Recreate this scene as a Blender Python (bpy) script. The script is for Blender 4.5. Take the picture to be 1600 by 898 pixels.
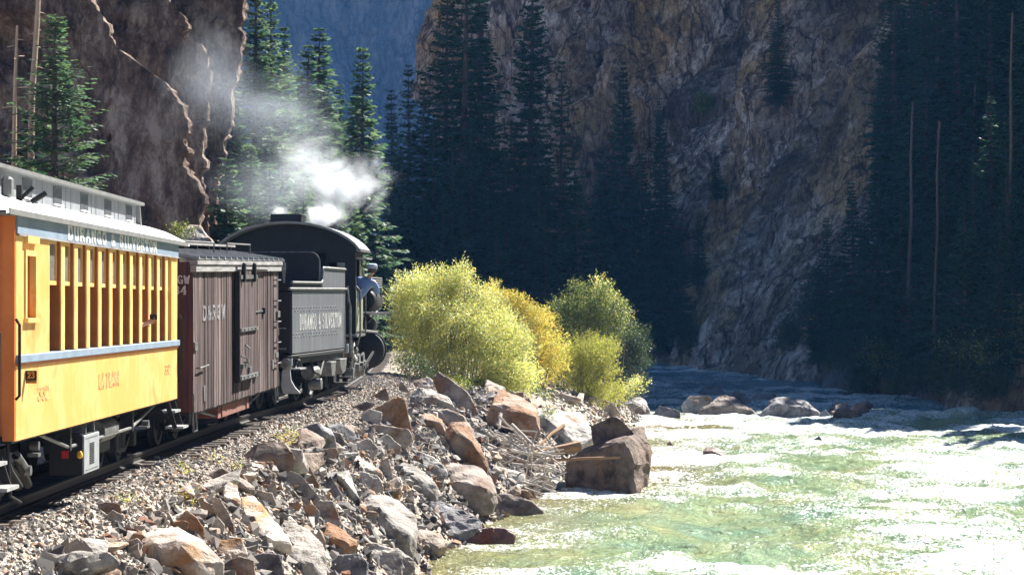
import bpy, bmesh, math, random
import numpy as np
from mathutils import Vector, Matrix, Quaternion

for o in list(bpy.data.objects):
    bpy.data.objects.remove(o)
SC = bpy.context.scene
COL = SC.collection
R = math.radians

# ------------------------------------------------------------------ camera
F_PX, CX, CY = 3900.0, 800.0, 449.0
CAM = np.array((0.0, 0.0, 2.26))
PITCH = math.atan(31 / F_PX)
cd = bpy.data.cameras.new('camera')
cam = bpy.data.objects.new('camera', cd)
COL.objects.link(cam)
cam.location = CAM
cam.rotation_euler = (math.pi / 2 + PITCH, 0, 0)
cd.sensor_width = 36
cd.lens = 36 * F_PX / 1600
cd.clip_start = 0.5
cd.clip_end = 4000
SC.camera = cam

# ------------------------------------------------------------------ sky, sun, exposure
SUN_AZ, SUN_EL = 38.0, 45.0
w = bpy.data.worlds.new('World')
SC.world = w
w.use_nodes = True
nt = w.node_tree
bg = nt.nodes['Background']
sky = nt.nodes.new('ShaderNodeTexSky')
sky.sky_type = 'NISHITA'
sky.sun_disc = False
sky.sun_elevation = R(SUN_EL)
sky.sun_rotation = R(SUN_AZ)
sky.altitude = 2800
sky.air_density = 0.75
sky.dust_density = 0.0
sky.ozone_density = 2.0
nt.links.new(sky.outputs[0], bg.inputs[0])
bg.inputs[1].default_value = 0.05
sl = bpy.data.lights.new('sun', 'SUN')
sun = bpy.data.objects.new('sun', sl)
COL.objects.link(sun)
sl.energy = 5.0
sl.angle = R(0.5)
sl.color = (1.0, 0.965, 0.90)
SUN_DIR = Vector((math.sin(R(SUN_AZ)) * math.cos(R(SUN_EL)), math.cos(R(SUN_AZ)) * math.cos(R(SUN_EL)), math.sin(R(SUN_EL))))
sun.rotation_euler = SUN_DIR.to_track_quat('Z', 'Y').to_euler()
sun.location = (40, 40, 400)
SC.view_settings.view_transform = 'Standard'
SC.view_settings.look = 'None'
SC.view_settings.exposure = 1.95
SC.view_settings.gamma = 1.0
SC.render.engine = 'CYCLES'
cy = SC.cycles
cy.use_denoising = True
cy.max_bounces = 8
cy.diffuse_bounces = 2
cy.glossy_bounces = 3
cy.transmission_bounces = 4
cy.transparent_max_bounces = 8
cy.volume_bounces = 1
cy.volume_step_rate = 2.0
cy.sample_clamp_indirect = 6.0

# ------------------------------------------------------------------ helpers
def tag(o, label=None, cat=None, group=None, kind=None):
    if label: o['label'] = label
    if cat: o['category'] = cat
    if group: o['group'] = group
    if kind: o['kind'] = kind
    return o

def empty(name, loc=(0, 0, 0), rot=(0, 0, 0)):
    o = bpy.data.objects.new(name, None)
    COL.objects.link(o)
    o.location = loc
    o.rotation_euler = rot
    o.empty_display_size = 0.3
    return o

def link(name, me, mat=None, parent=None, loc=(0, 0, 0)):
    o = bpy.data.objects.new(name, me)
    COL.objects.link(o)
    o.location = loc
    if parent: o.parent = parent
    if mat and not me.materials: me.materials.append(mat)
    return o

def mesh_np(name, V, Fc, smooth=False):
    V = np.asarray(V, dtype=np.float32).reshape(-1, 3)
    Fc = np.asarray(Fc, dtype=np.int32)
    k = Fc.shape[1]
    me = bpy.data.meshes.new(name)
    me.vertices.add(len(V)); me.vertices.foreach_set('co', V.ravel())
    me.loops.add(Fc.size); me.loops.foreach_set('vertex_index', Fc.ravel())
    me.polygons.add(len(Fc))
    me.polygons.foreach_set('loop_start', np.arange(0, Fc.size, k, dtype=np.int32))
    me.polygons.foreach_set('use_smooth', np.full(len(Fc), smooth))
    me.update(calc_edges=True)
    me.validate()
    return me

np.seterr(over='ignore')
def _hash(ix, iy, iz, s):
    h = (ix.astype(np.int64) * 374761393 + iy.astype(np.int64) * 668265263 + iz.astype(np.int64) * 2147483647 + s * 1274126177) & 0xFFFFFFFF
    h = ((h ^ (h >> 13)) * 1274126177) & 0xFFFFFFFF
    h = ((h ^ (h >> 16)) * 2246822519) & 0xFFFFFFFF
    h = h ^ (h >> 15)
    return (h & 0xFFFFFF) / float(0xFFFFFF)

def vnoise(x, y, z=None, s=0):
    x = np.asarray(x, dtype=float); y = np.asarray(y, dtype=float)
    z = np.zeros_like(x) if z is None else np.asarray(z, dtype=float)
    x, y, z = np.broadcast_arrays(x, y, z)
    ix, iy, iz = np.floor(x), np.floor(y), np.floor(z)
    fx, fy, fz = x - ix, y - iy, z - iz
    ux, uy, uz = [f * f * f * (f * (f * 6 - 15) + 10) for f in (fx, fy, fz)]
    r = 0
    for dx in (0, 1):
        for dy in (0, 1):
            for dz in (0, 1):
                wgt = (ux if dx else 1 - ux) * (uy if dy else 1 - uy) * (uz if dz else 1 - uz)
                r = r + wgt * _hash(ix + dx, iy + dy, iz + dz, s)
    return r * 2 - 1

def fbm(x, y, z=None, oct=4, s=0, gain=0.5, ridged=False):
    a, t, n = 1.0, 0.0, 0.0
    x = np.asarray(x, dtype=float); y = np.asarray(y, dtype=float)
    for i in range(oct):
        v = vnoise(x, y, z, s + i * 17)
        if ridged: v = 1 - 2 * np.abs(v)
        t = t + a * v; n += a; a *= gain
        x = x * 2.03 + 3.1; y = y * 2.03 + 1.7
        if z is not None: z = z * 2.03 + 5.3
    return t / n

def sstep(a, b, x):
    t = np.clip((np.asarray(x, dtype=float) - a) / (b - a), 0, 1)
    return t * t * (3 - 2 * t)

class MB:
    """collects simple shapes and links them as one mesh object"""
    def __init__(s): s.v = []; s.f = []
    def add(s, vs, fs):
        s.rng.append((len(s.v), len(s.v) + len(vs), len(s.f), len(s.f) + len(fs))) if hasattr(s, 'rng') else setattr(s, 'rng', [(0, len(vs), 0, len(fs))])
        n = len(s.v); s.v += [tuple(p) for p in vs]; s.f += [tuple(i + n for i in q) for q in fs]
        return s
    def box(s, x0, x1, y0, y1, z0, z1):
        return s.add([(x0, y0, z0), (x1, y0, z0), (x1, y1, z0), (x0, y1, z0), (x0, y0, z1), (x1, y0, z1), (x1, y1, z1), (x0, y1, z1)],
                     [(0, 3, 2, 1), (4, 5, 6, 7), (0, 1, 5, 4), (1, 2, 6, 5), (2, 3, 7, 6), (3, 0, 4, 7)])
    def bar(s, p, q, wd, hg, up=(0, 0, 1)):
        p, q = Vector(p), Vector(q); d = (q - p).normalized(); u = Vector(up)
        if abs(d.dot(u)) > .98: u = Vector((1, 0, 0))
        a = d.cross(u).normalized() * wd / 2; b = a.cross(d).normalized() * hg / 2
        vs = [c + i * a + j * b for c in (p, q) for i, j in ((-1, -1), (1, -1), (1, 1), (-1, 1))]
        return s.add(vs, [(0, 1, 2, 3), (7, 6, 5, 4), (0, 4, 5, 1), (1, 5, 6, 2), (2, 6, 7, 3), (3, 7, 4, 0)])
    def tube(s, pts, r, n=8, r2=None):
        pts = [Vector(p) for p in pts]; m = len(pts); vs = []; fs = []
        prev = None
        for i, p in enumerate(pts):
            d = (pts[min(i + 1, m - 1)] - pts[max(i - 1, 0)]).normalized()
            if prev is None:
                u = Vector((0, 0, 1)) if abs(d.z) < .9 else Vector((1, 0, 0))
                a = d.cross(u).normalized()
            else:
                a = (prev - d * prev.dot(d)).normalized()
            prev = a
            b = d.cross(a)
            rr = r if r2 is None else r + (r2 - r) * i / max(1, m - 1)
            for k in range(n):
                t = 2 * math.pi * k / n
                vs.append(p + a * math.cos(t) * rr + b * math.sin(t) * rr)
        for i in range(m - 1):
            for k in range(n):
                k2 = (k + 1) % n
                fs.append((i * n + k, i * n + k2, (i + 1) * n + k2, (i + 1) * n + k))
        fs.append(tuple(range(n))[::-1]); fs.append(tuple((m - 1) * n + k for k in range(n)))
        return s.add(vs, fs)
    def cyl(s, p, q, r, n=20, r2=None): return s.tube([p, q], r, n, r2)
    def lathe(s, p, axis, prof, n=20):
        """prof: list of (distance along axis, radius)"""
        p = Vector(p); d = Vector(axis).normalized()
        u = Vector((0, 0, 1)) if abs(d.z) < .9 else Vector((1, 0, 0))
        a = d.cross(u).normalized(); b = d.cross(a)
        vs = []; fs = []
        for (t, r) in prof:
            for k in range(n):
                g = 2 * math.pi * k / n
                vs.append(p + d * t + a * math.cos(g) * r + b * math.sin(g) * r)
        for i in range(len(prof) - 1):
            for k in range(n):
                k2 = (k + 1) % n
                fs.append((i * n + k, i * n + k2, (i + 1) * n + k2, (i + 1) * n + k))
        fs.append(tuple(range(n))[::-1]); fs.append(tuple((len(prof) - 1) * n + k for k in range(n)))
        return s.add(vs, fs)
    def prism(s, poly, f0, f1):
        """poly: 2-D points; f0/f1 map a 2-D point to the near and far 3-D point"""
        n = len(poly)
        vs = [f0(*p) for p in poly] + [f1(*p) for p in poly]
        fs = [tuple(range(n))[::-1], tuple(range(n, 2 * n))]
        fs += [(i, (i + 1) % n, n + (i + 1) % n, n + i) for i in range(n)]
        return s.add(vs, fs)
    def loft(s, rings, closed=False, cap=True):
        n = len(rings[0]); vs = [p for r_ in rings for p in r_]; fs = []
        for i in range(len(rings) - 1):
            for k in range(n if closed else n - 1):
                k2 = (k + 1) % n
                fs.append((i * n + k, i * n + k2, (i + 1) * n + k2, (i + 1) * n + k))
        if closed and cap:
            fs.append(tuple(range(n))[::-1]); fs.append(tuple((len(rings) - 1) * n + k for k in range(n)))
        return s.add(vs, fs)
    def mesh(s, name, smooth=False, bevel=0.0, bseg=1):
        me = bpy.data.meshes.new(name)
        me.from_pydata([tuple(p) for p in s.v], [], s.f)
        bm = bmesh.new(); bm.from_mesh(me)
        bmesh.ops.recalc_face_normals(bm, faces=bm.faces)
        if bevel:
            es = [e for e in bm.edges if len(e.link_faces) == 2 and e.calc_face_angle() > .6]
            bmesh.ops.bevel(bm, geom=es, offset=bevel, segments=bseg, affect='EDGES', clamp_overlap=True)
        for f_ in bm.faces: f_.smooth = smooth
        if smooth:
            for e in bm.edges:
                if len(e.link_faces) == 2 and e.calc_face_angle() > .7: e.smooth = False
        bm.to_mesh(me); bm.free()
        return me
    def clusters(s, tol=.022):
        """groups of shapes that touch one another: each group is a piece of its own"""
        bb = []
        for a, b, _, _ in s.rng:
            q = np.array([tuple(p) for p in s.v[a:b]]); bb.append((q.min(0) - tol / 2, q.max(0) + tol / 2))
        n = len(bb); lab = list(range(n))
        def root(i):
            while lab[i] != i: i = lab[i]
            return i
        for i in range(n):
            for j in range(i):
                if (bb[i][0] <= bb[j][1]).all() and (bb[j][0] <= bb[i][1]).all(): lab[root(i)] = root(j)
        out = {}
        for i in range(n): out.setdefault(root(i), []).append(i)
        return list(out.values())
    def build(s, name, mat, parent=None, smooth=False, bevel=0.0, loc=(0, 0, 0), joined=False):
        cl = [None] if joined or len(s.rng) < 2 or len(s.rng) > 40 or parent is None else s.clusters()
        if len(cl) == 1: return link(name, s.mesh(name, smooth, bevel), mat, parent, loc)
        first = None
        for c in cl:
            m2 = MB()
            for i in c:
                a, b, fa, fb = s.rng[i]; m2.add(s.v[a:b], [tuple(k - a for k in f) for f in s.f[fa:fb]])
            o = link(name, m2.mesh(name, smooth, bevel), mat, parent, loc)
            if first is None: first = o
        return first

def part(name, mat, parent, *boxes, bevel=0.0):
    m = MB()
    for b in boxes: m.box(*b)
    return m.build(name, mat, parent, bevel=bevel)

# ------------------------------------------------------------------ materials
def nodes_of(name):
    m = bpy.data.materials.new(name); m.use_nodes = True
    return m, m.node_tree.nodes, m.node_tree.links, m.node_tree.nodes['Principled BSDF']

def ramp(N, pts, interp='LINEAR'):
    r = N.new('ShaderNodeValToRGB'); r.color_ramp.interpolation = interp
    el = r.color_ramp.elements
    while len(el) < len(pts): el.new(.5)
    for e, (p, c) in zip(el, pts):
        e.position = p; e.color = (*c, 1) if len(c) == 3 else c
    return r

def coords(N, L, kind='Object', scale=(1, 1, 1), rot=(0, 0, 0)):
    tc = N.new('ShaderNodeTexCoord'); mp = N.new('ShaderNodeMapping')
    mp.inputs['Scale'].default_value = scale; mp.inputs['Rotation'].default_value = rot
    if kind == 'World':
        g = N.new('ShaderNodeNewGeometry'); L.new(g.outputs['Position'], mp.inputs[0])
    else:
        L.new(tc.outputs[kind], mp.inputs[0])
    return mp.outputs[0]

def noise(N, L, vec, scale, detail=5, rough=.6, dist=0):
    n = N.new('ShaderNodeTexNoise')
    n.inputs['Scale'].default_value = scale; n.inputs['Detail'].default_value = detail
    n.inputs['Roughness'].default_value = rough; n.inputs['Distortion'].default_value = dist
    if vec is not None: L.new(vec, n.inputs['Vector'])
    return n.outputs['Fac']

def mixc(N, L, fac, a, b, mode='MIX'):
    m = N.new('ShaderNodeMix'); m.data_type = 'RGBA'; m.blend_type = mode
    for sck, val in ((m.inputs[0], fac), (m.inputs[6], a), (m.inputs[7], b)):
        if isinstance(val, (int, float)): sck.default_value = val
        elif isinstance(val, tuple): sck.default_value = (*val, 1)
        else: L.new(val, sck)
    return m.outputs[2]

def bump(N, L, h, strength, dist, prev=None):
    b = N.new('ShaderNodeBump'); b.inputs['Strength'].default_value = strength; b.inputs['Distance'].default_value = dist
    L.new(h, b.inputs['Height'])
    if prev is not None: L.new(prev, b.inputs['Normal'])
    return b.outputs[0]

def pmat(name, c1, c2=None, scale=4, lo=.35, hi=.65, rough=.7, metal=0.0, bmp=0.0, bscale=20, bdist=.02, stretch=(1, 1, 1), spec=.5, kind='Object', rvar=0.0):
    m, N, L, P = nodes_of(name)
    v = coords(N, L, kind, stretch)
    if c2 is None: c2 = tuple(x * .72 for x in c1)
    f = noise(N, L, v, scale)
    r = ramp(N, [(lo, c1), (hi, c2)])
    L.new(f, r.inputs[0])
    L.new(r.outputs[0], P.inputs['Base Color'])
    P.inputs['Roughness'].default_value = rough; P.inputs['Metallic'].default_value = metal
    P.inputs['Specular IOR Level'].default_value = spec
    if rvar:
        mr = N.new('ShaderNodeMapRange'); mr.inputs[3].default_value = rough - rvar; mr.inputs[4].default_value = rough + rvar
        L.new(noise(N, L, v, scale * 2.3), mr.inputs[0]); L.new(mr.outputs[0], P.inputs['Roughness'])
    if bmp:
        L.new(bump(N, L, noise(N, L, v, bscale), bmp, bdist), P.inputs['Normal'])
    return m

M = {}
M['blue_paint'] = pmat('blue_paint', (.13, .175, .235), (.18, .235, .30), 3, rough=.6, bmp=.2)
M['white_letter'] = pmat('white_letter', (.8, .8, .76), (.62, .62, .6), 9, rough=.6)
M['faded_letter'] = pmat('faded_letter', (.62, .62, .64), (.36, .33, .33), 14, rough=.9)
M['brown_letter'] = pmat('brown_letter', (.52, .27, .12), (.70, .40, .12), 25, .42, .58, rough=.7)
m, N, L, P = nodes_of('ghost_letter')
P.inputs['Base Color'].default_value = (.34, .34, .35, 1); P.inputs['Roughness'].default_value = .9
r_ = ramp(N, [(.44, (0, 0, 0)), (.60, (.8, .8, .8))]); L.new(noise(N, L, coords(N, L, 'Object', (1, 9, 1.2)), 2.2, 5, .65), r_.inputs[0]); L.new(r_.outputs[0], P.inputs['Alpha'])
M['ghost_letter'] = m
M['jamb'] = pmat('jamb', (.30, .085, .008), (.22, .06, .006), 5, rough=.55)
M['dull_letter'] = pmat('dull_letter', (.46, .46, .45), (.30, .30, .30), 9, rough=.7)
M['gold_letter'] = pmat('gold_letter', (.75, .33, .05), rough=.6)
M['roof_white'] = pmat('roof_white', (.78, .78, .78), (.6, .61, .63), 2.5, .45, .75, rough=.55, bmp=.15, bscale=9)
M['roof_grey'] = pmat('roof_grey', (.09, .09, .09), (.13, .13, .125), 5, rough=.7, bmp=.2)
M['clere_paint'] = pmat('clere_paint', (.20, .212, .225), (.145, .152, .165), 5, rough=.6)
M['clere_glass'] = pmat('clere_glass', (.085, .09, .10), (.12, .125, .13), 8, rough=.25)
M['dusty_glass'] = pmat('dusty_glass', (.12, .125, .12), (.19, .19, .18), 6, rough=.18)
M['interior'] = pmat('interior', (.16, .075, .03), (.10, .05, .022), 6, rough=.6)
M['seat'] = pmat('seat', (.14, .05, .03), rough=.6)
M['dark_iron'] = pmat('dark_iron', (.010, .010, .0105), (.019, .017, .016), 7, rough=.6, metal=.0, spec=.25, bmp=.25, bscale=30, rvar=.15)
M['worn_iron'] = pmat('worn_iron', (.17, .17, .17), (.07, .068, .066), 8, rough=.5, metal=.35, bmp=.2, bscale=40)
M['rail_steel'] = pmat('rail_steel', (.025, .02, .017), (.016, .014, .013), 6, rough=.55, metal=.3)
M['grey_box'] = pmat('grey_box', (.26, .27, .28), (.2, .21, .225), 6, rough=.55)
M['step_metal'] = pmat('step_metal', (.30, .30, .30), (.2, .2, .2), 10, rough=.5)
M['loco_black'] = pmat('loco_black', (.009, .0095, .011), (.015, .0155, .017), 3, rough=.45, spec=.22, rvar=.12, bmp=.1, bscale=12)
M['red_lens'] = pmat('red_lens', (.5, .02, .015), rough=.3)
M['yellow_cock'] = pmat('yellow_cock', (.75, .42, .03), rough=.5)
M['rust_red'] = pmat('rust_red', (.20, .055, .03), (.12, .05, .035), 6, rough=.85)
M['roof_dusty'] = pmat('roof_dusty', (.13, .13, .13), (.21, .21, .205), 3, rough=.5, bmp=.15, bscale=9)
M['tie_wood'] = pmat('tie_wood', (.10, .075, .055), (.045, .034, .028), 6, rough=.9, bmp=.5, bscale=14, stretch=(.4, 5, 5))
M['skin'] = pmat('skin', (.50, .29, .20), (.45, .25, .17), 8, rough=.55)
M['denim_shirt'] = pmat('denim_shirt', (.11, .17, .36), (.15, .22, .42), 9, rough=.85)
M['dark_cloth'] = pmat('dark_cloth', (.03, .035, .05), rough=.9)
M['cap_cloth'] = pmat('cap_cloth', (.34, .40, .50), (.25, .3, .4), 20, rough=.9)
M['pink_cloth'] = pmat('pink_cloth', (.62, .24, .22), (.7, .66, .62), 18, .45, .55, rough=.9)
M['hair'] = pmat('hair', (.05, .035, .025), rough=.7)
M['canvas'] = pmat('canvas', (.12, .135, .075), (.17, .175, .10), 9, rough=.7)

# weathered yellow car siding: faint patched paint, fine vertical grain
m, N, L, P = nodes_of('yellow_paint')
v = coords(N, L, 'Object'); vs_ = coords(N, L, 'Object', (1, 9, .35))
a = ramp(N, [(.42, (.76, .41, .11)), (.56, (.79, .49, .18)), (.70, (.62, .27, .05))]); L.new(noise(N, L, v, 1.1, 6, .65, .4), a.inputs[0])
b_ = ramp(N, [(.40, (.80, .72, .66)), (.62, (1, 1, 1))]); L.new(noise(N, L, vs_, 5, 4), b_.inputs[0])
L.new(mixc(N, L, .55, a.outputs[0], b_.outputs[0], 'MULTIPLY'), P.inputs['Base Color'])
P.inputs['Roughness'].default_value = .6; P.inputs['Specular IOR Level'].default_value = .35
L.new(bump(N, L, noise(N, L, vs_, 14), .15, .01), P.inputs['Normal'])
M['yellow'] = m

m, N, L, P = nodes_of('orange_paint')
v = coords(N, L, 'Object')
a = ramp(N, [(.3, (.58, .16, .012)), (.7, (.46, .11, .008))]); L.new(noise(N, L, v, 3), a.inputs[0]); L.new(a.outputs[0], P.inputs['Base Color'])
P.inputs['Roughness'].default_value = .5
M['orange'] = m

# silvery weathered boards with traces of old red paint
m, N, L, P = nodes_of('weathered_boards')
v = coords(N, L, 'Object', (1, 7.5, .22)); v2 = coords(N, L, 'Object', (1, 22, .5)); v3 = coords(N, L, 'Object', (1, 2.2, .5))
g = N.new('ShaderNodeNewGeometry')
a = ramp(N, [(.34, (.013, .008, .008)), (.46, (.052, .034, .031)), (.58, (.135, .102, .096)), (.71, (.36, .32, .31))]); L.new(noise(N, L, v, 2.2, 7, .72), a.inputs[0])
i_ = ramp(N, [(0, (.50, .44, .44)), (.5, (.95, .9, .9)), (1, (1.35, 1.3, 1.3))]); L.new(g.outputs['Random Per Island'], i_.inputs[0])
c = mixc(N, L, 1.0, a.outputs[0], i_.outputs[0], 'MULTIPLY')
d_ = ramp(N, [(.50, (1, 1, 1)), (.62, (.30, .25, .26))]); L.new(noise(N, L, v2, 2.6, 5, .7), d_.inputs[0])
c = mixc(N, L, .8, c, d_.outputs[0], 'MULTIPLY')
L.new(c, P.inputs['Base Color']); P.inputs['Roughness'].default_value = .9; P.inputs['Specular IOR Level'].default_value = .2
L.new(bump(N, L, noise(N, L, v2, 3, 6), .5, .012), P.inputs['Normal'])
M['boards'] = m
M['fascia_wood'] = pmat('fascia_wood', (.27, .265, .26), (.13, .115, .11), 4, rough=.9, bmp=.4, bscale=10, stretch=(1, .4, 5))
M['end_boards'] = pmat('end_boards', (.10, .035, .03), (.045, .022, .02), 3, rough=.9, bmp=.3, stretch=(6, 1, .4))
M['boxcar_roof'] = pmat('boxcar_roof', (.05, .05, .055), (.09, .085, .08), 4, rough=.6)
M['boxcar_rib'] = pmat('boxcar_rib', (.30, .30, .30), (.20, .19, .19), 7, rough=.6)

# tender side: dusty grey-black paint with rain streaks
m, N, L, P = nodes_of('tender_paint')
v = coords(N, L, 'Object', (1, 4, .25))
a = ramp(N, [(.32, (.075, .08, .090)), (.5, (.105, .11, .121)), (.7, (.16, .165, .176))]); L.new(noise(N, L, v, 1.6, 6, .65), a.inputs[0])
L.new(a.outputs[0], P.inputs['Base Color']); P.inputs['Roughness'].default_value = .42
L.new(bump(N, L, noise(N, L, v, 3), .1, .02), P.inputs['Normal'])
M['tender_side'] = m

def rockmat(name, pale, dark, rust, rust_lo=.52, rust_hi=.66, bs=1.0, bscale=3.0):
    m, N, L, P = nodes_of(name)
    oi = N.new('ShaderNodeObjectInfo')
    v = coords(N, L, 'World')
    f = noise(N, L, v, 2.2, 8, .62)
    a = ramp(N, [(.36, tuple(x * .75 for x in dark)), (.48, tuple((x + y) * .5 for x, y in zip(dark, pale))), (.60, pale)]); L.new(f, a.inputs[0])
    rr = ramp(N, [(rust_lo, (0, 0, 0)), (rust_hi, (1, 1, 1))]); L.new(noise(N, L, v, 1.15, 5, .6, .5), rr.inputs[0])
    rc = ramp(N, [(.35, rust), (.7, tuple(x * .55 for x in rust))]); L.new(noise(N, L, v, 4.5, 4), rc.inputs[0])
    c = mixc(N, L, rr.outputs[0], a.outputs[0], rc.outputs[0])
    t = ramp(N, [(0, (.72, .70, .70)), (.5, (1, 1, 1)), (1, (1.22, 1.2, 1.16))]); L.new(oi.outputs['Random'], t.inputs[0])
    c = mixc(N, L, 1.0, c, t.outputs[0], 'MULTIPLY')
    sp = ramp(N, [(.3, (.6, .6, .6)), (.5, (1, 1, 1))]); L.new(noise(N, L, v, 26, 3), sp.inputs[0])
    c = mixc(N, L, .6, c, sp.outputs[0], 'MULTIPLY')
    L.new(c, P.inputs['Base Color']); P.inputs['Roughness'].default_value = .85; P.inputs['Specular IOR Level'].default_value = .3
    n1 = bump(N, L, noise(N, L, v, bscale, 9, .65), .85 * bs, .15)
    L.new(bump(N, L, noise(N, L, v, bscale * 6, 5), .7 * bs, .03, n1), P.inputs['Normal'])
    return m
M['rock_grey'] = rockmat('rock_grey', (.48, .445, .40), (.22, .20, .18), (.30, .15, .07), .58, .72)
M['rock_pale'] = rockmat('rock_pale', (.52, .46, .40), (.34, .27, .22), (.38, .21, .09), .50, .66)
M['rock_rust'] = rockmat('rock_rust', (.36, .29, .24), (.20, .14, .10), (.27, .14, .07), .42, .60)
M['rock_brown'] = rockmat('rock_brown', (.38, .32, .275), (.18, .14, .115), (.25, .14, .08), .52, .70)
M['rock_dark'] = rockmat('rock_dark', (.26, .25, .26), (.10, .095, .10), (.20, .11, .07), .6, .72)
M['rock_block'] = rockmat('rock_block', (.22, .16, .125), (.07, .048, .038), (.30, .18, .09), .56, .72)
M['rock_wet'] = rockmat('rock_wet', (.20, .11, .085), (.10, .05, .04), (.22, .07, .03), .5, .65)
M['rock_wet'].node_tree.nodes['Principled BSDF'].inputs['Roughness'].default_value = .35

def leafmat(name, cols, trans=.5, rough=.55, tcol=1.35, spec=.35):
    m, N, L, P = nodes_of(name)
    g = N.new('ShaderNodeNewGeometry')
    r = ramp(N, cols); L.new(g.outputs['Random Per Island'], r.inputs[0])
    v = coords(N, L, 'Object')
    q = ramp(N, [(.35, (.72, .72, .72)), (.65, (1.15, 1.15, 1.15))]); L.new(noise(N, L, v, .55, 3), q.inputs[0])
    c = mixc(N, L, 1.0, r.outputs[0], q.outputs[0], 'MULTIPLY')
    L.new(c, P.inputs['Base Color']); P.inputs['Roughness'].default_value = rough
    P.inputs['Specular IOR Level'].default_value = spec
    t = N.new('ShaderNodeBsdfTranslucent')
    L.new(mixc(N, L, 1.0, c, (tcol, tcol, tcol * .8), 'MULTIPLY'), t.inputs[0])
    mx = N.new('ShaderNodeMixShader'); mx.inputs[0].default_value = trans
    out = N['Material Output']
    L.new(P.outputs[0], mx.inputs[1]); L.new(t.outputs[0], mx.inputs[2]); L.new(mx.outputs[0], out.inputs[0])
    return m
M['needles'] = leafmat('needles', [(0, (.011, .042, .018)), (.5, (.020, .070, .028)), (1, (.042, .105, .040))], .25, tcol=1.6, spec=.08)  # for spruces in the canyon shade, with the shade put into a darker colour
M['needles_light'] = leafmat('needles_light', [(0, (.035, .085, .048)), (.5, (.065, .125, .065)), (1, (.12, .17, .075))], .35, tcol=1.6, spec=.2)  # lighter copy for the sunlit spruces, the light put into the colour
M['leaf_willow'] = leafmat('leaf_willow', [(0, (.19, .27, .08)), (.3, (.40, .44, .15)), (.6, (.57, .55, .20)), (.8, (.60, .44, .08)), (.86, (.55, .58, .38)), (1, (.62, .64, .45))], .5)
M['leaf_gold'] = leafmat('leaf_gold', [(0, (.20, .23, .05)), (.35, (.42, .38, .08)), (.62, (.56, .40, .07)), (.78, (.58, .30, .04)), (.86, (.42, .42, .10)), (1, (.55, .54, .22))], .5)
M['leaf_green'] = leafmat('leaf_green', [(0, (.035, .065, .015)), (.5, (.085, .13, .030)), (.8, (.20, .22, .055)), (1, (.46, .42, .17))], .45)
M['leaf_olive'] = leafmat('leaf_olive', [(0, (.13, .17, .035)), (.5, (.30, .30, .055)), (1, (.46, .42, .10))], .5)
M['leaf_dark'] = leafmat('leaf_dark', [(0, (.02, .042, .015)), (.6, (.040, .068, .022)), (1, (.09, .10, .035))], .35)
M['bark'] = pmat('bark', (.13, .095, .075), (.07, .05, .04), 5, rough=.95, bmp=.6, bscale=12, stretch=(4, 4, .7))
M['bark_mid'] = pmat('bark_mid', (.17, .125, .10), (.10, .075, .06), 4, rough=.95, bmp=.4, bscale=12, stretch=(4, 4, .6))
M['bark_pale'] = pmat('bark_pale', (.42, .31, .22), (.30, .21, .15), 4, rough=.9, bmp=.4, bscale=12, stretch=(4, 4, .6))
M['stem'] = pmat('stem', (.20, .15, .10), rough=.9)
M['driftwood'] = pmat('driftwood', (.50, .46, .41), (.32, .275, .235), 6, rough=.9, bmp=.4, bscale=14, stretch=(.6, 4, 4), kind='World')
M['driftwood_brown'] = pmat('driftwood_brown', (.33, .19, .085), (.2, .115, .06), 4, rough=.85, bmp=.4, bscale=10, stretch=(.6, 4, 4))

# ------------------------------------------------------------------ the lie of the land
TRK_Y = np.array([-40, 0, 8, 15, 20, 25.6, 31, 37.6, 44, 48.7, 53, 57, 62, 68, 80, 95, 110, 130, 160, 230, 400.])
TRK_X = np.array([2.5, -1.7, -3.7, -5.2, -5.95, -6.33, -6.36, -6.29, -6.02, -5.73, -5.30, -5.08, -4.98, -4.95, -5.1, -5.6, -6.2, -7.2, -10, -18, -45.])
def trk(y):
    y = np.asarray(y, dtype=float)
    return sum(np.interp(y + d, TRK_Y, TRK_X) for d in (-2, -1, 0, 1, 2)) / 5
def railz(y):
    y = np.asarray(y, dtype=float)
    f = lambda q: np.interp(q, [0, 37, 48.7, 58, 75, 400], [0, .0, .16, .24, .30, .9])
    return (f(y - 2) + f(y) + f(y + 2)) / 3
SHORE_Y = np.array([-40, 0, 15, 25, 35, 44, 49, 60, 66, 75, 95, 109, 118, 140, 180, 232, 300, 400.])
SHORE_X = np.array([8, 3.2, .2, -1.9, -2.2, -1.75, -1.3, -.1, 1.2, 2.6, 4.4, 5.4, 5.2, 4.4, 4.0, 1.0, -8, -30.])
FAR_Y = np.array([-40, 0, 45, 80, 110, 148, 190, 225, 240, 260, 300, 400.])
FAR_X = np.array([46, 40, 33, 27, 22.6, 18.8, 15.8, 13.2, 10.5, 4, -2, -20.])
WATER = -2.5
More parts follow.
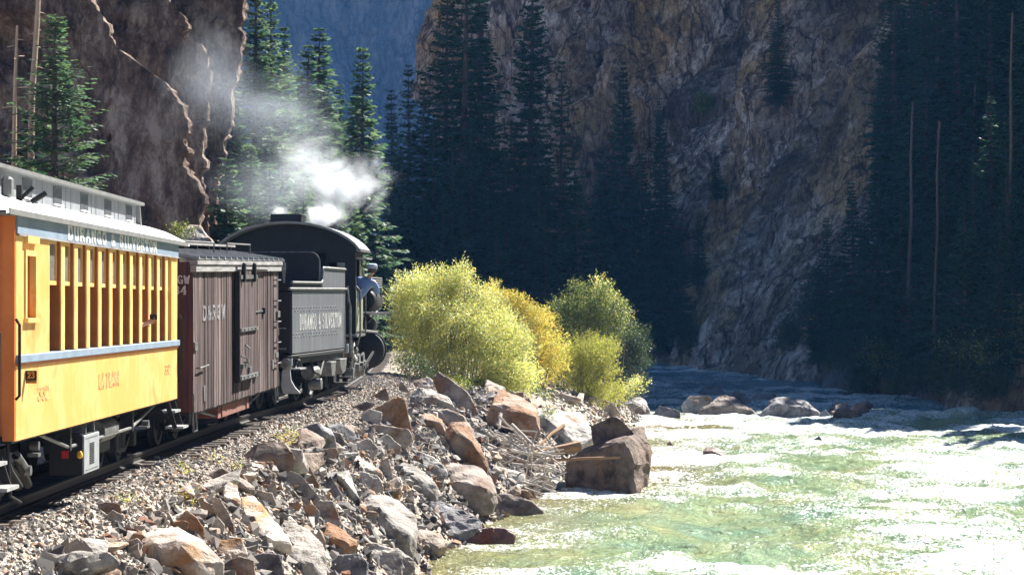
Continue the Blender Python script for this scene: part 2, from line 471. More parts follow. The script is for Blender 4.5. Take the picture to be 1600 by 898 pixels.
def hground(x, y):
    x = np.asarray(x, dtype=float); y = np.asarray(y, dtype=float)
    tx = trk(y); rz = railz(y); s = x - tx
    S = np.interp(y, SHORE_Y, SHORE_X) - tx
    W = np.interp(y, [0, 25, 32, 45, 55, 66, 80, 110, 400], [1.7, 1.75, 1.9, 2.2, 2.35, 2.9, 4.2, 5.5, 5.5])
    bed = rz - .20 + .055 * sstep(.6, .95, s) * (1 - sstep(1.25, 2.3, s)) * (1 - .9 * sstep(38, 41, y) * (1 - sstep(47, 49, y)))
    sh = bed - .38
    z = bed - .38 * np.clip((s - 1.05) / (W - 1.05), 0, 1) ** 1.15
    t = np.clip((s - W) / np.maximum(S - W, .5), 0, 3)
    pw = np.interp(y, [70, 84], [1.25, 3.2]); kk = np.interp(y, [70, 84], [.25, .22])
    slope = sh + (WATER - .02 - sh) * np.where(t < 1, kk * t + (1 - kk) * np.power(np.maximum(t, 1e-6), pw), 1 + .45 * (t - 1))
    z = np.where(s > W, slope, z)
    z = np.maximum(z, -3.7)
    far = np.interp(y, FAR_Y, FAR_X)
    z = np.where(x > far + 1, np.maximum(z, -3.7 + .55 * (x - far - 1)), z)
    z = np.minimum(z, np.where(x > far + 1, 26, 99))
    left = np.clip(-s - 3.2, 0, None)
    z = z + np.where(s < 0, np.minimum(.42 * left, 7 + .02 * left), 0) * 1.0
    rough = fbm(x * .8, y * .8, oct=3, s=3) * .10 * sstep(1.5, 3, np.abs(s))
    return z + rough

def ray(px, py):
    xc, yc = (px - CX) / F_PX, -(py - CY) / F_PX
    return np.array((xc, math.cos(PITCH) - yc * math.sin(PITCH), math.sin(PITCH) + yc * math.cos(PITCH)))
def at(px, py, Y):
    d = ray(px, py)
    return CAM + d * (Y / d[1])
def hit(px, py, lift=0.0):
    """point of the ground (or the water) seen at a pixel of the photograph"""
    d = ray(px, py); Y = np.arange(20, 330, .05)
    P_ = CAM[:, None] + d[:, None] * (Y / d[1])
    h = np.maximum(hground(P_[0], P_[1]), WATER) + lift
    k = np.argmax(P_[2] <= h)
    return P_[:, k]
# ================================================================== terrain
def grid_mesh(name, xs, ys, zf):
    X, Y = np.meshgrid(xs, ys); Z = zf(X, Y)
    V = np.stack([X, Y, Z], -1).reshape(-1, 3)
    nx = len(xs); i = np.arange(len(ys) - 1)[:, None] * nx + np.arange(nx - 1)[None]
    Fc = np.stack([i, i + 1, i + nx + 1, i + nx], -1).reshape(-1, 4)
    return mesh_np(name, V, Fc, True)

# gravel and soil
m, N, L, P = nodes_of('gravel')
v = coords(N, L, 'World')
vo = N.new('ShaderNodeTexVoronoi'); vo.inputs['Scale'].default_value = 17; vo.inputs['Randomness'].default_value = 1
L.new(v, vo.inputs['Vector'])
sep = N.new('ShaderNodeSeparateColor'); L.new(vo.outputs['Color'], sep.inputs[0])
a = ramp(N, [(0, (.15, .135, .12)), (.35, (.34, .305, .265)), (.75, (.46, .43, .39)), (1, (.40, .28, .19))]); L.new(sep.outputs[0], a.inputs[0])
b_ = ramp(N, [(.3, (.62, .58, .54)), (.7, (1.08, 1.05, 1))]); L.new(noise(N, L, v, .9, 5), b_.inputs[0])
L.new(mixc(N, L, 1.0, a.outputs[0], b_.outputs[0], 'MULTIPLY'), P.inputs['Base Color'])
P.inputs['Roughness'].default_value = .9; P.inputs['Specular IOR Level'].default_value = .2
n1 = bump(N, L, vo.outputs['Distance'], 1.0, .05); L.new(bump(N, L, noise(N, L, v, 45, 3), .6, .02, n1), P.inputs['Normal'])
m.node_tree.nodes['Bump'].invert = True
M['gravel'] = m

def span(*segs):
    out = []
    for a, b, d in segs: out += list(np.arange(a, b, d))
    return np.array(out + [segs[-1][1]])
gx = span((-700, -100, 60), (-100, -30, 7), (-30, -12, 1.2), (-12, 9, .16), (9, 30, .9), (30, 100, 7), (100, 700, 60))
gy = span((-60, 0, 6), (0, 18, 1.0), (18, 62, .16), (62, 100, .3), (100, 150, 1.0), (150, 300, 5), (300, 1200, 60))
ground = link('ground', grid_mesh('ground', gx, gy, hground), M['gravel'])
tag(ground, kind='structure')

# ------------------------------------------------------------------ river
def foam_of(X, Y):
    wx = X + .9 * fbm(X * .12, Y * .10, oct=3, s=40)
    wy = Y + 3.5 * fbm(X * .16, Y * .06, oct=3, s=50)
    a = fbm(wx * .30 + wy * .10, wy * .27 - wx * .06, oct=6, s=61, gain=.58)
    b = fbm(wx * .10, wy * .055 + wx * .04, oct=3, s=71)
    return a, b, wx, wy
def water_z(X, Y):
    a, b, wx, wy = foam_of(X, Y)
    far = np.interp(Y, FAR_Y, FAR_X); sh = np.interp(Y, SHORE_Y, SHORE_X)
    mid = sstep(0, 4, X - sh)
    rid = fbm(wx * .42, wy * .30, oct=4, s=81, ridged=True)
    amp = (.07 + .19 * mid) * np.interp(Y, [40, 60, 98, 106, 116, 150, 260], [1, .9, .9, 1.1, 1.1, .8, .6])
    z = WATER + amp * (rid - .25) + .10 * (.5 + .5 * mid) * fbm(wx * 1.5, wy * 1.1, oct=3, s=91)
    # the standing wave where the river drops over the boulder bar
    crest = np.exp(-((Y - (110.5 - .20 * (X - 15) + 1.2 * fbm(X * .25, X * .1, oct=3, s=5))) / 1.5) ** 2) * sstep(15, 19, X)
    z = z + crest * (.22 + .22 * fbm(X * .9, Y * .5, oct=3, s=12))
    return z + np.interp(Y, [0, 112, 126, 240], [0, 0, .08, .35])
wx_ = span((-12, -4, 2), (-4, 24, .15), (24, 48, 1.2))
wy_ = span((0, 36, 2), (36, 122, .22), (122, 170, .5), (170, 330, 2.5))
river_me = grid_mesh('river', wx_, wy_, water_z)
co = np.empty(len(river_me.vertices) * 3, dtype=np.float32); river_me.vertices.foreach_get('co', co); co = co.reshape(-1, 3)
a, b, wx, wy = foam_of(co[:, 0], co[:, 1])
sh = np.interp(co[:, 1], SHORE_Y, SHORE_X); off = co[:, 0] - sh
far = np.interp(co[:, 1], FAR_Y, FAR_X)
crest = (co[:, 2] - WATER - np.interp(co[:, 1], [0, 112, 126, 240], [0, 0, .08, .35])) / .2
bias = np.interp(off, [-1, 0, 3, 8, 14], [-.34, -.12, .0, .05, .08])
bias = bias + np.interp(co[:, 1], [40, 60, 75, 90, 104, 109, 113, 118, 150, 240], [.05, .03, .06, .03, .10, .40, .24, -.02, -.06, -.06]) 
foam = np.clip(.335 + .82 * a + .28 * b + bias + .10 * crest, 0, 1)
at_ = river_me.attributes.new('foam', 'FLOAT', 'POINT'); at_.data.foreach_set('value', foam.astype(np.float32))
shal = np.clip(1 - off / 5.0 + .5 * b, 0, 1) * np.interp(co[:, 1], [100, 112, 125], [1, 1, .2])
at2 = river_me.attributes.new('shallow', 'FLOAT', 'POINT'); at2.data.foreach_set('value', shal.astype(np.float32))
at3 = river_me.attributes.new('deep', 'FLOAT', 'POINT'); at3.data.foreach_set('value', sstep(109, 117, co[:, 1]).astype(np.float32))   # sky-blue tint of the shaded reach, painted into the water
m, N, L, P = nodes_of('river_water')
v = coords(N, L, 'World', (.55, .42, 1), (0, 0, .15)); vw = coords(N, L, 'World')
A = N.new('ShaderNodeAttribute'); A.attribute_name = 'foam'; B = N.new('ShaderNodeAttribute'); B.attribute_name = 'shallow'
ns = noise(N, L, v, 5.5, 7, .68, .6)
mth = N.new('ShaderNodeMath'); mth.operation = 'MULTIPLY_ADD'; mth.inputs[1].default_value = .95; L.new(ns, mth.inputs[0])
sb = N.new('ShaderNodeMath'); sb.operation = 'SUBTRACT'; sb.inputs[1].default_value = .475; L.new(A.outputs['Fac'], sb.inputs[0]); L.new(sb.outputs[0], mth.inputs[2])
fk = noise(N, L, coords(N, L, 'World', (.8, .38, 1), (0, 0, .1)), 9.0, 5, .72, .3)
mt2 = N.new('ShaderNodeMath'); mt2.operation = 'MULTIPLY_ADD'; mt2.inputs[1].default_value = 1.8; L.new(fk, mt2.inputs[0])
sb2 = N.new('ShaderNodeMath'); sb2.operation = 'SUBTRACT'; sb2.inputs[1].default_value = .90; L.new(mth.outputs[0], sb2.inputs[0]); L.new(sb2.outputs[0], mt2.inputs[2])
fr0 = ramp(N, [(.36, (0, 0, 0)), (.74, (1, 1, 1))]); L.new(mt2.outputs[0], fr0.inputs[0])
# white flecks between the larger sheets of foam, sun glints painted into the colour
f3 = noise(N, L, coords(N, L, 'World', (.75, .30, 1), (0, 0, .12)), 20.0, 4, .7, .2)
m3 = N.new('ShaderNodeMath'); m3.operation = 'MULTIPLY_ADD'; m3.inputs[1].default_value = .30; L.new(A.outputs['Fac'], m3.inputs[0]); L.new(f3, m3.inputs[2])
r3 = ramp(N, [(.655, (0, 0, 0)), (.70, (1, 1, 1))]); L.new(m3.outputs[0], r3.inputs[0])
fr = N.new('ShaderNodeMath'); fr.operation = 'MAXIMUM'; L.new(fr0.outputs[0], fr.inputs[0]); L.new(r3.outputs[0], fr.inputs[1])
wc = ramp(N, [(.35, (.15, .25, .15)), (.55, (.25, .32, .155)), (.75, (.32, .32, .14))]); L.new(noise(N, L, vw, .5, 4), wc.inputs[0])
c = mixc(N, L, B.outputs['Fac'], wc.outputs[0], (.20, .135, .035))
fm = ramp(N, [(.38, (.34, .42, .34)), (.55, (.80, .84, .83))]); L.new(noise(N, L, coords(N, L, 'World', (.8, .4, 1), (0, 0, .1)), 7.0, 6, .7, .4), fm.inputs[0]); fcol = fm.outputs[0]
D_ = N.new('ShaderNodeAttribute'); D_.attribute_name = 'deep'
c = mixc(N, L, D_.outputs['Fac'], c, (.045, .19, .23))
c = mixc(N, L, fr.outputs[0], c, fcol)
L.new(c, P.inputs['Base Color'])
rg = N.new('ShaderNodeMapRange'); rg.inputs[3].default_value = .10; rg.inputs[4].default_value = .6; L.new(fr.outputs[0], rg.inputs[0]); L.new(rg.outputs[0], P.inputs['Roughness'])
P.inputs['IOR'].default_value = 1.33; P.inputs['Specular IOR Level'].default_value = .5
n1 = bump(N, L, noise(N, L, v, 3.0, 6, .62, .5), 1.0, .5); n2 = bump(N, L, noise(N, L, v, 13, 4, .6), .9, .12, n1)
L.new(n2, P.inputs['Normal'])
M['water'] = m
river = link('river', river_me, M['water']); tag(river, kind='structure')

# ------------------------------------------------------------------ rock walls
def cliffmat(name, c_lo, c_mid, c_hi, streak_rot=(0, .45, 0), sc=1.0, warm=(.42, .27, .14), wlo=.5, whi=.7, bst=1.0, crack=.9, stretch=.30, shade_bands=False):
    m, N, L, P = nodes_of(name)
    v = coords(N, L, 'World', (1.0 * sc, 1.0 * sc, stretch * sc), streak_rot); v0 = coords(N, L, 'World', (sc, sc, sc))
    f = noise(N, L, v, .9, 10, .74, .15)
    a = ramp(N, [(.36, c_lo), (.48, c_mid), (.60, c_hi)]); L.new(f, a.inputs[0])
    wr = ramp(N, [(wlo, (0, 0, 0)), (whi, (1, 1, 1))]); L.new(noise(N, L, v0, .10, 6, .65), wr.inputs[0])
    wm = ramp(N, [(.36, tuple(x * .22 for x in warm)), (.48, tuple(x * .6 for x in warm)), (.62, warm)]); L.new(f, wm.inputs[0])
    c = mixc(N, L, wr.outputs[0], a.outputs[0], wm.outputs[0])
    if shade_bands:      # broad dark and pale rock bands, relief shading put into the colour
        vr = ramp(N, [(.38, (.40, .37, .38)), (.49, (1.0, .96, .93)), (.60, (1.45, 1.36, 1.27))]); L.new(noise(N, L, coords(N, L, 'World', (1, 1, .35), (0, .5, .1)), .085, 3, .55), vr.inputs[0])
        c = mixc(N, L, 1.0, c, vr.outputs[0], 'MULTIPLY')
    for k, (s_, w0, w1, st) in enumerate(((.16, .004, .035, 1.0), (.55, .01, .06, .8), (1.7, .02, .09, .55))):   # joints at three sizes, their shade put into the colour
        vo = N.new('ShaderNodeTexVoronoi'); vo.feature = 'DISTANCE_TO_EDGE'; vo.inputs['Scale'].default_value = s_
        nz = N.new('ShaderNodeTexNoise'); nz.inputs['Scale'].default_value = s_ * 2.2; nz.inputs['Detail'].default_value = 5; L.new(v, nz.inputs['Vector'])
        va = N.new('ShaderNodeVectorMath'); va.operation = 'MULTIPLY_ADD'; va.inputs[1].default_value = (2.0 / s_ * .5,) * 3; L.new(nz.outputs['Color'], va.inputs[0]); L.new(v, va.inputs[2])
        L.new(va.outputs[0], vo.inputs['Vector'])
        cr = ramp(N, [(w0, (.16, .15, .16)), (w1, (1, 1, 1))]); L.new(vo.outputs['Distance'], cr.inputs[0])
        c = mixc(N, L, crack * st, c, cr.outputs[0], 'MULTIPLY')
    L.new(c, P.inputs['Base Color']); P.inputs['Roughness'].default_value = .9; P.inputs['Specular IOR Level'].default_value = .2
    n1 = bump(N, L, noise(N, L, v, .8, 9, .68), 1.0 * bst, 1.1 / sc); n2 = bump(N, L, noise(N, L, v0, 2.6, 6, .65), .8 * bst, .25 / sc, n1)
    L.new(n2, P.inputs['Normal'])
    return m
M['cliff_right'] = cliffmat('cliff_right', (.065, .048, .042), (.36, .265, .215), (.74, .63, .54), (0, .5, .1), 1.0, (.56, .36, .18), .42, .58, shade_bands=True)
M['cliff_left'] = cliffmat('cliff_left', (.06, .042, .035), (.25, .165, .12), (.56, .45, .37), (0, .9, .2), 1.5, (.34, .17, .09), .5, .72, 1.3, .42, .45)
M['far_rock'] = cliffmat('far_rock', (.03, .03, .03), (.10, .10, .10), (.22, .21, .21), (0, .4, 0), .16, (.06, .075, .05), .5, .8, 1.0)

# the wall across the river: follows the far bank, leans back, scored by slanting ribs and two gullies
CP = np.array([(9, 400), (3, 330), (-1, 280), (-2.6, 262), (3, 247), (10.0, 238), (13.0, 226), (15.8, 190), (18.8, 148), (22.6, 110), (27, 80), (33, 45), (40, 0), (47, -40)], dtype=float)
seg = np.hypot(*np.diff(CP, axis=0).T); cum = np.concatenate([[0], np.cumsum(seg)])
US = np.concatenate([np.arange(0, 110, 1.2), np.arange(110, 390, .38), np.arange(390, cum[-1], 3)])
cx_, cy_ = np.interp(US, cum, CP[:, 0]), np.interp(US, cum, CP[:, 1])
ker = np.ones(25) / 25
pad = lambda q: np.convolve(np.pad(q, 12, mode='edge'), ker, 'valid')
cx_, cy_ = pad(cx_), pad(cy_)
tx_, ty_ = np.gradient(cx_, US), np.gradient(cy_, US); ln = np.hypot(tx_, ty_); tx_, ty_ = tx_ / ln, ty_ / ln
nx_, ny_ = ty_, -tx_          # points to the river
k_ = np.where(nx_ * (0 - cx_) + ny_ * (60 - cy_) > 0, 1, -1); nx_, ny_ = nx_ * k_, ny_ * k_
ZS = np.concatenate([np.arange(-3.9, 40, .36), np.arange(40, 66, 1.5)])
Ug, Zg = np.meshgrid(US, ZS)
lean = np.interp(cy_, [0, 60, 110, 150, 175, 200, 225, 245, 280, 330], [1.1, 1.1, 1.0, .80, .62, .52, .42, .30, .12, .1])[None]
low = np.interp(cy_, [0, 100, 150, 180, 330], [2.5, 3.0, 2.0, 0, 0])[None]   # a steep rocky foot below the wooded slope
back = np.where(Zg + 2.5 < low, .35 * (Zg + 2.5), .35 * low + lean * (Zg + 2.5 - low))
diag = Ug + .55 * Zg
rib = fbm(diag * .075, Zg * .018, oct=5, s=201, ridged=True, gain=.55)
fine = fbm(diag * .30, Zg * .07, oct=5, s=231, ridged=True, gain=.6)
lump = fbm(Ug * .10, Zg * .10, oct=4, s=251)
amp = np.interp(cy_, [0, 110, 170, 195, 330], [.7, .9, 1.3, 3.2, 3.6])[None]
disp = amp * (1.25 * rib + .55 * fine + .9 * lump)
# slabs: step the relief so that faces break along joints
disp = disp + .55 * np.round(disp / .9) * .9 * .5
def u_of(X, Y):
    return US[np.argmin((cx_ - X) ** 2 + (cy_ - Y) ** 2)]
def gully(z0, u0, z1, u1, wid, dep):
    t = np.clip((Zg - z0) / (z1 - z0), 0, 1); uc = u0 + (u1 - u0) * t
    return -dep * np.exp(-((Ug - uc) / (wid * (.7 + .5 * t))) ** 2) * sstep(z0 - 3, z0 + 2, Zg)
uA, uB = u_of(6.5, 243), u_of(13, 229)
disp = disp + gully(2, uA, 34, uA + 8.5, 2.6, 6.5) + gully(-2, uB - 4, 16, uB + 4.5, 1.8, 4.0)
disp = disp + 3.0 * np.exp(-((Ug - (uB + 13 + .35 * Zg)) / 6.0) ** 2)
dd = back - disp
Vc = np.stack([cx_[None] - nx_[None] * dd, cy_[None] - ny_[None] * dd, Zg + .35 * vnoise(Ug * .8, Zg * .8, s=9)], -1).reshape(-1, 3)
nu = len(US); i = np.arange(len(ZS) - 1)[:, None] * nu + np.arange(nu - 1)[None]
Fc = np.stack([i, i + 1, i + nu + 1, i + nu], -1).reshape(-1, 4)
cliff = link('cliff', mesh_np('cliff', Vc, Fc, False), M['cliff_right']); tag(cliff, kind='structure')
CLIFF_V = Vc.reshape(len(ZS), nu, 3)

# the mountainside that carries on above the wall; its unseen crest is shaped to shade the far reach of the river
gw = np.arange(-200, 150, 3.0); gv = np.arange(150, 420, 3.0)
Wg, Vg = np.meshgrid(gw, gv)
sa, ca = math.sin(R(SUN_AZ)), math.cos(R(SUN_AZ))
VB = 4.0 + np.interp(Wg, [-200, -110, -88, -84, -80, -72, -68, -64, -60, -56, -50, -44, -30, -10, 40, 150], [60, 66, 74, 78, 80, 83, 86, 93.5, 96.5, 98.5, 100, 99, 101, 112, 125, 150])
VR = 285.0
crest_h = VR - VB - 2.5
tri = np.where(Vg < VR, np.clip((Vg - 192) / (VR - 192), -1, 1), 1 - (Vg - VR) / 260)
Xg = Wg * ca + Vg * sa; Yg = -Wg * sa + Vg * ca
Hm = -20 + (crest_h + 20) * np.clip(tri, 0, 1) + np.where(tri < .97, 6 * fbm(Wg * .03, Vg * .03, oct=4, s=300) * np.clip(tri, 0, 1) * (1 - np.clip(tri, 0, 1)) * 4, 0)
Hm = -20 + (Hm + 20) * sstep(2, 34, Xg - .03 * Yg)
nw = len(gw); i = np.arange(len(gv) - 1)[:, None] * nw + np.arange(nw - 1)[None]
mtn = link('mountainside', mesh_np('mountainside', np.stack([Xg, Yg, Hm], -1).reshape(-1, 3), np.stack([i, i + 1, i + nw + 1, i + nw], -1).reshape(-1, 4), True), M['cliff_right'])
tag(mtn, kind='structure')

# far mountain wall up the valley
fx = np.arange(-420, 260, 3.5); fz = np.arange(-6, 300, 3.2)
FX, FZ = np.meshgrid(fx, fz)
rb = fbm((FX + .5 * FZ) * .012, FZ * .003, oct=6, s=401, ridged=True, gain=.58)
FY = 860 + .5 * FZ - 34 * rb + 14 * fbm(FX * .03, FZ * .03, oct=4, s=402) + .0006 * FX ** 2
FY = FY - 60 * sstep(30, -6, FZ)
nfx = len(fx); i = np.arange(len(fz) - 1)[:, None] * nfx + np.arange(nfx - 1)[None]
fm = link('mountain', mesh_np('mountain', np.stack([FX, FY, FZ], -1).reshape(-1, 3), np.stack([i, i + 1, i + nfx + 1, i + nfx], -1).reshape(-1, 4), False), M['far_rock'])
tag(fm, kind='structure')

# the crag on the left: three slabs, one behind the other, each with its own edge
def slab(Y0, edge, xleft, thick, seed, zbot=-1.0, ztop=22.0, lean=.10):
    """edge: (px, py) along the slab's right-hand edge from top to bottom"""
    E = np.array([at(px, py, Y0) for px, py in edge]); E = E[np.argsort(E[:, 2])]
    zs = np.arange(zbot, ztop, .11)
    xe = np.interp(zs, E[:, 2], E[:, 0])
    xe = xe + .16 * fbm(zs * 1.3, zs * 0 + seed, oct=5, s=seed, gain=.6)
    st_ = np.round(xe / .16 + .3 * vnoise(zs * .7, zs * 0 + seed, s=4)) * .16
    xe = .45 * xe + .55 * st_
    sx = np.concatenate([np.linspace(0, .5, 16)[:-1], np.linspace(.5, .985, 90)])
    rows = []
    for z, e in zip(zs, xe):
        X = xleft + (e - xleft) * sx
        Yf = Y0 + lean * z + 0 * X
        # front face, a rounded arris, then the side running back
        arr = np.array([(.03, .03), (.06, .16), (.085, .4), (.085, .9), (.08, 2.0), (-.2, 4.5), (-1.2, 9.0)]) * (1, thick / 8.0)
        kz = float(np.clip(.02 + 2.0 * vnoise(np.array([z * .55]), np.array([seed * 1.0]), s=8)[0], -.6, 1.15))
        arr = arr * (1, 1) if kz > 1 else np.stack([np.where(arr[:, 0] > 0, arr[:, 0] * kz, arr[:, 0]), arr[:, 1]], -1)
        Xs = np.concatenate([X, e + arr[:, 0] - (arr[:, 1]) * .105]); Ys = np.concatenate([Yf, Y0 + lean * z + arr[:, 1]])
        rows.append(np.stack([Xs, Ys, 0 * Xs + z], -1))
    V = np.array(rows)
    d = 1.15 * fbm(V[..., 0] * .22 + V[..., 2] * .1, V[..., 2] * .22 + seed, V[..., 1] * .1, oct=5, s=seed + 5, ridged=True) + .35 * fbm(V[..., 0] * .9, V[..., 2] * .6, V[..., 1] * .3, oct=4, s=seed + 9)
    d = d * .7 + .7 * np.round(d * 1.8 + .4 * fbm(V[..., 0] * .5, V[..., 2] * .5, oct=3, s=seed + 21)) / 1.8
    fade = np.concatenate([np.clip((1 - sx) * 5, .22, 1), [.22, .2, .18, .16, .14, .1, .07]])[None]
    V[..., 1] -= d * fade * .9
    V[..., 0] += .16 * fbm(V[..., 1] * 1.2, V[..., 2] * 2.2, oct=4, s=seed + 13, gain=.75) * np.concatenate([0 * sx, [.6] * 2 + [1.5] * 5])[None]
    n1 = V.shape[1]; i = np.arange(len(zs) - 1)[:, None] * n1 + np.arange(n1 - 1)[None]
    Fc = np.stack([i, i + 1, i + n1 + 1, i + n1], -1).reshape(-1, 4)
    # a top: close each slab with a shelf running back
    top = V[-1].copy(); top[:, 1] += 12; top[:, 2] += 2
    V2 = np.concatenate([V.reshape(-1, 3), top]); b0 = (len(zs) - 1) * n1; t0 = len(zs) * n1
    j = np.arange(n1 - 1)
    Fc = np.concatenate([Fc, np.stack([b0 + j, b0 + j + 1, t0 + j + 1, t0 + j], -1)])
    o = link('cliff', mesh_np('cliff', V2, Fc, False), M['cliff_left']); tag(o, kind='structure')
    return o
slab(72.0, [(118, -60), (140, 8), (150, 16), (172, 72), (205, 92), (232, 110), (250, 122), (265, 140), (285, 165), (290, 190), (285, 220), (281, 255), (290, 268), (305, 285), (309, 305), (305, 330), (312, 420), (318, 640)], -30, 6, 31, ztop=14.5)
slab(79.0, [(255, -60), (262, 0), (275, 20), (271, 50), (280, 38), (300, 65), (318, 85), (325, 110), (320, 160), (315, 190), (313, 215), (318, 300), (322, 420), (330, 640)], -32, 7, 47, ztop=17)
slab(86.0, [(373, -60), (372, 0), (368, 30), (372, 60), (355, 150), (348, 200), (342, 220), (345, 250), (336, 300), (331, 340), (336, 375), (345, 460), (350, 640)], -36, 8, 67, ztop=19)
# ledges on top of the front slab
# ================================================================== lettering
def arc(cx, cy, rx, ry, a0, a1, n=8):
    return [(cx + rx * math.cos(math.radians(a0 + (a1 - a0) * i / n)), cy + ry * math.sin(math.radians(a0 + (a1 - a0) * i / n))) for i in range(n + 1)]
GL = {
 'D': [[(.15, 0), (.15, 1)], [(0, 1), (.5, 1)] , [(0, 0), (.5, 0)], arc(.5, .5, .4, .5, 90, -90)],
 'U': [[(.15, 1), (.15, .3)], arc(.5, .3, .35, .3, 180, 360), [(.85, .3), (.85, 1)], [(0, 1), (.3, 1)], [(.7, 1), (1, 1)]],
 'R': [[(.15, 0), (.15, 1)], [(0, 1), (.55, 1)], [(.15, .5), (.55, .5)], arc(.55, .75, .32, .25, 90, -90), [(.5, .5), (.9, 0)], [(0, 0), (.3, 0)]],
 'A': [[(.08, 0), (.5, 1)], [(.5, 1), (.92, 0)], [(.25, .35), (.75, .35)], [(0, 0), (.2, 0)], [(.8, 0), (1, 0)]],
 'N': [[(.12, 0), (.12, 1)], [(.12, 1), (.88, 0)], [(.88, 0), (.88, 1)], [(0, 0), (.25, 0)], [(.75, 1), (1, 1)]],
 'G': [arc(.5, .5, .4, .5, 40, 330, 12), [(.88, 0.02), (.88, .45)], [(.55, .45), (.95, .45)]],
 'O': [arc(.5, .5, .4, .5, 0, 360, 14)],
 'S': [arc(.5, .75, .36, .25, 20, 270, 9), arc(.5, .25, .36, .25, 90, -160, 9)],
 'I': [[(.5, 0), (.5, 1)], [(.3, 1), (.7, 1)], [(.3, 0), (.7, 0)]],
 'L': [[(.2, 0), (.2, 1)], [(.05, 0), (.9, 0)], [(.9, 0), (.9, .25)], [(.05, 1), (.38, 1)]],
 'V': [[(.08, 1), (.5, 0)], [(.5, 0), (.92, 1)], [(0, 1), (.22, 1)], [(.78, 1), (1, 1)]],
 'E': [[(.18, 0), (.18, 1)], [(.05, 1), (.88, 1)], [(.18, .5), (.7, .5)], [(.05, 0), (.9, 0)], [(.88, 1), (.88, .8)], [(.9, 0), (.9, .2)]],
 'T': [[(.5, 0), (.5, 1)], [(.05, 1), (.95, 1)], [(.05, 1), (.05, .78)], [(.95, 1), (.95, .78)], [(.33, 0), (.67, 0)]],
 'P': [[(.15, 0), (.15, 1)], [(0, 1), (.55, 1)], [(.15, .45), (.55, .45)], arc(.55, .725, .32, .275, 90, -90), [(0, 0), (.32, 0)]],
 'W': [[(.05, 1), (.28, 0)], [(.28, 0), (.5, .8)], [(.5, .8), (.72, 0)], [(.72, 0), (.95, 1)]],
 'C': [arc(.5, .5, .4, .5, 40, 320, 12)],
 'H': [[(.15, 0), (.15, 1)], [(.85, 0), (.85, 1)], [(.15, .5), (.85, .5)]],
 '&': [[(.95, 0), (.3, .72)], arc(.47, .8, .19, .2, 200, -40, 8), [(.62, .68), (.2, .4)], arc(.42, .22, .32, .22, 130, 330, 8), [(.7, .12), (.95, .45)]],
 '2': [arc(.5, .7, .36, .3, 170, -30, 8), [(.82, .55), (.1, 0)], [(.1, 0), (.92, 0)]],
 '3': [arc(.45, .76, .36, .24, 150, -90, 8), arc(.45, .26, .4, .26, 90, -150, 8)],
 '4': [[(.7, 0), (.7, 1)], [(.7, 1), (.05, .3)], [(.05, .3), (.95, .3)], [(.5, 0), (.9, 0)]],
}
def lettering(text, o, u, n, width, height, t, mat, parent, name='lettering', depth=.006, gap=.24, space=.6, vthin=.62):
    """flat painted characters: o = lower-left corner, u = reading direction, n = outward"""
    o, u, n = Vector(o), Vector(u).normalized(), Vector(n).normalized(); up = Vector((0, 0, 1))
    units = sum(space if c == ' ' else (.55 if c == 'I' else 1) for c in text) + gap * (len(text) - 1)
    cw = width / units; mb = MB(); x = 0
    for c in text:
        if c == ' ': x += (space + gap) * cw; continue
        sc_ = .55 if c == 'I' else 1
        for pl in GL[c]:
            for (ax, ay), (bx, by) in zip(pl[:-1], pl[1:]):
                if c == 'I': ax, bx = (ax - .225), (bx - .225)
                p = Vector((x + ax * cw, ay * height)); q = Vector((x + bx * cw, by * height))
                d = (q - p); Ln = d.length
                if Ln < 1e-6: continue
                d /= Ln; steep = abs(d.y)
                th = t * (vthin + (1 - vthin) * steep) / 2
                p, q = p - d * th * .6, q + d * th * .6
                s_ = Vector((-d.y, d.x)) * th
                mb.prism([tuple(p + s_), tuple(p - s_), tuple(q - s_), tuple(q + s_)], lambda a, b: o + u * a + up * b, lambda a, b: o + u * a + up * b + n * depth)
        x += (sc_ + gap) * cw
    return mb.build(name, mat, parent, joined=True)

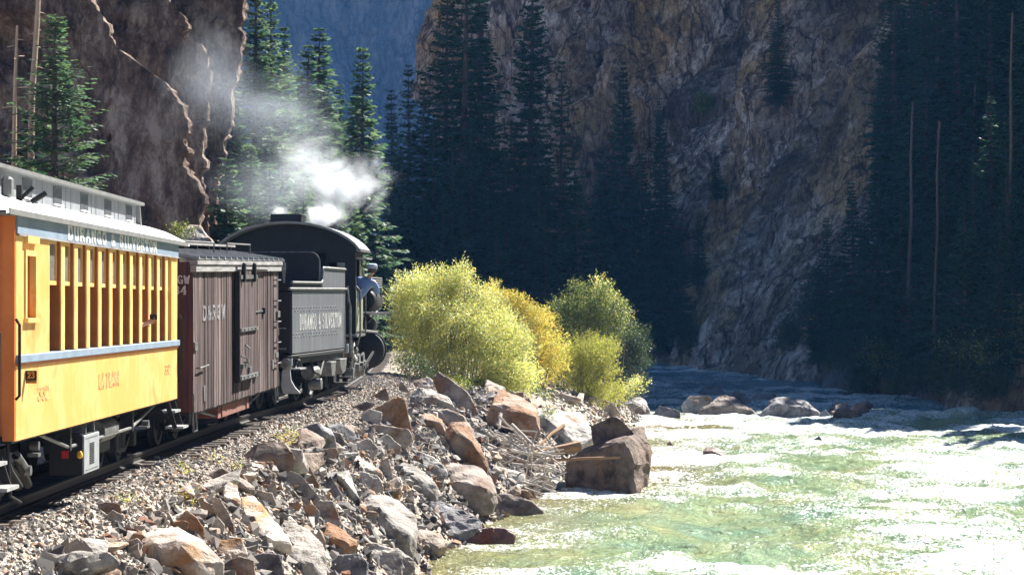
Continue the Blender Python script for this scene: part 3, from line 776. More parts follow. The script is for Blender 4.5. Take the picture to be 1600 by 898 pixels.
# ================================================================== people
def skin_chain(name, mat, parent, joints, edges, sub=2):
    """joints: name -> ((x, y, z), radius or (rx, ry)); one continuous surface grown from the skeleton"""
    bm = bmesh.new(); ly = bm.verts.layers.skin.verify(); vs = {}
    for k, (p, r) in joints.items():
        vtx = bm.verts.new(p); vs[k] = vtx
        vtx[ly].radius = r if isinstance(r, tuple) else (r, r)
    first = next(iter(joints)); vs[first][ly].use_root = True
    for a, b in edges: bm.edges.new((vs[a], vs[b]))
    me = bpy.data.meshes.new(name); bm.to_mesh(me); bm.free()
    o = link(name, me, mat, parent)
    md = o.modifiers.new('skin', 'SKIN'); md.use_smooth_shade = True
    sb_ = o.modifiers.new('sub', 'SUBSURF'); sb_.levels = sub; sb_.render_levels = sub
    return o
def hand_joints(J, E, wrist, tag_, d, side, s=1.0):
    """palm, four bent fingers and a thumb, grown from a wrist joint; d = pointing direction, side = across the palm"""
    d, side = Vector(d).normalized(), Vector(side).normalized(); w_ = Vector(J[wrist][0]); nrm = d.cross(side).normalized()
    pm = w_ + d * .07 * s
    J[tag_ + 'palm'] = (tuple(pm), (.034 * s, .02 * s)); E.append((wrist, tag_ + 'palm'))
    for k, (off, ln) in enumerate(((-.03, .062), (-.01, .075), (.011, .072), (.031, .056))):
        b = pm + side * off * s + d * .02 * s; m1 = b + d * ln * .55 * s + nrm * .008 * s; t_ = m1 + d * ln * .35 * s + nrm * .03 * s
        for nm, p, r in (('a', b, .0105), ('b', m1, .0095), ('c', t_, .008)): J[f'{tag_}f{k}{nm}'] = (tuple(p), r * s)
        E += [(tag_ + 'palm', f'{tag_}f{k}a'), (f'{tag_}f{k}a', f'{tag_}f{k}b'), (f'{tag_}f{k}b', f'{tag_}f{k}c')]
    b = pm - side * .035 * s - d * .025 * s; t_ = b - side * .03 * s + d * .035 * s + nrm * .02 * s
    J[tag_ + 'ta'] = (tuple(b), .012 * s); J[tag_ + 'tb'] = (tuple(t_), .0095 * s)
    E += [(tag_ + 'palm', tag_ + 'ta'), (tag_ + 'ta', tag_ + 'tb')]
def head_mesh(name, mat, parent, c, yaw=0.0, tilt=0.0, s=1.0):
    """a head with brow, nose, mouth, chin and ears; the face looks along +y before yaw"""
    bm = bmesh.new(); bmesh.ops.create_uvsphere(bm, u_segments=24, v_segments=18, radius=1)
    for v in bm.verts:
        x, y, z = v.co
        fx_, fy_, fz_ = .075 * x, .095 * y, .118 * z
        if z < 0: k = 1 + .38 * z; fx_ *= k; fy_ = fy_ * (1 + .25 * z) + (.012 * -z if y > 0 else .02 * -z)
        if y > .2:
            nose = math.exp(-((x / .16) ** 2)) * math.exp(-(((z + .12) / .26) ** 2)); fy_ += .026 * nose * (1 if z > -.3 else .5)
            fy_ += .007 * math.exp(-(((z - .24) / .12) ** 2)) - .008 * math.exp(-(((abs(x) - .38) / .2) ** 2)) * math.exp(-(((z - .03) / .13) ** 2))
            fy_ += .007 * math.exp(-((x / .3) ** 2)) * math.exp(-(((z + .52) / .1) ** 2))
        if abs(x) > .9 and abs(z) < .35 and abs(y) < .4: fx_ *= 1.16
        v.co = (fx_ * s, fy_ * s, fz_ * s)
    bmesh.ops.rotate(bm, verts=bm.verts, matrix=Matrix.Rotation(yaw, 3, 'Z') @ Matrix.Rotation(tilt, 3, 'X'))
    bmesh.ops.translate(bm, verts=bm.verts, vec=c)
    for f in bm.faces: f.smooth = True
    me = bpy.data.meshes.new(name); bm.to_mesh(me); bm.free()
    return link(name, me, mat, parent)

# ================================================================== running gear
def wheelset(parent, y, r, gauge_half=.457):
    mb = MB(); mb.cyl((-gauge_half - .16, y, r), (gauge_half + .16, y, r), .055, 12)
    ax = mb.build('axle', M['dark_iron'], parent, True)
    for sd in (-1, 1):
        x = sd * gauge_half
        w_ = MB(); w_.lathe((x - sd * .035, y, r), (sd, 0, 0), [(-.012, r * .55), (-.012, r + .03), (.016, r + .03), (.022, r), (.10, r - .008), (.10, r * .78), (.06, r * .72), (.05, r * .3), (.11, r * .26), (.11, .0)], 28)
        w_.build('wheel', M['dark_iron'], parent, True)
def truck(parent, yc, wb=1.5, r=.36, half=.68, mat='dark_iron'):
    t = MB()
    for sd in (-1, 1):
        x = sd * half
        t.bar((x, yc - wb / 2 - .22, r + .10), (x, yc + wb / 2 + .22, r + .10), .05, .07)
        t.bar((x, yc - wb / 2, r + .06), (x, yc - .3, r - .14), .05, .06); t.bar((x, yc + wb / 2, r + .06), (x, yc + .3, r - .14), .05, .06)
        t.bar((x, yc - .32, r - .15), (x, yc + .32, r - .15), .05, .06)
        t.bar((x, yc - wb / 2, r + .12), (x, yc, r + .30), .05, .05); t.bar((x, yc + wb / 2, r + .12), (x, yc, r + .30), .05, .05)
        for dy in (-.2, .2): t.bar((x, yc + dy, r - .15), (x, yc + dy, r + .24), .06, .05)
        for dy in (-.1, 0, .1): t.cyl((x + sd * .01, yc + dy, r - .1), (x + sd * .01, yc + dy, r + .12), .045, 10)
    t.box(-half - .06, half + .06, yc - .16, yc + .16, r + .14, r + .30)
    for dy in (-wb / 2 - .24, wb / 2 + .24): t.box(-half, half, yc + dy - .05, yc + dy + .05, r + .02, r + .14)
    t.build('truck_frame', M[mat], parent)
    for dy in (-wb / 2, wb / 2):
        j = MB()
        for sd in (-1, 1): j.box(sd * half - .09, sd * half + .09, yc + dy - .1, yc + dy + .1, r - .13, r + .12)
        j.build('journal_box', M[mat], parent, bevel=.02)
        wheelset(parent, yc + dy, r)

def place(name, p0, p1, label, cat):
    """an Empty on the track between two points of the track's centre line, y axis along the vehicle"""
    c = (np.array(p0) + np.array(p1)) / 2; d = np.array(p1) - np.array(p0)
    yaw = -math.atan2(d[0], d[1]); pit = math.atan2(d[2], math.hypot(d[0], d[1]))
    o = empty(name, c, (pit, 0, yaw)); o.rotation_mode = 'XYZ'
    return tag(o, label, cat)
def lerp(a, b, t): return a + (b - a) * t

# ================================================================== passenger coach
HL = 6.0                                                        # half length of the body
coach = place('passenger_coach', (-6.335, 25.6, 0.0), (-6.295, 37.6, 0.0), 'yellow wooden passenger coach with open windows and a white clerestory roof, at the left', 'railway coach')
Yb = lambda Y: Y - 31.6                                         # distance from the camera -> along the body
part('underframe', M['dark_iron'], coach, (-1.2, 1.2, -HL + .02, HL - .02, .86, .93), (-.35, .35, -HL - .9, HL + .9, .70, .858))
part('floor', M['interior'], coach, (-1.17, 1.17, -HL + .03, HL - .03, .932, 1.06))
for sd in (1, -1):                                              # tongue-and-groove siding
    mb = MB(); x = sd * 1.25; nb = 200; wd = 2 * HL / nb
    for k in range(nb):
        y0 = -HL + k * wd
        mb.prism([(y0, 0), (y0 + wd * .14, .009), (y0 + wd * .86, .009), (y0 + wd, 0), (y0 + wd, -.05), (y0, -.05)], lambda a, b, s=sd: (s * (1.241 + b), a, .89), lambda a, b, s=sd: (s * (1.241 + b), a, 1.683))
    mb.build('side_siding', M['yellow'], coach)
mb = MB(); y0, y1 = Yb(25.6), Yb(27.42)                         # closed panel beside the end, round the little window
wy0, wy1 = Yb(26.02), Yb(26.62)
def siding_strip(mb, a, b, z0, z1, n):
    wd = (b - a) / n
    for k in range(n):
        c0 = a + k * wd
        mb.prism([(c0, 0), (c0 + wd * .14, .009), (c0 + wd * .86, .009), (c0 + wd, 0), (c0 + wd, -.05), (c0, -.05)], lambda p, q: (1.241 + q, p, z0), lambda p, q: (1.241 + q, p, z1))
siding_strip(mb, y0, wy0, 1.772, 3.012, 7); siding_strip(mb, wy1, y1, 1.772, 3.012, 13)
siding_strip(mb, wy0, wy1, 1.772, 2.13, 10); siding_strip(mb, wy0, wy1, 2.86, 3.012, 10)
mb.build('end_panel', M['yellow'], coach)
wf = MB()
wf.box(1.20, 1.27, wy0 - .002, wy0 + .06, 2.13, 2.86); wf.box(1.20, 1.27, wy1 - .06, wy1 + .002, 2.13, 2.86); wf.box(1.20, 1.272, wy0 + .062, wy1 - .062, 2.80, 2.858); wf.box(1.20, 1.30, wy0 - .03, wy1 + .03, 2.10, 2.148)
fr_ = wf.build('window_frame', M['yellow'], coach)
part('window_reveal', M['orange'], fr_, (1.10, 1.199, wy0 + .05, wy0 + .065, 2.15, 2.80), (1.10, 1.199, wy1 - .065, wy1 - .05, 2.15, 2.80), (1.10, 1.12, wy0 + .07, wy1 - .07, 2.15, 2.45))
part('step_hook', M['yellow'], coach, (1.25, 1.30, Yb(25.98), Yb(26.6), 2.93, 3.005))
siding = MB(); siding_strip(siding, Yb(37.0), HL, 1.772, 3.012, 9); siding.build('end_panel', M['yellow'], coach)
part('end_panel', M['orange'], coach, (-1.25, -1.19, y0, y1, 1.772, 3.012), (-1.25, -1.19, Yb(37.0), HL, 1.772, 3.012))
post_y = [Yb(28.22 + .826 * i) for i in range(11)]
pm = MB().box(1.155, 1.252, -.115, .115, 1.772, 3.012).mesh('window_post', bevel=.008)
pm.materials.append(M['yellow'])
jm = MB().box(1.13, 1.236, -.128, -.1165, 1.774, 3.010).mesh('window_jamb'); jm.materials.append(M['jamb'])  # jamb board in darkened paint: the shade on the post sides put into colour
for sd in (1, -1):
    for py_ in post_y:
        o = link('window_post', pm, None, coach, (0, py_, 0))
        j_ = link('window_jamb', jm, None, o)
        if sd < 0: o.rotation_euler = (0, 0, math.pi); o.location = (0, py_, 0)
edges_ = [Yb(27.42)] + [p for py_ in post_y for p in (py_ - .115, py_ + .115)] + [Yb(37.0)]
for k in range(0, len(edges_), 2):                              # raised sash in every opening
    a_, b_ = edges_[k] + .004, edges_[k + 1] - .004
    sash = part('window_sash', M['yellow'], coach, (1.165, 1.205, a_, b_, 2.51, 2.555), (1.165, 1.205, a_, b_, 2.965, 3.010), (1.165, 1.205, a_, a_ + .035, 2.557, 2.963), (1.165, 1.205, b_ - .035, b_, 2.557, 2.963))
    part('window_pane', M['dusty_glass'], sash, (1.180, 1.188, a_ + .036, b_ - .036, 2.557, 2.963))
    if k % 4 == 2: part('window_catch', M['yellow'], sash, (1.16, 1.23, a_, a_ + .05, 1.99 + .07 * (k % 3), 2.04 + .07 * (k % 3)))
part('belt_rail', M['blue_paint'], coach, (1.16, 1.295, -HL, HL, 1.686, 1.770), (-1.295, -1.16, -HL, HL, 1.686, 1.770), bevel=.006)
part('belt_moulding', M['orange'], coach, (1.252, 1.272, -HL, HL, 1.655, 1.684))
lb = part('letterboard', M['blue_paint'], coach, (1.16, 1.268, -HL - .01, HL + .01, 3.018, 3.262), (-1.268, -1.16, -HL, HL, 3.018, 3.262))
part('letterboard_moulding', M['fascia_wood'], coach, (1.255, 1.285, -HL, HL, 2.995, 3.016))
lettering('DURANGO & SILVERTON', (1.269, Yb(28.42), 3.045), (0, 1, 0), (1, 0, 0), 6.9, .145, .062, M['white_letter'], lb, vthin=.5, gap=.34)
lettering('332', (1.2505, Yb(26.75), 1.27), (0, 1, 0), (1, 0, 0), .62, .135, .045, M['brown_letter'], coach)
lettering('LA PLATA', (1.2505, Yb(30.62), 1.28), (0, 1, 0), (1, 0, 0), 1.55, .14, .07, M['brown_letter'], coach)
lettering('332', (1.2505, Yb(36.3), 1.29), (0, 1, 0), (1, 0, 0), .55, .13, .04, M['brown_letter'], coach)
sg = part('number_sign', M['loco_black'], coach, (1.255, 1.372, Yb(26.06), Yb(26.08), 1.50, 1.60), (1.258, 1.370, Yb(26.062), Yb(26.078), 1.468, 1.499))
lettering('23', (1.278, Yb(26.059), 1.524), (1, 0, 0), (0, -1, 0), .072, .06, .013, M['gold_letter'], sg, depth=.003)
lettering('COACH', (1.268, Yb(26.061), 1.475), (1, 0, 0), (0, -1, 0), .092, .016, .006, M['gold_letter'], sg, depth=.003)
# ends, bulkheads, ceiling, seats
for e in (-1, 1):
    eb = part('end_wall', M['orange'], coach, (.42, 1.24, e * HL - .03 * e - .03, e * HL - .03 * e + .03, .935, 3.2), (-1.24, -.42, e * HL - .03 * e - .03, e * HL - .03 * e + .03, .935, 3.2), (-.418, .418, e * HL - .03 * e - .03, e * HL - .03 * e + .03, 2.95, 3.2))
    part('end_door', M['orange'], eb, (-.41, .41, e * HL - .05 * e - .02, e * HL - .05 * e + .02, 1.065, 2.945))
    part('corner_post', M['orange'], eb, (1.12, 1.246, e * (HL + .03) - .029, e * (HL + .03) + .029, .89, 3.21), (-1.246, -1.12, e * (HL + .03) - .029, e * (HL + .03) + .029, .89, 3.21))
    pf = part('platform', M['dark_iron'], coach, (-1.1, 1.1, e * (HL + .46) - .4, e * (HL + .46) + .4, .88, .96))
    st = MB()
    for k, z in enumerate((.70, .46)): st.box(.95 + .10 * k, 1.20 + .12 * k, e * (HL + .48) - .30, e * (HL + .48) + .30, z - .035, z)
    st.build('platform_step', M['step_metal'], pf)
    st = MB()
    for dy in (-.33, .33): st.bar((1.05, e * (HL + .48) + dy, .9), (1.2, e * (HL + .48) + dy, .44), .025, .07); st.bar((.95, e * (HL + .48) + dy, .72), (1.22, e * (HL + .48) + dy, .44), .02, .05)
    st.build('step_hanger', M['dark_iron'], pf)
    gr = MB(); gr.tube([(1.27, e * (HL + .10), 1.32), (1.31, e * (HL + .12), 1.36), (1.31, e * (HL + .12), 2.08), (1.27, e * (HL + .10), 2.14)], .016, 8)
    gr.tube([(1.14, e * (HL + .35), 1.15), (1.16, e * (HL + .4), 2.0), (1.12, e * (HL + .7), 2.02)], .018, 8)
    gr.build('handrail', M['dark_iron'], coach, True)
    part('buffer_beam', M['dark_iron'], coach, (-1.0, 1.0, e * (HL + .9) - .06, e * (HL + .9) + .06, .64, .88))
    part('coupler', M['dark_iron'], coach, (-.09, .09, e * (HL + 1.12) - .16, e * (HL + 1.12) + .16, .55, .75), bevel=.03)
part('ceiling', M['interior'], coach, (-1.15, 1.15, -HL + .06, HL - .06, 3.20, 3.24))
part('partition', M['interior'], coach, (-1.15, 1.15, Yb(27.3), Yb(27.36), 1.062, 3.198))
for k in range(9):
    yy = Yb(28.5 + .95 * k)
    s_ = part('seat', M['seat'], coach, (.35, 1.12, yy, yy + .42, 1.42, 1.52), (-1.12, -.35, yy, yy + .42, 1.42, 1.52), bevel=.02)
    part('seat_back', M['seat'], s_, (.35, 1.12, yy - .07, yy - .005, 1.45, 2.02), (-1.12, -.35, yy - .07, yy - .005, 1.45, 2.02), bevel=.02)
# roof: lower deck with rounded ends
def roof_ring(y, k):
    """cross-section at y; k = 1 full height, 0 flattened to the eaves"""
    pts = [(-1.325, 3.215), (-1.32, 3.25), (-1.22, 3.315), (-1.05, 3.40), (-.8, 3.475), (-.4, 3.53), (0, 3.545)]
    pts = pts + [(-x, z) for x, z in pts[:-1][::-1]]
    return [(x, y, 3.205 + (z - 3.205) * k if z > 3.25 else z - (1 - k) * .03) for x, z in pts]
ys = [-HL - .85 + .85 * t for t in (0, .02, .06, .14, .28, .5, .8)]
ks = [.16, .3, .43, .6, .78, .93, 1.0]
front = [(-y, k) for y, k in list(zip(ys, ks))[::-1]]
mb = MB(); mb.loft([roof_ring(y, k) for y, k in list(zip(ys, ks)) + [(HL * q / 6, 1) for q in range(-5, 6)] + front])
rf = mb.build('roof', M['roof_white'], coach, True)
und = MB(); und.box(-1.31, 1.31, -HL - .80, HL + .80, 3.195, 3.213); und.build('soffit', M['roof_grey'], rf)
part('eave_edge', M['roof_grey'], rf, (1.30, 1.332, -HL - .7, HL + .7, 3.19, 3.25), (-1.332, -1.30, -HL - .7, HL + .7, 3.19, 3.25))
# clerestory
cl0, cl1 = -HL - .2, HL - 1.25
cl = part('clerestory', M['clere_paint'], rf, (-.82, .82, cl0, cl1, 3.44, 3.745))
mb = MB(); mb.prism([(-.93, 3.742), (-.93, 3.785), (-.6, 3.835), (0, 3.86), (.6, 3.835), (.93, 3.785), (.93, 3.742)], lambda a, b: (a, cl0 - .35, b), lambda a, b: (a, cl1 + .12, b))
mb.build('clerestory_roof', M['roof_grey'], rf)
mb = MB(); mb.prism([(cl1 + .1, 3.74), (cl1 + .16, 3.74), (cl1 + .34, 3.42), (cl1 + .26, 3.42)], lambda a, b: (-.86, a, b), lambda a, b: (.86, a, b))
mb.build('clerestory_end', M['roof_grey'], rf)
for k, Y in enumerate((28.32, 30.17, 32.02, 33.86, 35.68)):
    yy = Yb(Y)
    part('clerestory_window', M['clere_glass'], rf, (.815, .828, yy - .27, yy + .27, 3.505, 3.715), (-.828, -.815, yy - .27, yy + .27, 3.505, 3.715))
    part('window_sill', M['white_letter'], rf, (.821, .85, yy - .29, yy + .29, 3.485, 3.503))
    part('wall_batten', M['clere_paint'], rf, (.819, .826, yy + .9, yy + .915, 3.45, 3.74), (.819, .826, yy + .55, yy + .565, 3.45, 3.74))
mb = MB(); yy = Yb(27.0)
mb.box(.97, 1.03, yy - .03, yy + .03, 3.38, 3.58); mb.tube([(1.0, yy, 3.42), (1.14, yy + .05, 3.56)], .022, 8); mb.tube([(1.12, yy + .05, 3.40), (1.27, yy + .1, 3.50)], .03, 8); mb.tube([(1.0, yy + .05, 3.41), (1.15, yy + .25, 3.40)], .012, 6)
mb.build('roof_bracket', M['dark_iron'], rf)
part('smoke_jack', M['roof_grey'], rf, (.86, .97, yy - .30, yy - .12, 3.44, 3.66), bevel=.03)
# under the floor
truck(coach, -HL + 1.75, 1.6); truck(coach, HL - 1.75, 1.6)
gb = part('generator_box', M['dark_iron'], coach, (.80, 1.19, Yb(29.8), Yb(30.88), .26, .74))
part('box_door', M['grey_box'], gb, (1.191, 1.215, Yb(29.81), Yb(30.87), .27, .73), bevel=.006)
part('door_louvre', M['dark_iron'], gb, *[(1.2155, 1.222, Yb(30.18), Yb(30.5), .37 + .022 * k, .38 + .022 * k) for k in range(12)])
part('door_trim', M['worn_iron'], gb, (1.2155, 1.219, Yb(29.9), Yb(30.78), .685, .695), (1.2155, 1.219, Yb(29.9), Yb(30.78), .305, .315))
part('red_reflector', M['red_lens'], gb, (.95, 1.03, Yb(29.8) - .012, Yb(29.8), .46, .60))
mb = MB(); mb.lathe((1.17, Yb(29.77), .46), (0, 0, 1), [(0, .015), (.02, .035), (.06, .035), (.09, .015)], 10); mb.build('drain_cock', M['yellow_cock'], gb, True)
mb = MB(); mb.box(.95, 1.2, Yb(30.0), Yb(30.04), .74, .93); mb.box(.95, 1.2, Yb(30.6), Yb(30.64), .74, .93); mb.build('hanger', M['worn_iron'], gb)
mb = MB(); mb.cyl((1.0, Yb(31.7), .68), (1.0, Yb(32.8), .68), .15, 20); mb.build('air_tank', M['worn_iron'], coach, True)
for x in (1.12, -1.12):
    mb = MB(); mb.tube([(x, Yb(27.5), .86), (x, Yb(29.3), .62), (x, Yb(34.0), .62), (x, Yb(36.2), .86)], .022, 8); mb.build('truss_rod', M['worn_iron'], coach, True)
mb = MB()
for Y in (29.3, 34.0): mb.box(.98, 1.15, Yb(Y) - .05, Yb(Y) + .05, .58, .86); mb.box(-1.15, -.98, Yb(Y) - .05, Yb(Y) + .05, .58, .86)
mb.build('queen_post', M['dark_iron'], coach)
mb = MB(); mb.box(.2, .9, Yb(32.6), Yb(33.6), .35, .82); mb.cyl((.2, Yb(34.4), .55), (.2, Yb(35.1), .55), .16, 14)
mb.tube([(1.0, Yb(26.1), .80), (1.05, Yb(26.2), .55), (1.12, Yb(26.4), .36)], .05, 10); mb.tube([(1.1, Yb(26.35), .70), (1.12, Yb(26.9), .35)], .045, 10); mb.tube([(.9, Yb(26.3), .82), (.95, Yb(27.6), .3)], .018, 6)
mb.tube([(1.1, Yb(25.9), .85), (1.12, Yb(25.95), .3), (1.2, Yb(26.1), .22)], .02, 8)
mb.build('brake_gear', M['dark_iron'], coach)
mb = MB(); mb.tube([(1.1, Yb(26.35), .70), (1.13, Yb(26.62), .56)], .05, 10); mb.cyl((1.08, Yb(26.66), .52), (1.2, Yb(26.66), .52), .055, 12); mb.cyl((1.1, Yb(27.1), .76), (1.2, Yb(27.1), .76), .05, 12); mb.box(1.08, 1.2, Yb(27.05), Yb(27.2), .64, .68); mb.cyl((1.1, Yb(35.1), .63), (1.2, Yb(35.1), .63), .05, 10); mb.box(1.06, 1.2, Yb(34.95), Yb(35.2), .57, .60)
mb.build('brake_fitting', M['worn_iron'], coach)
COACH_YAW = coach.rotation_euler.z

# passenger holding a camera out of the window
def from_local(o, p):
    return o.matrix_basis @ Vector(p)
ppl = empty('person', coach.location, coach.rotation_euler)
tag(ppl, 'seated person inside the yellow coach holding a dark camera out of a window', 'person')
py_ = Yb(34.35)
J = {'pelvis': ((.80, py_ - .25, 1.62), .13), 'waist': ((.80, py_ - .26, 1.80), .12), 'chest': ((.82, py_ - .24, 2.02), .14), 'neck': ((.83, py_ - .22, 2.20), .055),
     'rs': ((.98, py_ - .24, 2.12), .062), 're': ((1.08, py_ - .10, 1.95), .045), 'rw': ((1.24, py_ + .08, 2.03), .03),
     'ls': ((.62, py_ - .2, 2.12), .062), 'le': ((.58, py_ + .02, 1.88), .045), 'lw': ((.72, py_ + .18, 1.80), .03),
     'rh': ((.90, py_ - .2, 1.60), .09), 'rk': ((.94, py_ + .2, 1.60), .07), 'ra': ((.94, py_ + .24, 1.16), .045), 'rt': ((.94, py_ + .38, 1.11), .035),
     'lh': ((.70, py_ - .2, 1.60), .09), 'lk': ((.66, py_ + .2, 1.60), .07), 'la': ((.66, py_ + .24, 1.16), .045), 'lt': ((.66, py_ + .38, 1.11), .035)}
E = [('pelvis', 'waist'), ('waist', 'chest'), ('chest', 'neck'), ('chest', 'rs'), ('rs', 're'), ('re', 'rw'), ('chest', 'ls'), ('ls', 'le'), ('le', 'lw'), ('pelvis', 'rh'), ('rh', 'rk'), ('rk', 'ra'), ('ra', 'rt'), ('pelvis', 'lh'), ('lh', 'lk'), ('lk', 'la'), ('la', 'lt')]
hand_joints(J, E, 'rw', 'rx', (.75, .5, .35), (0, 0, 1)); hand_joints(J, E, 'lw', 'lx', (.6, .6, -.1), (0, 0, 1))
body = skin_chain('body', M['skin'], ppl, J, E)
skin_chain('shirt', M['pink_cloth'], ppl, {k: (J[k][0], J[k][1] + .016) for k in ('pelvis', 'waist', 'chest', 'rs', 're', 'ls', 'le')}, [('pelvis', 'waist'), ('waist', 'chest'), ('chest', 'rs'), ('rs', 're'), ('chest', 'ls'), ('ls', 'le')])
skin_chain('trousers', M['dark_cloth'], ppl, {k: (J[k][0], J[k][1] + .016) for k in ('pelvis', 'rh', 'rk', 'ra', 'lh', 'lk', 'la')}, [('pelvis', 'rh'), ('rh', 'rk'), ('rk', 'ra'), ('pelvis', 'lh'), ('lh', 'lk'), ('lk', 'la')])
hd = head_mesh('head', M['skin'], ppl, (.86, py_ - .18, 2.36), -.5)
mb = MB(); mb.lathe((.86, py_ - .20, 2.34), (0, -.25, 1), [(0, .105), (.06, .11), (.11, .085), (.145, .03)], 16); mb.build('hair', M['hair'], hd, True)
cm = empty('hand_camera', coach.location, coach.rotation_euler)
tag(cm, 'small dark hand-held camera held out of the coach window', 'camera')
part('camera_body', M['dark_iron'], cm, (1.30, 1.40, py_ + .12, py_ + .19, 2.09, 2.17), bevel=.008)
mb = MB(); mb.cyl((1.355, py_ + .19, 2.125), (1.355, py_ + .24, 2.125), .03, 14); mb.build('lens', M['worn_iron'], cm, True)

# ================================================================== boxcar
BP0, BP1 = (-6.247, 39.6, .03), (-5.748, 48.7, .172)
box = place('boxcar', BP0, BP1, 'weathered grey wooden boxcar with a sliding door, coupled behind the tender', 'boxcar')
BL = 4.556
part('underframe', M['dark_iron'], box, (-1.13, 1.13, -BL + .02, BL - .02, .50, .60), (-.3, .3, -BL - .45, BL + .45, .52, .68))
rng = random.Random(5)
for sd in (1, -1):
    mb = MB(); y = -BL
    while y < BL - .02:
        wd = min(rng.choice((.085, .1, .12, .14)), BL - y); t0 = rng.uniform(-.006, .008); zt = rng.uniform(-.012, .008)
        mb.box(sd * 1.16 if sd > 0 else -1.20 - t0, 1.20 + t0 if sd > 0 else -1.16, y + .004, y + wd - .004, .555 + zt, 2.80)
        y += wd
    mb.build('side_boards', M['boards'], box)
part('lining', M['dark_iron'], box, (-1.155, 1.155, -BL + .06, BL - .06, .62, 2.86))
for e in (-1, 1):
    mb = MB(); x = -1.19
    while x < 1.18:
        wd = min(.1, 1.19 - x); mb.box(x + .003, x + wd - .003, e * BL - .03 * e - .03 + rng.uniform(-.004, .004), e * BL - .03 * e + .03 + rng.uniform(-.004, .004), .57, 2.95); x += wd
    ew = mb.build('end_boards', M['end_boards'], box)
    part('corner_iron', M['worn_iron'], ew, (1.195, 1.215, e * (BL - .04) - .035, e * (BL - .04) + .035, 1.55, 1.68), (1.195, 1.215, e * (BL - .03) - .02, e * (BL - .03) + .02, .56, .86))
    if e < 0:
        lettering('D&RGW', (.66, -BL - .036, 2.61), (1, 0, 0), (0, -1, 0), .49, .12, .026, M['faded_letter'], ew)
        lettering('34', (.905, -BL - .036, 2.44), (1, 0, 0), (0, -1, 0), .20, .125, .026, M['faded_letter'], ew)
        mb = MB(); mb.tube([(.70, -BL - .01, 2.05), (.70, -BL - .12, 2.05), (1.0, -BL - .12, 2.05), (1.0, -BL - .12, 1.05), (.7, -BL - .12, 1.03)], .014, 6); mb.tube([(.6, -BL - .1, .95), (.95, -BL - .1, .95), (.95, -BL - .1, .6)], .014, 6)
        mb.build('grab_iron', M['dark_iron'], ew, True)
for sd in (1, -1):
    fb = MB(); x0, x1 = (1.165, 1.262) if sd > 0 else (-1.262, -1.165)
    fb.box(x0, x1, -BL - .03, BL + .03, 2.79, 2.90); fb.box(x0 - .01, x1 + .022, -BL - .04, BL + .04, 2.903, 2.98)
    fb.build('fascia', M['fascia_wood'], box, bevel=.006)
mb = MB(); mb.prism([(-1.29, 2.985), (0, 3.17), (1.29, 2.985), (1.29, 3.0), (0, 3.20), (-1.29, 3.0)], lambda a, b: (a, -BL - .06, b), lambda a, b: (a, BL + .06, b))
rf = mb.build('roof', M['boxcar_roof'], box)
for k in range(16):
    yy = -BL + .05 + k * .602
    mb = MB(); mb.prism([(-1.30, 2.99), (0, 3.18), (1.30, 2.99), (1.30, 3.04), (0, 3.24), (-1.30, 3.04)], lambda a, b: (a, yy - .025, b), lambda a, b: (a, yy + .025, b))
    mb.build('roof_rib', M['boxcar_rib'], rf)
for x in (-.22, 0, .22): part('walk_board', M['fascia_wood'], rf, (x - .1, x + .1, -BL - .25, BL + .25, 3.26, 3.30))
part('walk_cleat', M['dark_iron'], rf, *[(-.34, .34, -BL + .3 + 1.2 * k, -BL + .36 + 1.2 * k, 3.19, 3.258) for k in range(8)])
mb = MB()
for a_, b_ in ((-BL + .3, BL * .05), (BL * .35, BL - .3)):
    mb.tube([(.7, a_, 3.08), (.7, a_, 3.30), (.7, b_, 3.30), (.7, b_, 3.08)], .014, 6)
mb.build('roof_rail', M['worn_iron'], rf, True)
# sliding door, proud of the side
d0, d1 = -BL + 3.92, -BL + 5.78
mb = MB(); y = d0
while y < d1 - .01:
    wd = min(.115, d1 - y); mb.box(1.225, 1.292 + rng.uniform(-.004, .004), y + .003, y + wd - .003, .86, 2.80); y += wd
dr = mb.build('door', M['boards'], box)
part('door_edge', M['dark_iron'], dr, (1.222, 1.31, d0 - .05, d0 - .002, .86, 2.80))
part('door_bar', M['worn_iron'], dr, (1.297, 1.325, d0, d1, 2.66, 2.73), (1.297, 1.335, d0, d1, 1.74, 1.80), (1.297, 1.335, d0, d1, .90, .97))
part('bar_bolt', M['dark_iron'], dr, *[(z[0], z[1], d0 + .25 + .42 * k, d0 + .33 + .42 * k, z[2], z[3]) for k in range(4) for z in ((1.336, 1.342, 1.755, 1.785), (1.336, 1.342, .92, .95))])
part('door_hanger', M['dark_iron'], dr, (1.30, 1.36, d0 + .25, d0 + .37, 2.60, 2.95), (1.30, 1.36, d1 - .45, d1 - .33, 2.60, 2.95), bevel=.02)
part('door_track', M['fascia_wood'], box, (1.264, 1.30, d0 - .2, d1 + 1.6, 2.83, 2.87))
mb = MB(); mb.tube([(1.31, d0 + .1, 1.32), (1.40, d0 + .15, 1.28), (1.40, d0 + .35, 1.20), (1.31, d0 + .42, 1.2)], .02, 6); mb.box(1.30, 1.36, d0 + .05, d0 + .35, 1.10, 1.18); mb.tube([(1.3, d0 + .6, 1.5), (1.36, d0 + .75, 1.43)], .016, 6); mb.box(1.30, 1.34, d0 + .9, d0 + 1.1, 1.02, 1.1)
mb.build('door_latch', M['worn_iron'], dr)
part('door_stop', M['dark_iron'], box, (1.205, 1.26, BL - 2.05, BL - 1.85, 2.0, 2.11), (1.205, 1.28, d1 + .2, d1 + .5, .88, .95))
part('latch_bar', M['worn_iron'], box, (1.205, 1.225, d1 + .1, BL - 2.05, 2.04, 2.07))
mb = MB()
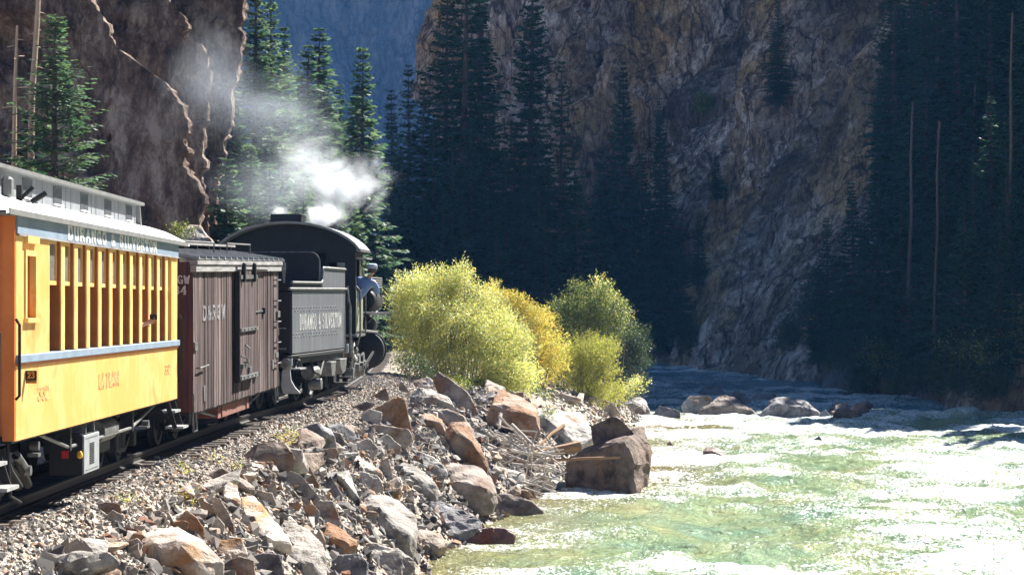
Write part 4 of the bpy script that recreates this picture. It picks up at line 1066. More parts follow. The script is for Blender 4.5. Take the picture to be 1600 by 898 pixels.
for z in (1.02, 1.42, 1.82, 2.22, 2.62): mb.tube([(1.20, BL - .62, z), (1.27, BL - .60, z), (1.27, BL - .14, z), (1.20, BL - .12, z)], .014, 6)
mb.tube([(1.20, -BL + .2, 1.26), (1.27, -BL + .22, 1.26), (1.27, -BL + 1.0, 1.28), (1.20, -BL + 1.02, 1.28)], .014, 6)
for z in (1.28, 1.68): mb.tube([(1.1, BL + .02, z), (1.32, BL + .02, z), (1.36, BL - .1, z)], .014, 6)
mb.build('ladder_rung', M['worn_iron'], box, True)
part('side_plate', M['worn_iron'], box, (1.208, 1.222, BL - .9, BL - .72, .92, 1.1), (1.208, 1.222, BL - .4, BL - .1, 1.12, 1.22), (1.208, 1.222, -BL + .85, -BL + 1.0, .7, .95), (1.21, 1.24, -BL - .02, -BL + .25, 1.55, 1.67), (1.21, 1.24, BL - .3, BL, 1.9, 2.02))
lettering('D&RGW', (1.2085, -BL + .82, 2.02), (0, 1, 0), (1, 0, 0), 2.1, .20, .075, M['ghost_letter'], box, gap=.35, depth=.003)
mb = MB()
for y in (-BL + .18, BL - .2): mb.tube([(1.18, y - .14, .58), (1.2, y - .14, .26), (1.2, y + .14, .26), (1.18, y + .14, .58)], .018, 6)
mb.build('stirrup_step', M['worn_iron'], box)
for x in (-1.05, 1.05):
    mb = MB(); mb.tube([(x, -BL + .9, .55), (x, -1.3, .30), (x, 1.3, .30), (x, BL - .9, .55)], .02, 6); mb.build('truss_rod', M['worn_iron'], box, True)
part('brake_box', M['rust_red'], box, (.5, 1.1, -1.7, 1.6, .30, .52), (.95, 1.05, -.6, -.45, .25, .5))
part('needle_beam', M['rust_red'], box, (-1.12, 1.12, -1.38, -1.22, .33, .5), (-1.12, 1.12, 1.22, 1.38, .33, .5))
truck(box, -BL + 1.35, 1.45); truck(box, BL - 1.35, 1.45)
part('coupler', M['dark_iron'], box, (-.09, .09, BL + .3, BL + .62, .55, .75), (-.09, .09, -BL - .62, -BL - .3, .55, .75))

# ================================================================== tender
TP0, TP1 = (-5.665, 50.4, .20), (-4.955, 56.0, .235)
ten = place('tender', TP0, TP1, 'grey-black locomotive tender lettered along its riveted side, behind the cab', 'tender')
TL = 2.822
part('tender_frame', M['dark_iron'], ten, (-1.18, 1.18, -TL - .1, TL + .15, .90, 1.02), (-1.22, 1.25, -TL, TL, 1.0225, 1.10), bevel=.01)
tk = part('tank', M['loco_black'], ten, (-1.25, 1.236, -TL, TL, 1.12, 2.40), bevel=.03)
part('side_plate', M['tender_side'], tk, (1.237, 1.25, -TL + .03, TL - .02, 1.13, 2.39))
mb = MB()
for r_, z in enumerate((2.045, 1.985)):
    for k in range(16): mb.lathe((1.25, -TL + .12 + .29 * k + .145 * r_, z), (1, 0, 0), [(0, .022), (.008, .02), (.015, .008)], 8)
for r_, z in enumerate((1.515, 1.455)):
    for k in range(16): mb.lathe((1.25, -TL + .12 + .29 * k + .145 * r_, z), (1, 0, 0), [(0, .022), (.008, .02), (.015, .008)], 8)
mb.build('rivets', M['tender_side'], tk, True, joined=True)['kind'] = 'stuff'
lettering('DURANGO & SILVERTON', (1.2505, -TL + .72, 1.60), (0, 1, 0), (1, 0, 0), 4.35, .30, .050, M['dull_letter'], tk, vthin=.55, gap=.30)
mb = MB(); mb.tube([(1.27, -TL - .35, 2.43), (1.27, 0, 2.43), (1.27, TL, 2.43)], .03, 10); mb.build('side_bead', M['worn_iron'], tk, True)
mb = MB(); mb.tube([(1.26, -TL - .05, 2.56), (1.26, .05, 2.56), (1.26, .18, 2.62), (1.26, .22, 2.85), (1.26, .25, 2.885), (1.26, TL - .1, 2.87)], .028, 10)
mb.build('coaming_rail', M['worn_iron'], tk, True)
part('deck_coaming', M['loco_black'], tk, (1.20, 1.245, -TL, .2, 2.402, 2.55), (-1.25, -1.20, -TL, .2, 2.402, 2.55), (-1.2, 1.2, -TL, -TL + .05, 2.402, 2.55))
cs = part('bunker_side', M['tender_side'], tk, (1.22, 1.25, .22, TL - .1, 2.46, 2.86)); part('bunker_side', M['loco_black'], tk, (-1.25, -1.2, .22, TL - .1, 2.41, 2.95))
def rounded(x0, x1, z0, z1, r, n=6):
    return [(x0, z0), (x1, z0)] + [(x1 - r + r * math.cos(t * math.pi / 2 / n), z1 - r + r * math.sin(t * math.pi / 2 / n)) for t in range(n + 1)] + [(x0 + r - r * math.sin(t * math.pi / 2 / n), z1 - r + r * math.cos(t * math.pi / 2 / n)) for t in range(n + 1)]
mb = MB(); mb.prism(rounded(-1.24, 1.2, 2.405, 3.22, .22), lambda a, b: (a, .16, b), lambda a, b: (a, .20, b)); mb.build('bunker_back', M['loco_black'], tk)
mb = MB(); pr = rounded(-1.24, 1.2, 2.405, 3.22, .22)
mb.tube([(a, .17, b) for a, b in pr[1:]], .018, 6); mb.build('bunker_rim', M['worn_iron'], tk, True)
mb = MB(); mb.tube([(.45, -TL + .15, 2.45), (.45, -TL + .15, 3.0), (1.05, -TL + .15, 3.0), (1.05, -TL + .15, 2.5)], .025, 8); mb.lathe((1.05, -TL + .15, 2.45), (0, 0, 1), [(0, .01), (.5, .05)], 8)
mb.build('water_hatch', M['worn_iron'], tk)
rngc = random.Random(8); mb = MB()
for k in range(120):
    cxx, cyy = rngc.uniform(-1.1, 1.1), rngc.uniform(.35, TL - .3); zz = 2.5 + .42 * math.exp(-(cxx / .8) ** 2) * rngc.uniform(.6, 1.1); r_ = rngc.uniform(.06, .14)
    mb.lathe((cxx, cyy, zz), (rngc.uniform(-1, 1), rngc.uniform(-1, 1), 1), [(-r_, r_ * .4), (-r_ * .3, r_), (r_ * .4, r_ * .9), (r_, r_ * .3)], 5)
co_ = mb.build('coal', M['loco_black'], ten); co_['kind'] = 'stuff'
truck(ten, -TL + 1.0, 1.5, .40, .78, 'dark_iron'); truck(ten, TL - 1.1, 1.5, .40, .78, 'dark_iron')
mb = MB(); mb.lathe((1.18, -TL - .28, .93), (0, -1, 0), [(-.1, .05), (-.06, .10), (.0, .115), (.02, .10), (.035, .05)], 20); mb.box(1.05, 1.15, -TL - .2, -TL - .05, .86, 1.0); mb.build('marker_lamp', M['worn_iron'], ten, True)
prof = [(1.28, 1.08), (1.28, .92), (1.24, .78), (1.26, .60), (1.34, .46), (1.44, .36), (1.44, .33), (1.10, .33), (1.06, .50), (1.08, .78), (1.18, .95), (1.2, 1.08)]
mb = MB(); mb.prism(prof, lambda a, b: (a, -TL - .16, b), lambda a, b: (a, -TL - .10, b)); mb.bar((1.2, -TL - .13, .36), (1.42, -TL + .1, .36), .03, .03); mb.build('step_plate', M['grey_box'], ten)
part('tool_tray', M['step_metal'], ten, (1.14, 1.36, -TL + .25, -TL + .85, .80, .83), (1.14, 1.16, -TL + .25, -TL + .85, .83, .92), (1.05, 1.14, -TL + .4, -TL + .5, .8, 1.0))
mb = MB(); mb.tube([(1.2, -TL + .4, .84), (1.25, -TL + .5, .98), (1.25, -TL + .7, .98), (1.2, -TL + .8, .84)], .03, 8); mb.tube([(1.15, -.6, 1.0), (1.2, -.5, .7), (1.2, .2, .6), (1.15, .9, .95)], .028, 8)
mb.tube([(1.2, -TL - .2, 1.06), (1.45, -TL - .2, 1.06)], .018, 6); mb.build('hose', M['dark_iron'], ten, True)
mb = MB(); mb.cyl((1.05, -.35, .66), (1.05, .35, .66), .15, 14); mb.cyl((1.0, .0, .42), (1.28, .0, .42), .12, 14); mb.prism([(.9, .86), (1.5, .86), (1.34, .55), (1.0, .55)], lambda a, b: (1.0, a, b), lambda a, b: (1.3, a, b))
mb.prism([(1.7, .90), (2.5, .90), (2.35, .62), (2.0, .56), (1.8, .70)], lambda a, b: (1.05, a, b), lambda a, b: (1.34, a, b)); mb.build('side_casting', M['worn_iron'], ten, bevel=.01)
mb = MB(); mb.tube([(1.28, TL + .02, 2.5), (1.30, TL + .03, 2.2), (1.34, TL + .05, 2.05), (1.34, TL + .05, .95)], .03, 8); mb.build('grab_pole', M['worn_iron'], ten, True)
mb = MB(); mb.box(1.1, 1.3, TL - .1, TL + .1, 1.0, 1.2); mb.build('corner_bracket', M['grey_box'], ten, bevel=.02)
part('footstep', M['dark_iron'], ten, (1.0, 1.36, TL - .35, TL - .05, .32, .36), (1.0, 1.04, TL - .35, TL - .05, .36, .95), bevel=.005)

# ================================================================== steam locomotive
LP0 = np.array((-5.10, 57.5, .24)); LP1 = np.array((-4.83, 68.0, .29))
loc = place('steam_locomotive', LP0, LP1, 'black steam locomotive with an arched cab roof, smoking at the head of the train', 'locomotive')
LH = 5.252
lz = lambda y: y - LH           # distance ahead of the cab's rear
mb = MB()                       # cab
mb.box(1.47, 1.50, lz(0), lz(.26), 1.40, 3.36); mb.box(1.47, 1.50, lz(.262), lz(1.75), 1.40, 2.42); mb.box(1.47, 1.50, lz(1.752), lz(1.95), 1.40, 3.36); mb.box(1.47, 1.50, lz(.262), lz(1.75), 3.12, 3.36)
mb.box(-1.50, -1.47, lz(0), lz(.26), 1.40, 3.36); mb.box(-1.50, -1.47, lz(.262), lz(1.75), 1.40, 2.42); mb.box(-1.50, -1.47, lz(1.752), lz(1.95), 1.40, 3.36); mb.box(-1.50, -1.47, lz(.262), lz(1.75), 3.12, 3.36)
mb.box(-1.465, 1.465, lz(1.90), lz(1.95), 1.4, 3.36)
cab = mb.build('cab', M['loco_black'], loc)
part('cab_rear_wall', M['loco_black'], cab, (.86, 1.465, lz(.0), lz(.05), 1.40, 2.68), (1.26, 1.465, lz(.0), lz(.05), 2.682, 3.30), (.80, .858, lz(0), lz(.05), 1.4, 3.3), (-1.465, -.80, lz(.0), lz(.05), 1.40, 3.30), (.86, 1.258, lz(0), lz(.05), 3.06, 3.30))
part('cab_window', M['dusty_glass'], cab, (1.09, 1.255, lz(.015), lz(.03), 2.69, 3.05))
part('window_bar', M['worn_iron'], cab, (1.07, 1.09, lz(-.005), lz(.045), 2.684, 3.055))
def roofarc(xo, zo, n=16, w_=1.66, sag=.62, top=3.98):
    return [(w_ * math.sin((-1 + 2 * i / n) * 1.2) / math.sin(1.2), top - sag * (1 - math.cos((-1 + 2 * i / n) * 1.2)) / (1 - math.cos(1.2))) for i in range(n + 1)]
ar = roofarc(0, 0)
mb = MB(); mb.prism(ar + [(x * .985, z - .05) for x, z in ar[::-1]], lambda a, b: (a, lz(-.75), b), lambda a, b: (a, lz(2.1), b)); rf = mb.build('cab_roof', M['roof_dusty'], cab, True)
mb = MB(); mb.prism([(x * .98, z - .052) for x, z in ar] + [(1.46, 3.27), (-1.46, 3.27)], lambda a, b: (a, lz(-.02), b), lambda a, b: (a, lz(.03), b)); mb.build('roof_bulkhead', M['loco_black'], cab)
hx = -.14
hatch = part('roof_hatch', M['loco_black'], cab, (hx - .36, hx + .36, lz(.25), lz(1.1), 3.90, 4.16), bevel=.015)
part('hatch_rim', M['worn_iron'], hatch, (hx - .38, hx + .38, lz(.24), lz(1.12), 4.161, 4.18))
part('gutter', M['worn_iron'], cab, (1.58, 1.68, lz(-.75), lz(2.1), 3.30, 3.345))
part('arm_rest', M['worn_iron'], cab, (1.46, 1.62, lz(.3), lz(1.7), 2.422, 2.46))
part('side_panel', M['canvas'], cab, (1.502, 1.512, lz(.1), lz(1.85), 1.46, 2.40))
part('sliding_window', M['dusty_glass'], cab, (1.478, 1.49, lz(1.2), lz(1.748), 2.47, 3.118))
mb = MB(); mb.tube([(1.54, lz(-.02), 1.15), (1.61, lz(-.02), 1.4), (1.61, lz(-.02), 2.40), (1.52, lz(-.02), 2.5)], .022, 8); mb.tube([(1.56, lz(2.0), 1.4), (1.56, lz(2.0), 2.6)], .02, 8); mb.build('handrail', M['worn_iron'], cab, True)
fl = part('cab_floor', M['worn_iron'], cab, (-1.50, 1.56, lz(-.35), lz(1.95), 1.34, 1.395))
part('backhead', M['dark_iron'], cab, (-.75, .75, lz(1.0), lz(1.88), 1.396, 3.05), bevel=.1)
part('cab_seat', M['seat'], cab, (1.02, 1.45, lz(.55), lz(1.1), 1.90, 2.02), (1.05, 1.42, lz(.6), lz(1.05), 1.4, 1.898))
part('cab_awning', M['step_metal'], cab, (1.48, 1.74, lz(.2), lz(1.75), 3.14, 3.165))
mb = MB(); mb.lathe((0, lz(1.95), 2.35), (0, 1, 0), [(0, .82), (2.5, .80), (6.6, .74), (6.62, .80), (8.3, .80), (8.42, .72), (8.46, .1)], 36); bo = mb.build('boiler', M['loco_black'], loc, True)
part('boiler_band', M['worn_iron'], bo, (-.02, .02, lz(3.4), lz(3.44), 3.155, 3.17))
mb = MB(); mb.lathe((0, lz(6.2), 3.0), (0, 0, 1), [(0, .42), (.5, .38), (.68, .3), (.76, .1)], 24); mb.lathe((-.0, lz(4.0), 3.0), (0, 0, 1), [(0, .42), (.45, .38), (.6, .28), (.66, .1)], 24); mb.build('dome', M['loco_black'], bo, True)
mb = MB(); mb.lathe((.02, lz(8.2), 3.0), (0, 0, 1), [(0, .36), (.2, .27), (1.30, .285), (1.33, .33), (1.42, .33), (1.44, .25)], 24); mb.build('smokestack', M['loco_black'], bo, True)
mb = MB(); mb.lathe((1.42, lz(3.2), 2.18), (0, 1, 0), [(0, .12), (.02, .25), (.06, .28), (2.5, .28), (2.54, .25), (2.56, .1)], 24); mb.build('air_reservoir', M['dark_iron'], loc, True)
part('reservoir_band', M['worn_iron'], loc, (1.40, 1.71, lz(3.7), lz(3.76), 2.17, 2.475), (1.4, 1.71, lz(5.0), lz(5.06), 2.17, 2.475))
part('running_board', M['dark_iron'], loc, (.85, 1.66, lz(1.96), lz(8.6), 1.80, 1.86), (-1.45, -.85, lz(1.96), lz(8.6), 1.80, 1.86))
mb = MB()
for k in range(5): mb.tube([(1.0, lz(2.6), 2.50 + .055 * k), (1.62, lz(2.65), 2.50 + .055 * k), (1.68, lz(5.4), 2.50 + .055 * k)], .02, 6)
mb.build('cooling_pipe', M['worn_iron'], loc, True)
mb = MB(); mb.tube([(1.42, lz(2.1), 1.6), (1.45, lz(2.5), 1.45), (1.45, lz(6.8), 1.35)], .03, 8); mb.tube([(1.46, lz(3.9), 1.62), (1.52, lz(6.0), 1.90)], .016, 8); mb.tube([(1.2, lz(.4), 1.3), (1.35, lz(.5), 1.0), (1.35, lz(1.4), .8), (1.25, lz(2.2), 1.2)], .035, 8); mb.tube([(1.38, lz(.15), 1.33), (1.40, lz(.2), .9), (1.30, lz(.6), .55)], .03, 8); mb.tube([(1.3, lz(.9), 1.33), (1.32, lz(.9), .6)], .022, 8)
mb.build('piping', M['worn_iron'], loc, True)
mb = MB(); mb.box(1.1, 1.36, lz(.25), lz(.5), .85, 1.1); mb.cyl((1.3, lz(.55), .95), (1.3, lz(.95), .95), .09, 12); mb.lathe((1.34, lz(1.4), 1.0), (1, 0, 0), [(0, .1), (.06, .1), (.1, .04)], 14); mb.cyl((1.25, lz(2.0), .75), (1.25, lz(2.6), .75), .08, 12); mb.build('injector', M['worn_iron'], loc, True)
for yy in (lz(3.1), lz(4.35), lz(5.6)):
    for sd in (1, -1):
        d_ = MB(); d_.lathe((sd * .44, yy, .56), (sd, 0, 0), [(0, .59), (.02, .59), (.026, .56), (.12, .555), (.12, .46), (.08, .44), (.08, .16), (.16, .14), (.16, .02)], 32); d_.build('driving_wheel', M['dark_iron'], loc, True)
        c_ = MB(); c_.lathe((sd * 1.12, yy, .56), (sd, 0, 0), [(0, .3), (.10, .3), (.11, .1), (.2, .09), (.2, .02)], 20); c_.build('counterweight', M['worn_iron'], loc, True)
part('engine_frame', M['dark_iron'], loc, (.84, .96, lz(.6), lz(9.2), .62, 1.12), (-.96, -.84, lz(.6), lz(9.2), .62, 1.12), (-.84, .84, lz(1.0), lz(1.3), .7, 1.1), (-.84, .84, lz(9.0), lz(9.2), .7, 1.1))
wheelset(loc, lz(1.3), .36); wheelset(loc, lz(8.6), .36)
mb = MB(); mb.bar((1.26, lz(3.1), .50), (1.26, lz(5.6), .50), .06, .10); mb.bar((1.32, lz(4.35), .52), (1.32, lz(7.2), .82), .05, .07); mb.build('side_rod', M['dark_iron'], loc)
for sd in (1, -1):
    mb = MB(); mb.lathe((sd * 1.06, lz(7.6), .86), (0, 1, 0), [(0, .2), (.02, .44), (.06, .50), (.14, .50), (.15, .46), (.95, .46), (.96, .50), (1.06, .50), (1.1, .3)], 30); mb.build('cylinder', M['dark_iron'], loc, True)
    mb = MB(); mb.lathe((sd * 1.06, lz(7.5), 1.50), (0, 1, 0), [(0, .1), (.03, .25), (1.2, .25), (1.23, .1)], 20); mb.build('valve_chest', M['dark_iron'], loc, True)
part('pilot_beam', M['dark_iron'], loc, (-1.35, 1.35, lz(9.4), lz(9.55), .65, 1.05))
mb = MB()
for k in range(9): x = -1.0 + .25 * k; mb.bar((x, lz(9.5), .75), (x * .75, lz(10.3), .15), .05, .05)
mb.build('pilot_bar', M['dark_iron'], loc)
part('cab_step', M['dark_iron'], loc, (1.05, 1.38, lz(.1), lz(.5), .38, .42), (1.05, 1.38, lz(.1), lz(.5), .72, .76), (1.05, 1.08, lz(.1), lz(.5), .42, 1.33), bevel=.004)
part('step_hanger', M['worn_iron'], loc, (1.18, 1.38, lz(.7), lz(1.0), .36, .60), (1.22, 1.30, lz(1.5), lz(1.6), .5, 1.2))
rl = MB(); rl.lathe((1.28, lz(-.05), 1.02), (0, -1, 0), [(-.05, .02), (0, .04), (.03, .03), (.04, .01)], 12)
m, N, L, P = nodes_of('lit_red_lamp'); P.inputs['Base Color'].default_value = (.6, .05, .02, 1); P.inputs['Emission Color'].default_value = (1, .12, .03, 1); P.inputs['Emission Strength'].default_value = 1.6
M['red_lamp'] = m
rl.build('red_lamp', M['red_lamp'], loc, True)

# engineer leaning out of the cab window, looking ahead
eng = empty('person', loc.location, loc.rotation_euler)
tag(eng, 'person in a blue shirt and pale cap leaning out of the locomotive cab window', 'person')
y0 = lz(.72)
DX = .25
J = {'pelvis': ((1.12, y0 - .1, 2.10), .13), 'waist': ((1.22, y0 - .04, 2.28), .125), 'chest': ((1.42, y0 + .04, 2.52), .145), 'neck': ((1.51, y0 + .09, 2.73), .06), 'nape': ((1.54, y0 + .11, 2.79), .055),
     'rs': ((1.62, y0 + .03, 2.62), .068), 're': ((1.70, y0 + .10, 2.34), .05), 'rw': ((1.60, y0 + .36, 2.47), .033),
     'ls': ((1.25, y0 + .06, 2.66), .068), 'le': ((1.18, y0 + .3, 2.46), .05), 'lw': ((1.15, y0 + .5, 2.52), .033),
     'rh': ((1.16, y0 - .02, 2.05), .10), 'rk': ((1.15, y0 + .42, 2.02), .075), 'ra': ((1.14, y0 + .46, 1.50), .05), 'rt': ((1.14, y0 + .62, 1.44), .04),
     'lh': ((1.02, y0 - .02, 2.05), .10), 'lk': ((.98, y0 + .40, 2.02), .075), 'la': ((.98, y0 + .44, 1.50), .05), 'lt': ((.98, y0 + .60, 1.44), .04)}
E = [('pelvis', 'waist'), ('waist', 'chest'), ('chest', 'neck'), ('neck', 'nape'), ('chest', 'rs'), ('rs', 're'), ('re', 'rw'), ('chest', 'ls'), ('ls', 'le'), ('le', 'lw'), ('pelvis', 'rh'), ('rh', 'rk'), ('rk', 'ra'), ('ra', 'rt'), ('pelvis', 'lh'), ('lh', 'lk'), ('lk', 'la'), ('la', 'lt')]
J = {k: ((p[0] + DX, p[1], p[2]), r) for k, (p, r) in J.items()}
hand_joints(J, E, 'rw', 'rx', (-.3, .95, -.05), (0, 0, 1)); hand_joints(J, E, 'lw', 'lx', (.3, .95, -.1), (0, 0, 1))
skin_chain('body', M['skin'], eng, J, E)
skin_chain('shirt', M['denim_shirt'], eng, {k: (J[k][0], J[k][1] + .018) for k in ('pelvis', 'waist', 'chest', 'rs', 're', 'rw', 'ls', 'le', 'lw')}, [('pelvis', 'waist'), ('waist', 'chest'), ('chest', 'rs'), ('rs', 're'), ('re', 'rw'), ('chest', 'ls'), ('ls', 'le'), ('le', 'lw')])
skin_chain('trousers', M['dark_cloth'], eng, {k: (J[k][0], J[k][1] + .018) for k in ('pelvis', 'rh', 'rk', 'ra', 'lh', 'lk', 'la')}, [('pelvis', 'rh'), ('rh', 'rk'), ('rk', 'ra'), ('pelvis', 'lh'), ('lh', 'lk'), ('lk', 'la')])
hd = head_mesh('head', M['skin'], eng, (1.57 + DX, y0 + .15, 2.89), -.25, -.05)
mb = MB(); mb.lathe((1.57 + DX, y0 + .14, 2.905), (0, -.12, 1), [(0, .104), (.03, .112), (.09, .118), (.125, .09), (.135, .02)], 20); mb.prism([(-.09, .08), (.09, .08), (.07, .17), (0, .195), (-.07, .17)], lambda a, b: (1.57 + DX + a, y0 + .14 + b, 2.935), lambda a, b: (1.57 + DX + a, y0 + .14 + b, 2.945))
mb.build('cap', M['cap_cloth'], hd, True)
mb = MB(); mb.lathe((1.57 + DX, y0 + .115, 2.82), (0, -.1, 1), [(0, .07), (.05, .098), (.10, .101)], 16); mb.build('hair', M['hair'], hd, True)

# ================================================================== track
rt = empty('railway_track', (float(trk(45)), 45, float(railz(45))))
tag(rt, 'narrow gauge railway track on dark timber ties curving under the train', 'railway track')
rt_o = Vector(rt.location)
ys_ = np.arange(4, 130, 1.0)
def tframe(y):
    y = float(y); dx = float(trk(y + .5) - trk(y - .5)); d = Vector((dx, 1, float(railz(y + .5) - railz(y - .5)))).normalized(); n = Vector((d.y, -d.x, 0)).normalized()
    return Vector((float(trk(y)), y, float(railz(y)))), d, n
for sd in (-1, 1):
    prof = [(-.03, 0), (.03, 0), (.03, -.03), (.008, -.045), (.008, -.11), (.055, -.125), (.055, -.14), (-.055, -.14), (-.055, -.125), (-.008, -.11), (-.008, -.045), (-.03, -.03)]
    rings = []
    for y in ys_:
        c, d, n = tframe(y); c = c + n * sd * .49 - rt_o
        rings.append([tuple(c + n * a + Vector((0, 0, b))) for a, b in prof])
    mb = MB(); mb.loft(rings, closed=True); mb.build('rail', M['rail_steel'], rt)
tie_mes = []
for k in range(4):
    r_ = random.Random(k); L_ = 1.08 + r_.uniform(-.05, .07)
    me = MB().box(-1.06 - r_.uniform(-.05, .05), L_, -.10, .10, -.30, -.142).mesh('tie', bevel=.015); me.materials.append(M['tie_wood']); tie_mes.append(me)
rt_r = random.Random(3)
for y in np.arange(20, 112, .52):
    c, d, n = tframe(y)
    o = link('tie', rt_r.choice(tie_mes), None, rt)
    o.location = c - rt_o + n * rt_r.uniform(-.04, .06) + Vector((0, 0, rt_r.uniform(-.012, 0))); o.rotation_euler = (0, 0, math.atan2(d.y, d.x) - math.pi / 2 + rt_r.uniform(-.02, .02))
# ================================================================== rocks
M['crag'] = rockmat('crag', (.34, .26, .22), (.17, .12, .10), (.30, .16, .09), .55, .7)
def rock_mesh(hulls, cuts, seed, amp):
    """angular stone: convex pieces, edges chipped and faces roughened"""
    bm = bmesh.new()
    for pts in hulls:
        b2 = bmesh.new()
        for p in pts: b2.verts.new(p)
        r = bmesh.ops.convex_hull(b2, input=b2.verts)
        dead = [e for e in r['geom_interior'] + r['geom_unused'] if isinstance(e, bmesh.types.BMVert)]
        bmesh.ops.delete(b2, geom=list(set(dead)), context='VERTS')
        sz = max((v.co - w_.co).length for v in b2.verts for w_ in b2.verts)
        bmesh.ops.bevel(b2, geom=list(b2.edges), offset=sz * .018, segments=1, affect='EDGES', clamp_overlap=True)
        bmesh.ops.triangulate(b2, faces=b2.faces)
        if cuts:
            for _ in range(cuts):
                lim = sz * (.20 if _ == 0 else .10 if _ == 1 else .055)
                es = [e for e in b2.edges if e.calc_length() > lim]
                if es: bmesh.ops.subdivide_edges(b2, edges=es, cuts=1)
                bmesh.ops.triangulate(b2, faces=b2.faces)
        b2.normal_update()
        co = np.array([v.co[:] for v in b2.verts]); no = np.array([v.normal[:] for v in b2.verts])
        k = 1.0 / max(sz, .05)
        q = co * k
        d = amp * sz * (.6 * fbm(q[:, 0] * 3.1 + seed, q[:, 1] * 3.1, q[:, 2] * 3.1, 3, seed, ridged=True) + .5 * fbm(q[:, 0] * 8, q[:, 1] * 8 + seed, q[:, 2] * 8, 3, seed + 3))
        d2 = np.round(d / (amp * sz * .4)) * (amp * sz * .4)
        co = co + no * (.5 * d + .5 * d2)[:, None]
        for v, c in zip(b2.verts, co): v.co = c
        tmp = bpy.data.meshes.new('t'); b2.to_mesh(tmp); b2.free(); bm.from_mesh(tmp); bpy.data.meshes.remove(tmp)
    me = bpy.data.meshes.new('boulder'); bm.to_mesh(me); bm.free()
    return me

RK = 0; KEYB = []
def boulder(mat, outlines, base, label, thick=.5, lean=.45, brow=(), cuts=3, amp=.035, cat='boulder', name='boulder', Y=None, grp=None, bfwd=.35, sink=.12):
    """outlines: one or more silhouettes; base: where the stone meets the ground; thick/lean in units of its height/width"""
    global RK
    RK += 1
    if not isinstance(outlines[0], list): outlines = [outlines]
    P0 = hit(*base) if Y is None else at(base[0], base[1], Y)
    Y0 = P0[1]; allp = [p for o_ in outlines for p in o_]
    wpx = max(p[0] for p in allp) - min(p[0] for p in allp); hpx = max(p[1] for p in allp) - min(p[1] for p in allp)
    if name == 'boulder': KEYB.append((min(p[0] for p in allp), max(p[0] for p in allp), min(p[1] for p in allp), max(p[1] for p in allp)))
    ybot = max(p[1] for p in allp); mpp = Y0 / F_PX; wm, hm_ = wpx * mpp, hpx * mpp
    T = thick * .5 * (wm + hm_); hulls = []
    for i, ol in enumerate(outlines):
        pts = []
        for (px, py) in ol:
            t = (ybot - py) / max(hpx, 1)
            Yf = Y0 + (lean * t + (1.15 * max(0, t - .45) if brow and i == 0 else 0)) * hm_
            pts.append(at(px, py, Yf))
            cxp = sum(p[0] for p in ol) / len(ol); cyp = sum(p[1] for p in ol) / len(ol)
            # the far side, a little smaller, so the silhouette stays as drawn
            q = at(cxp + (px - cxp) * .82, cyp + (py - cyp) * .80 + (.10 * hpx), Yf + T)
            pts.append(q)
        for (px, py) in (brow if i == 0 else ()):
            t = (ybot - py) / max(hpx, 1)
            pts.append(at(px, py, Y0 + lean * t * hm_ - bfwd * min(wm, hm_)))
        low = [p for p in pts if p[2] < P0[2] + .3 * hm_]
        pts += [np.array((p[0], p[1], p[2] - sink * hm_ - .05)) for p in low]
        hulls.append(pts)
    c = np.mean(np.concatenate([np.array(h) for h in hulls]), 0); c[2] = P0[2]
    hulls = [[tuple(p - c) for p in h] for h in hulls]
    o = link(name, rock_mesh(hulls, cuts, RK, amp), M[mat], None, c)
    return tag(o, label, cat, grp)

big = dict(cuts=4, amp=.03)
boulder('rock_pale', [(211, 865), (225, 837), (240, 828), (277, 823), (309, 839), (348, 879), (330, 905), (217, 905), (212, 885)], (270, 898), 'big cream boulder streaked with orange, largest stone at the bottom left', .9, .7, [(243, 850), (277, 843), (292, 862), (305, 877)], **big)
boulder('rock_grey', [(562, 799), (567, 781), (575, 773), (605, 772), (631, 787), (651, 809), (651, 833), (646, 861), (629, 870), (575, 847)], (630, 868), 'large dark-faced block with a white sunlit top at the lower water edge', .8, .75, [(587, 787), (599, 805), (612, 828), (639, 841)], **big)
boulder('rock_brown', [(655, 827), (690, 833), (700, 849), (684, 863), (667, 865), (647, 863), (650, 839)], (667, 865), 'small two-faced stone at the water edge right of the dark-faced block', .8, .6, [(668, 845), (684, 855)])
boulder('rock_dark', [(639, 774), (678, 783), (718, 795), (748, 815), (746, 827), (718, 833), (682, 827), (651, 799)], (700, 832), 'long grey wrinkled slab sloping down to the river', .7, 1.3, amp=.05, cuts=4)
boulder('rock_wet', [(712, 842), (740, 828), (758, 825), (788, 824), (805, 837), (803, 848), (724, 849)], (760, 848), 'wet dark brown flat rock lying in the shallow river edge', .5, .6)
boulder('rock_brown', [(695, 728), (705, 722), (745, 727), (768, 745), (778, 772), (770, 790), (735, 792), (705, 780), (688, 770)], (735, 792), 'big stone with bright top and dark hollow front beside the driftwood', .8, .7, [(712, 752), (730, 750), (757, 764)], **big)
boulder('rock_brown', [(773, 771), (796, 770), (834, 785), (850, 797), (842, 801), (773, 801)], (805, 801), 'low wedge of rock pointing into the river below the driftwood', .6, .7)
boulder('rock_rust', [(578, 640), (600, 630), (621, 619), (633, 623), (645, 676), (640, 682), (597, 667)], (615, 672), 'tall orange triangular slab standing on the bank', .5, .25, **big)
boulder('rock_grey', [(565, 646), (578, 638), (597, 644), (595, 659), (574, 665), (564, 655)], (578, 664), 'rounded stone leaning on the left of the orange triangular slab', .7, .4)
boulder('rock_brown', [(573, 668), (585, 662), (638, 670), (644, 680), (635, 693), (616, 686), (574, 684)], (600, 686), 'long flat olive-grey stone lying under the orange triangular slab', .5, .4)
boulder('rock_brown', [(676, 591), (686, 579), (729, 610), (735, 625), (746, 638), (716, 639), (688, 615)], (720, 639), 'tilted grey-brown slab with a straight upper edge below the yellow bush', .4, .3, **big)
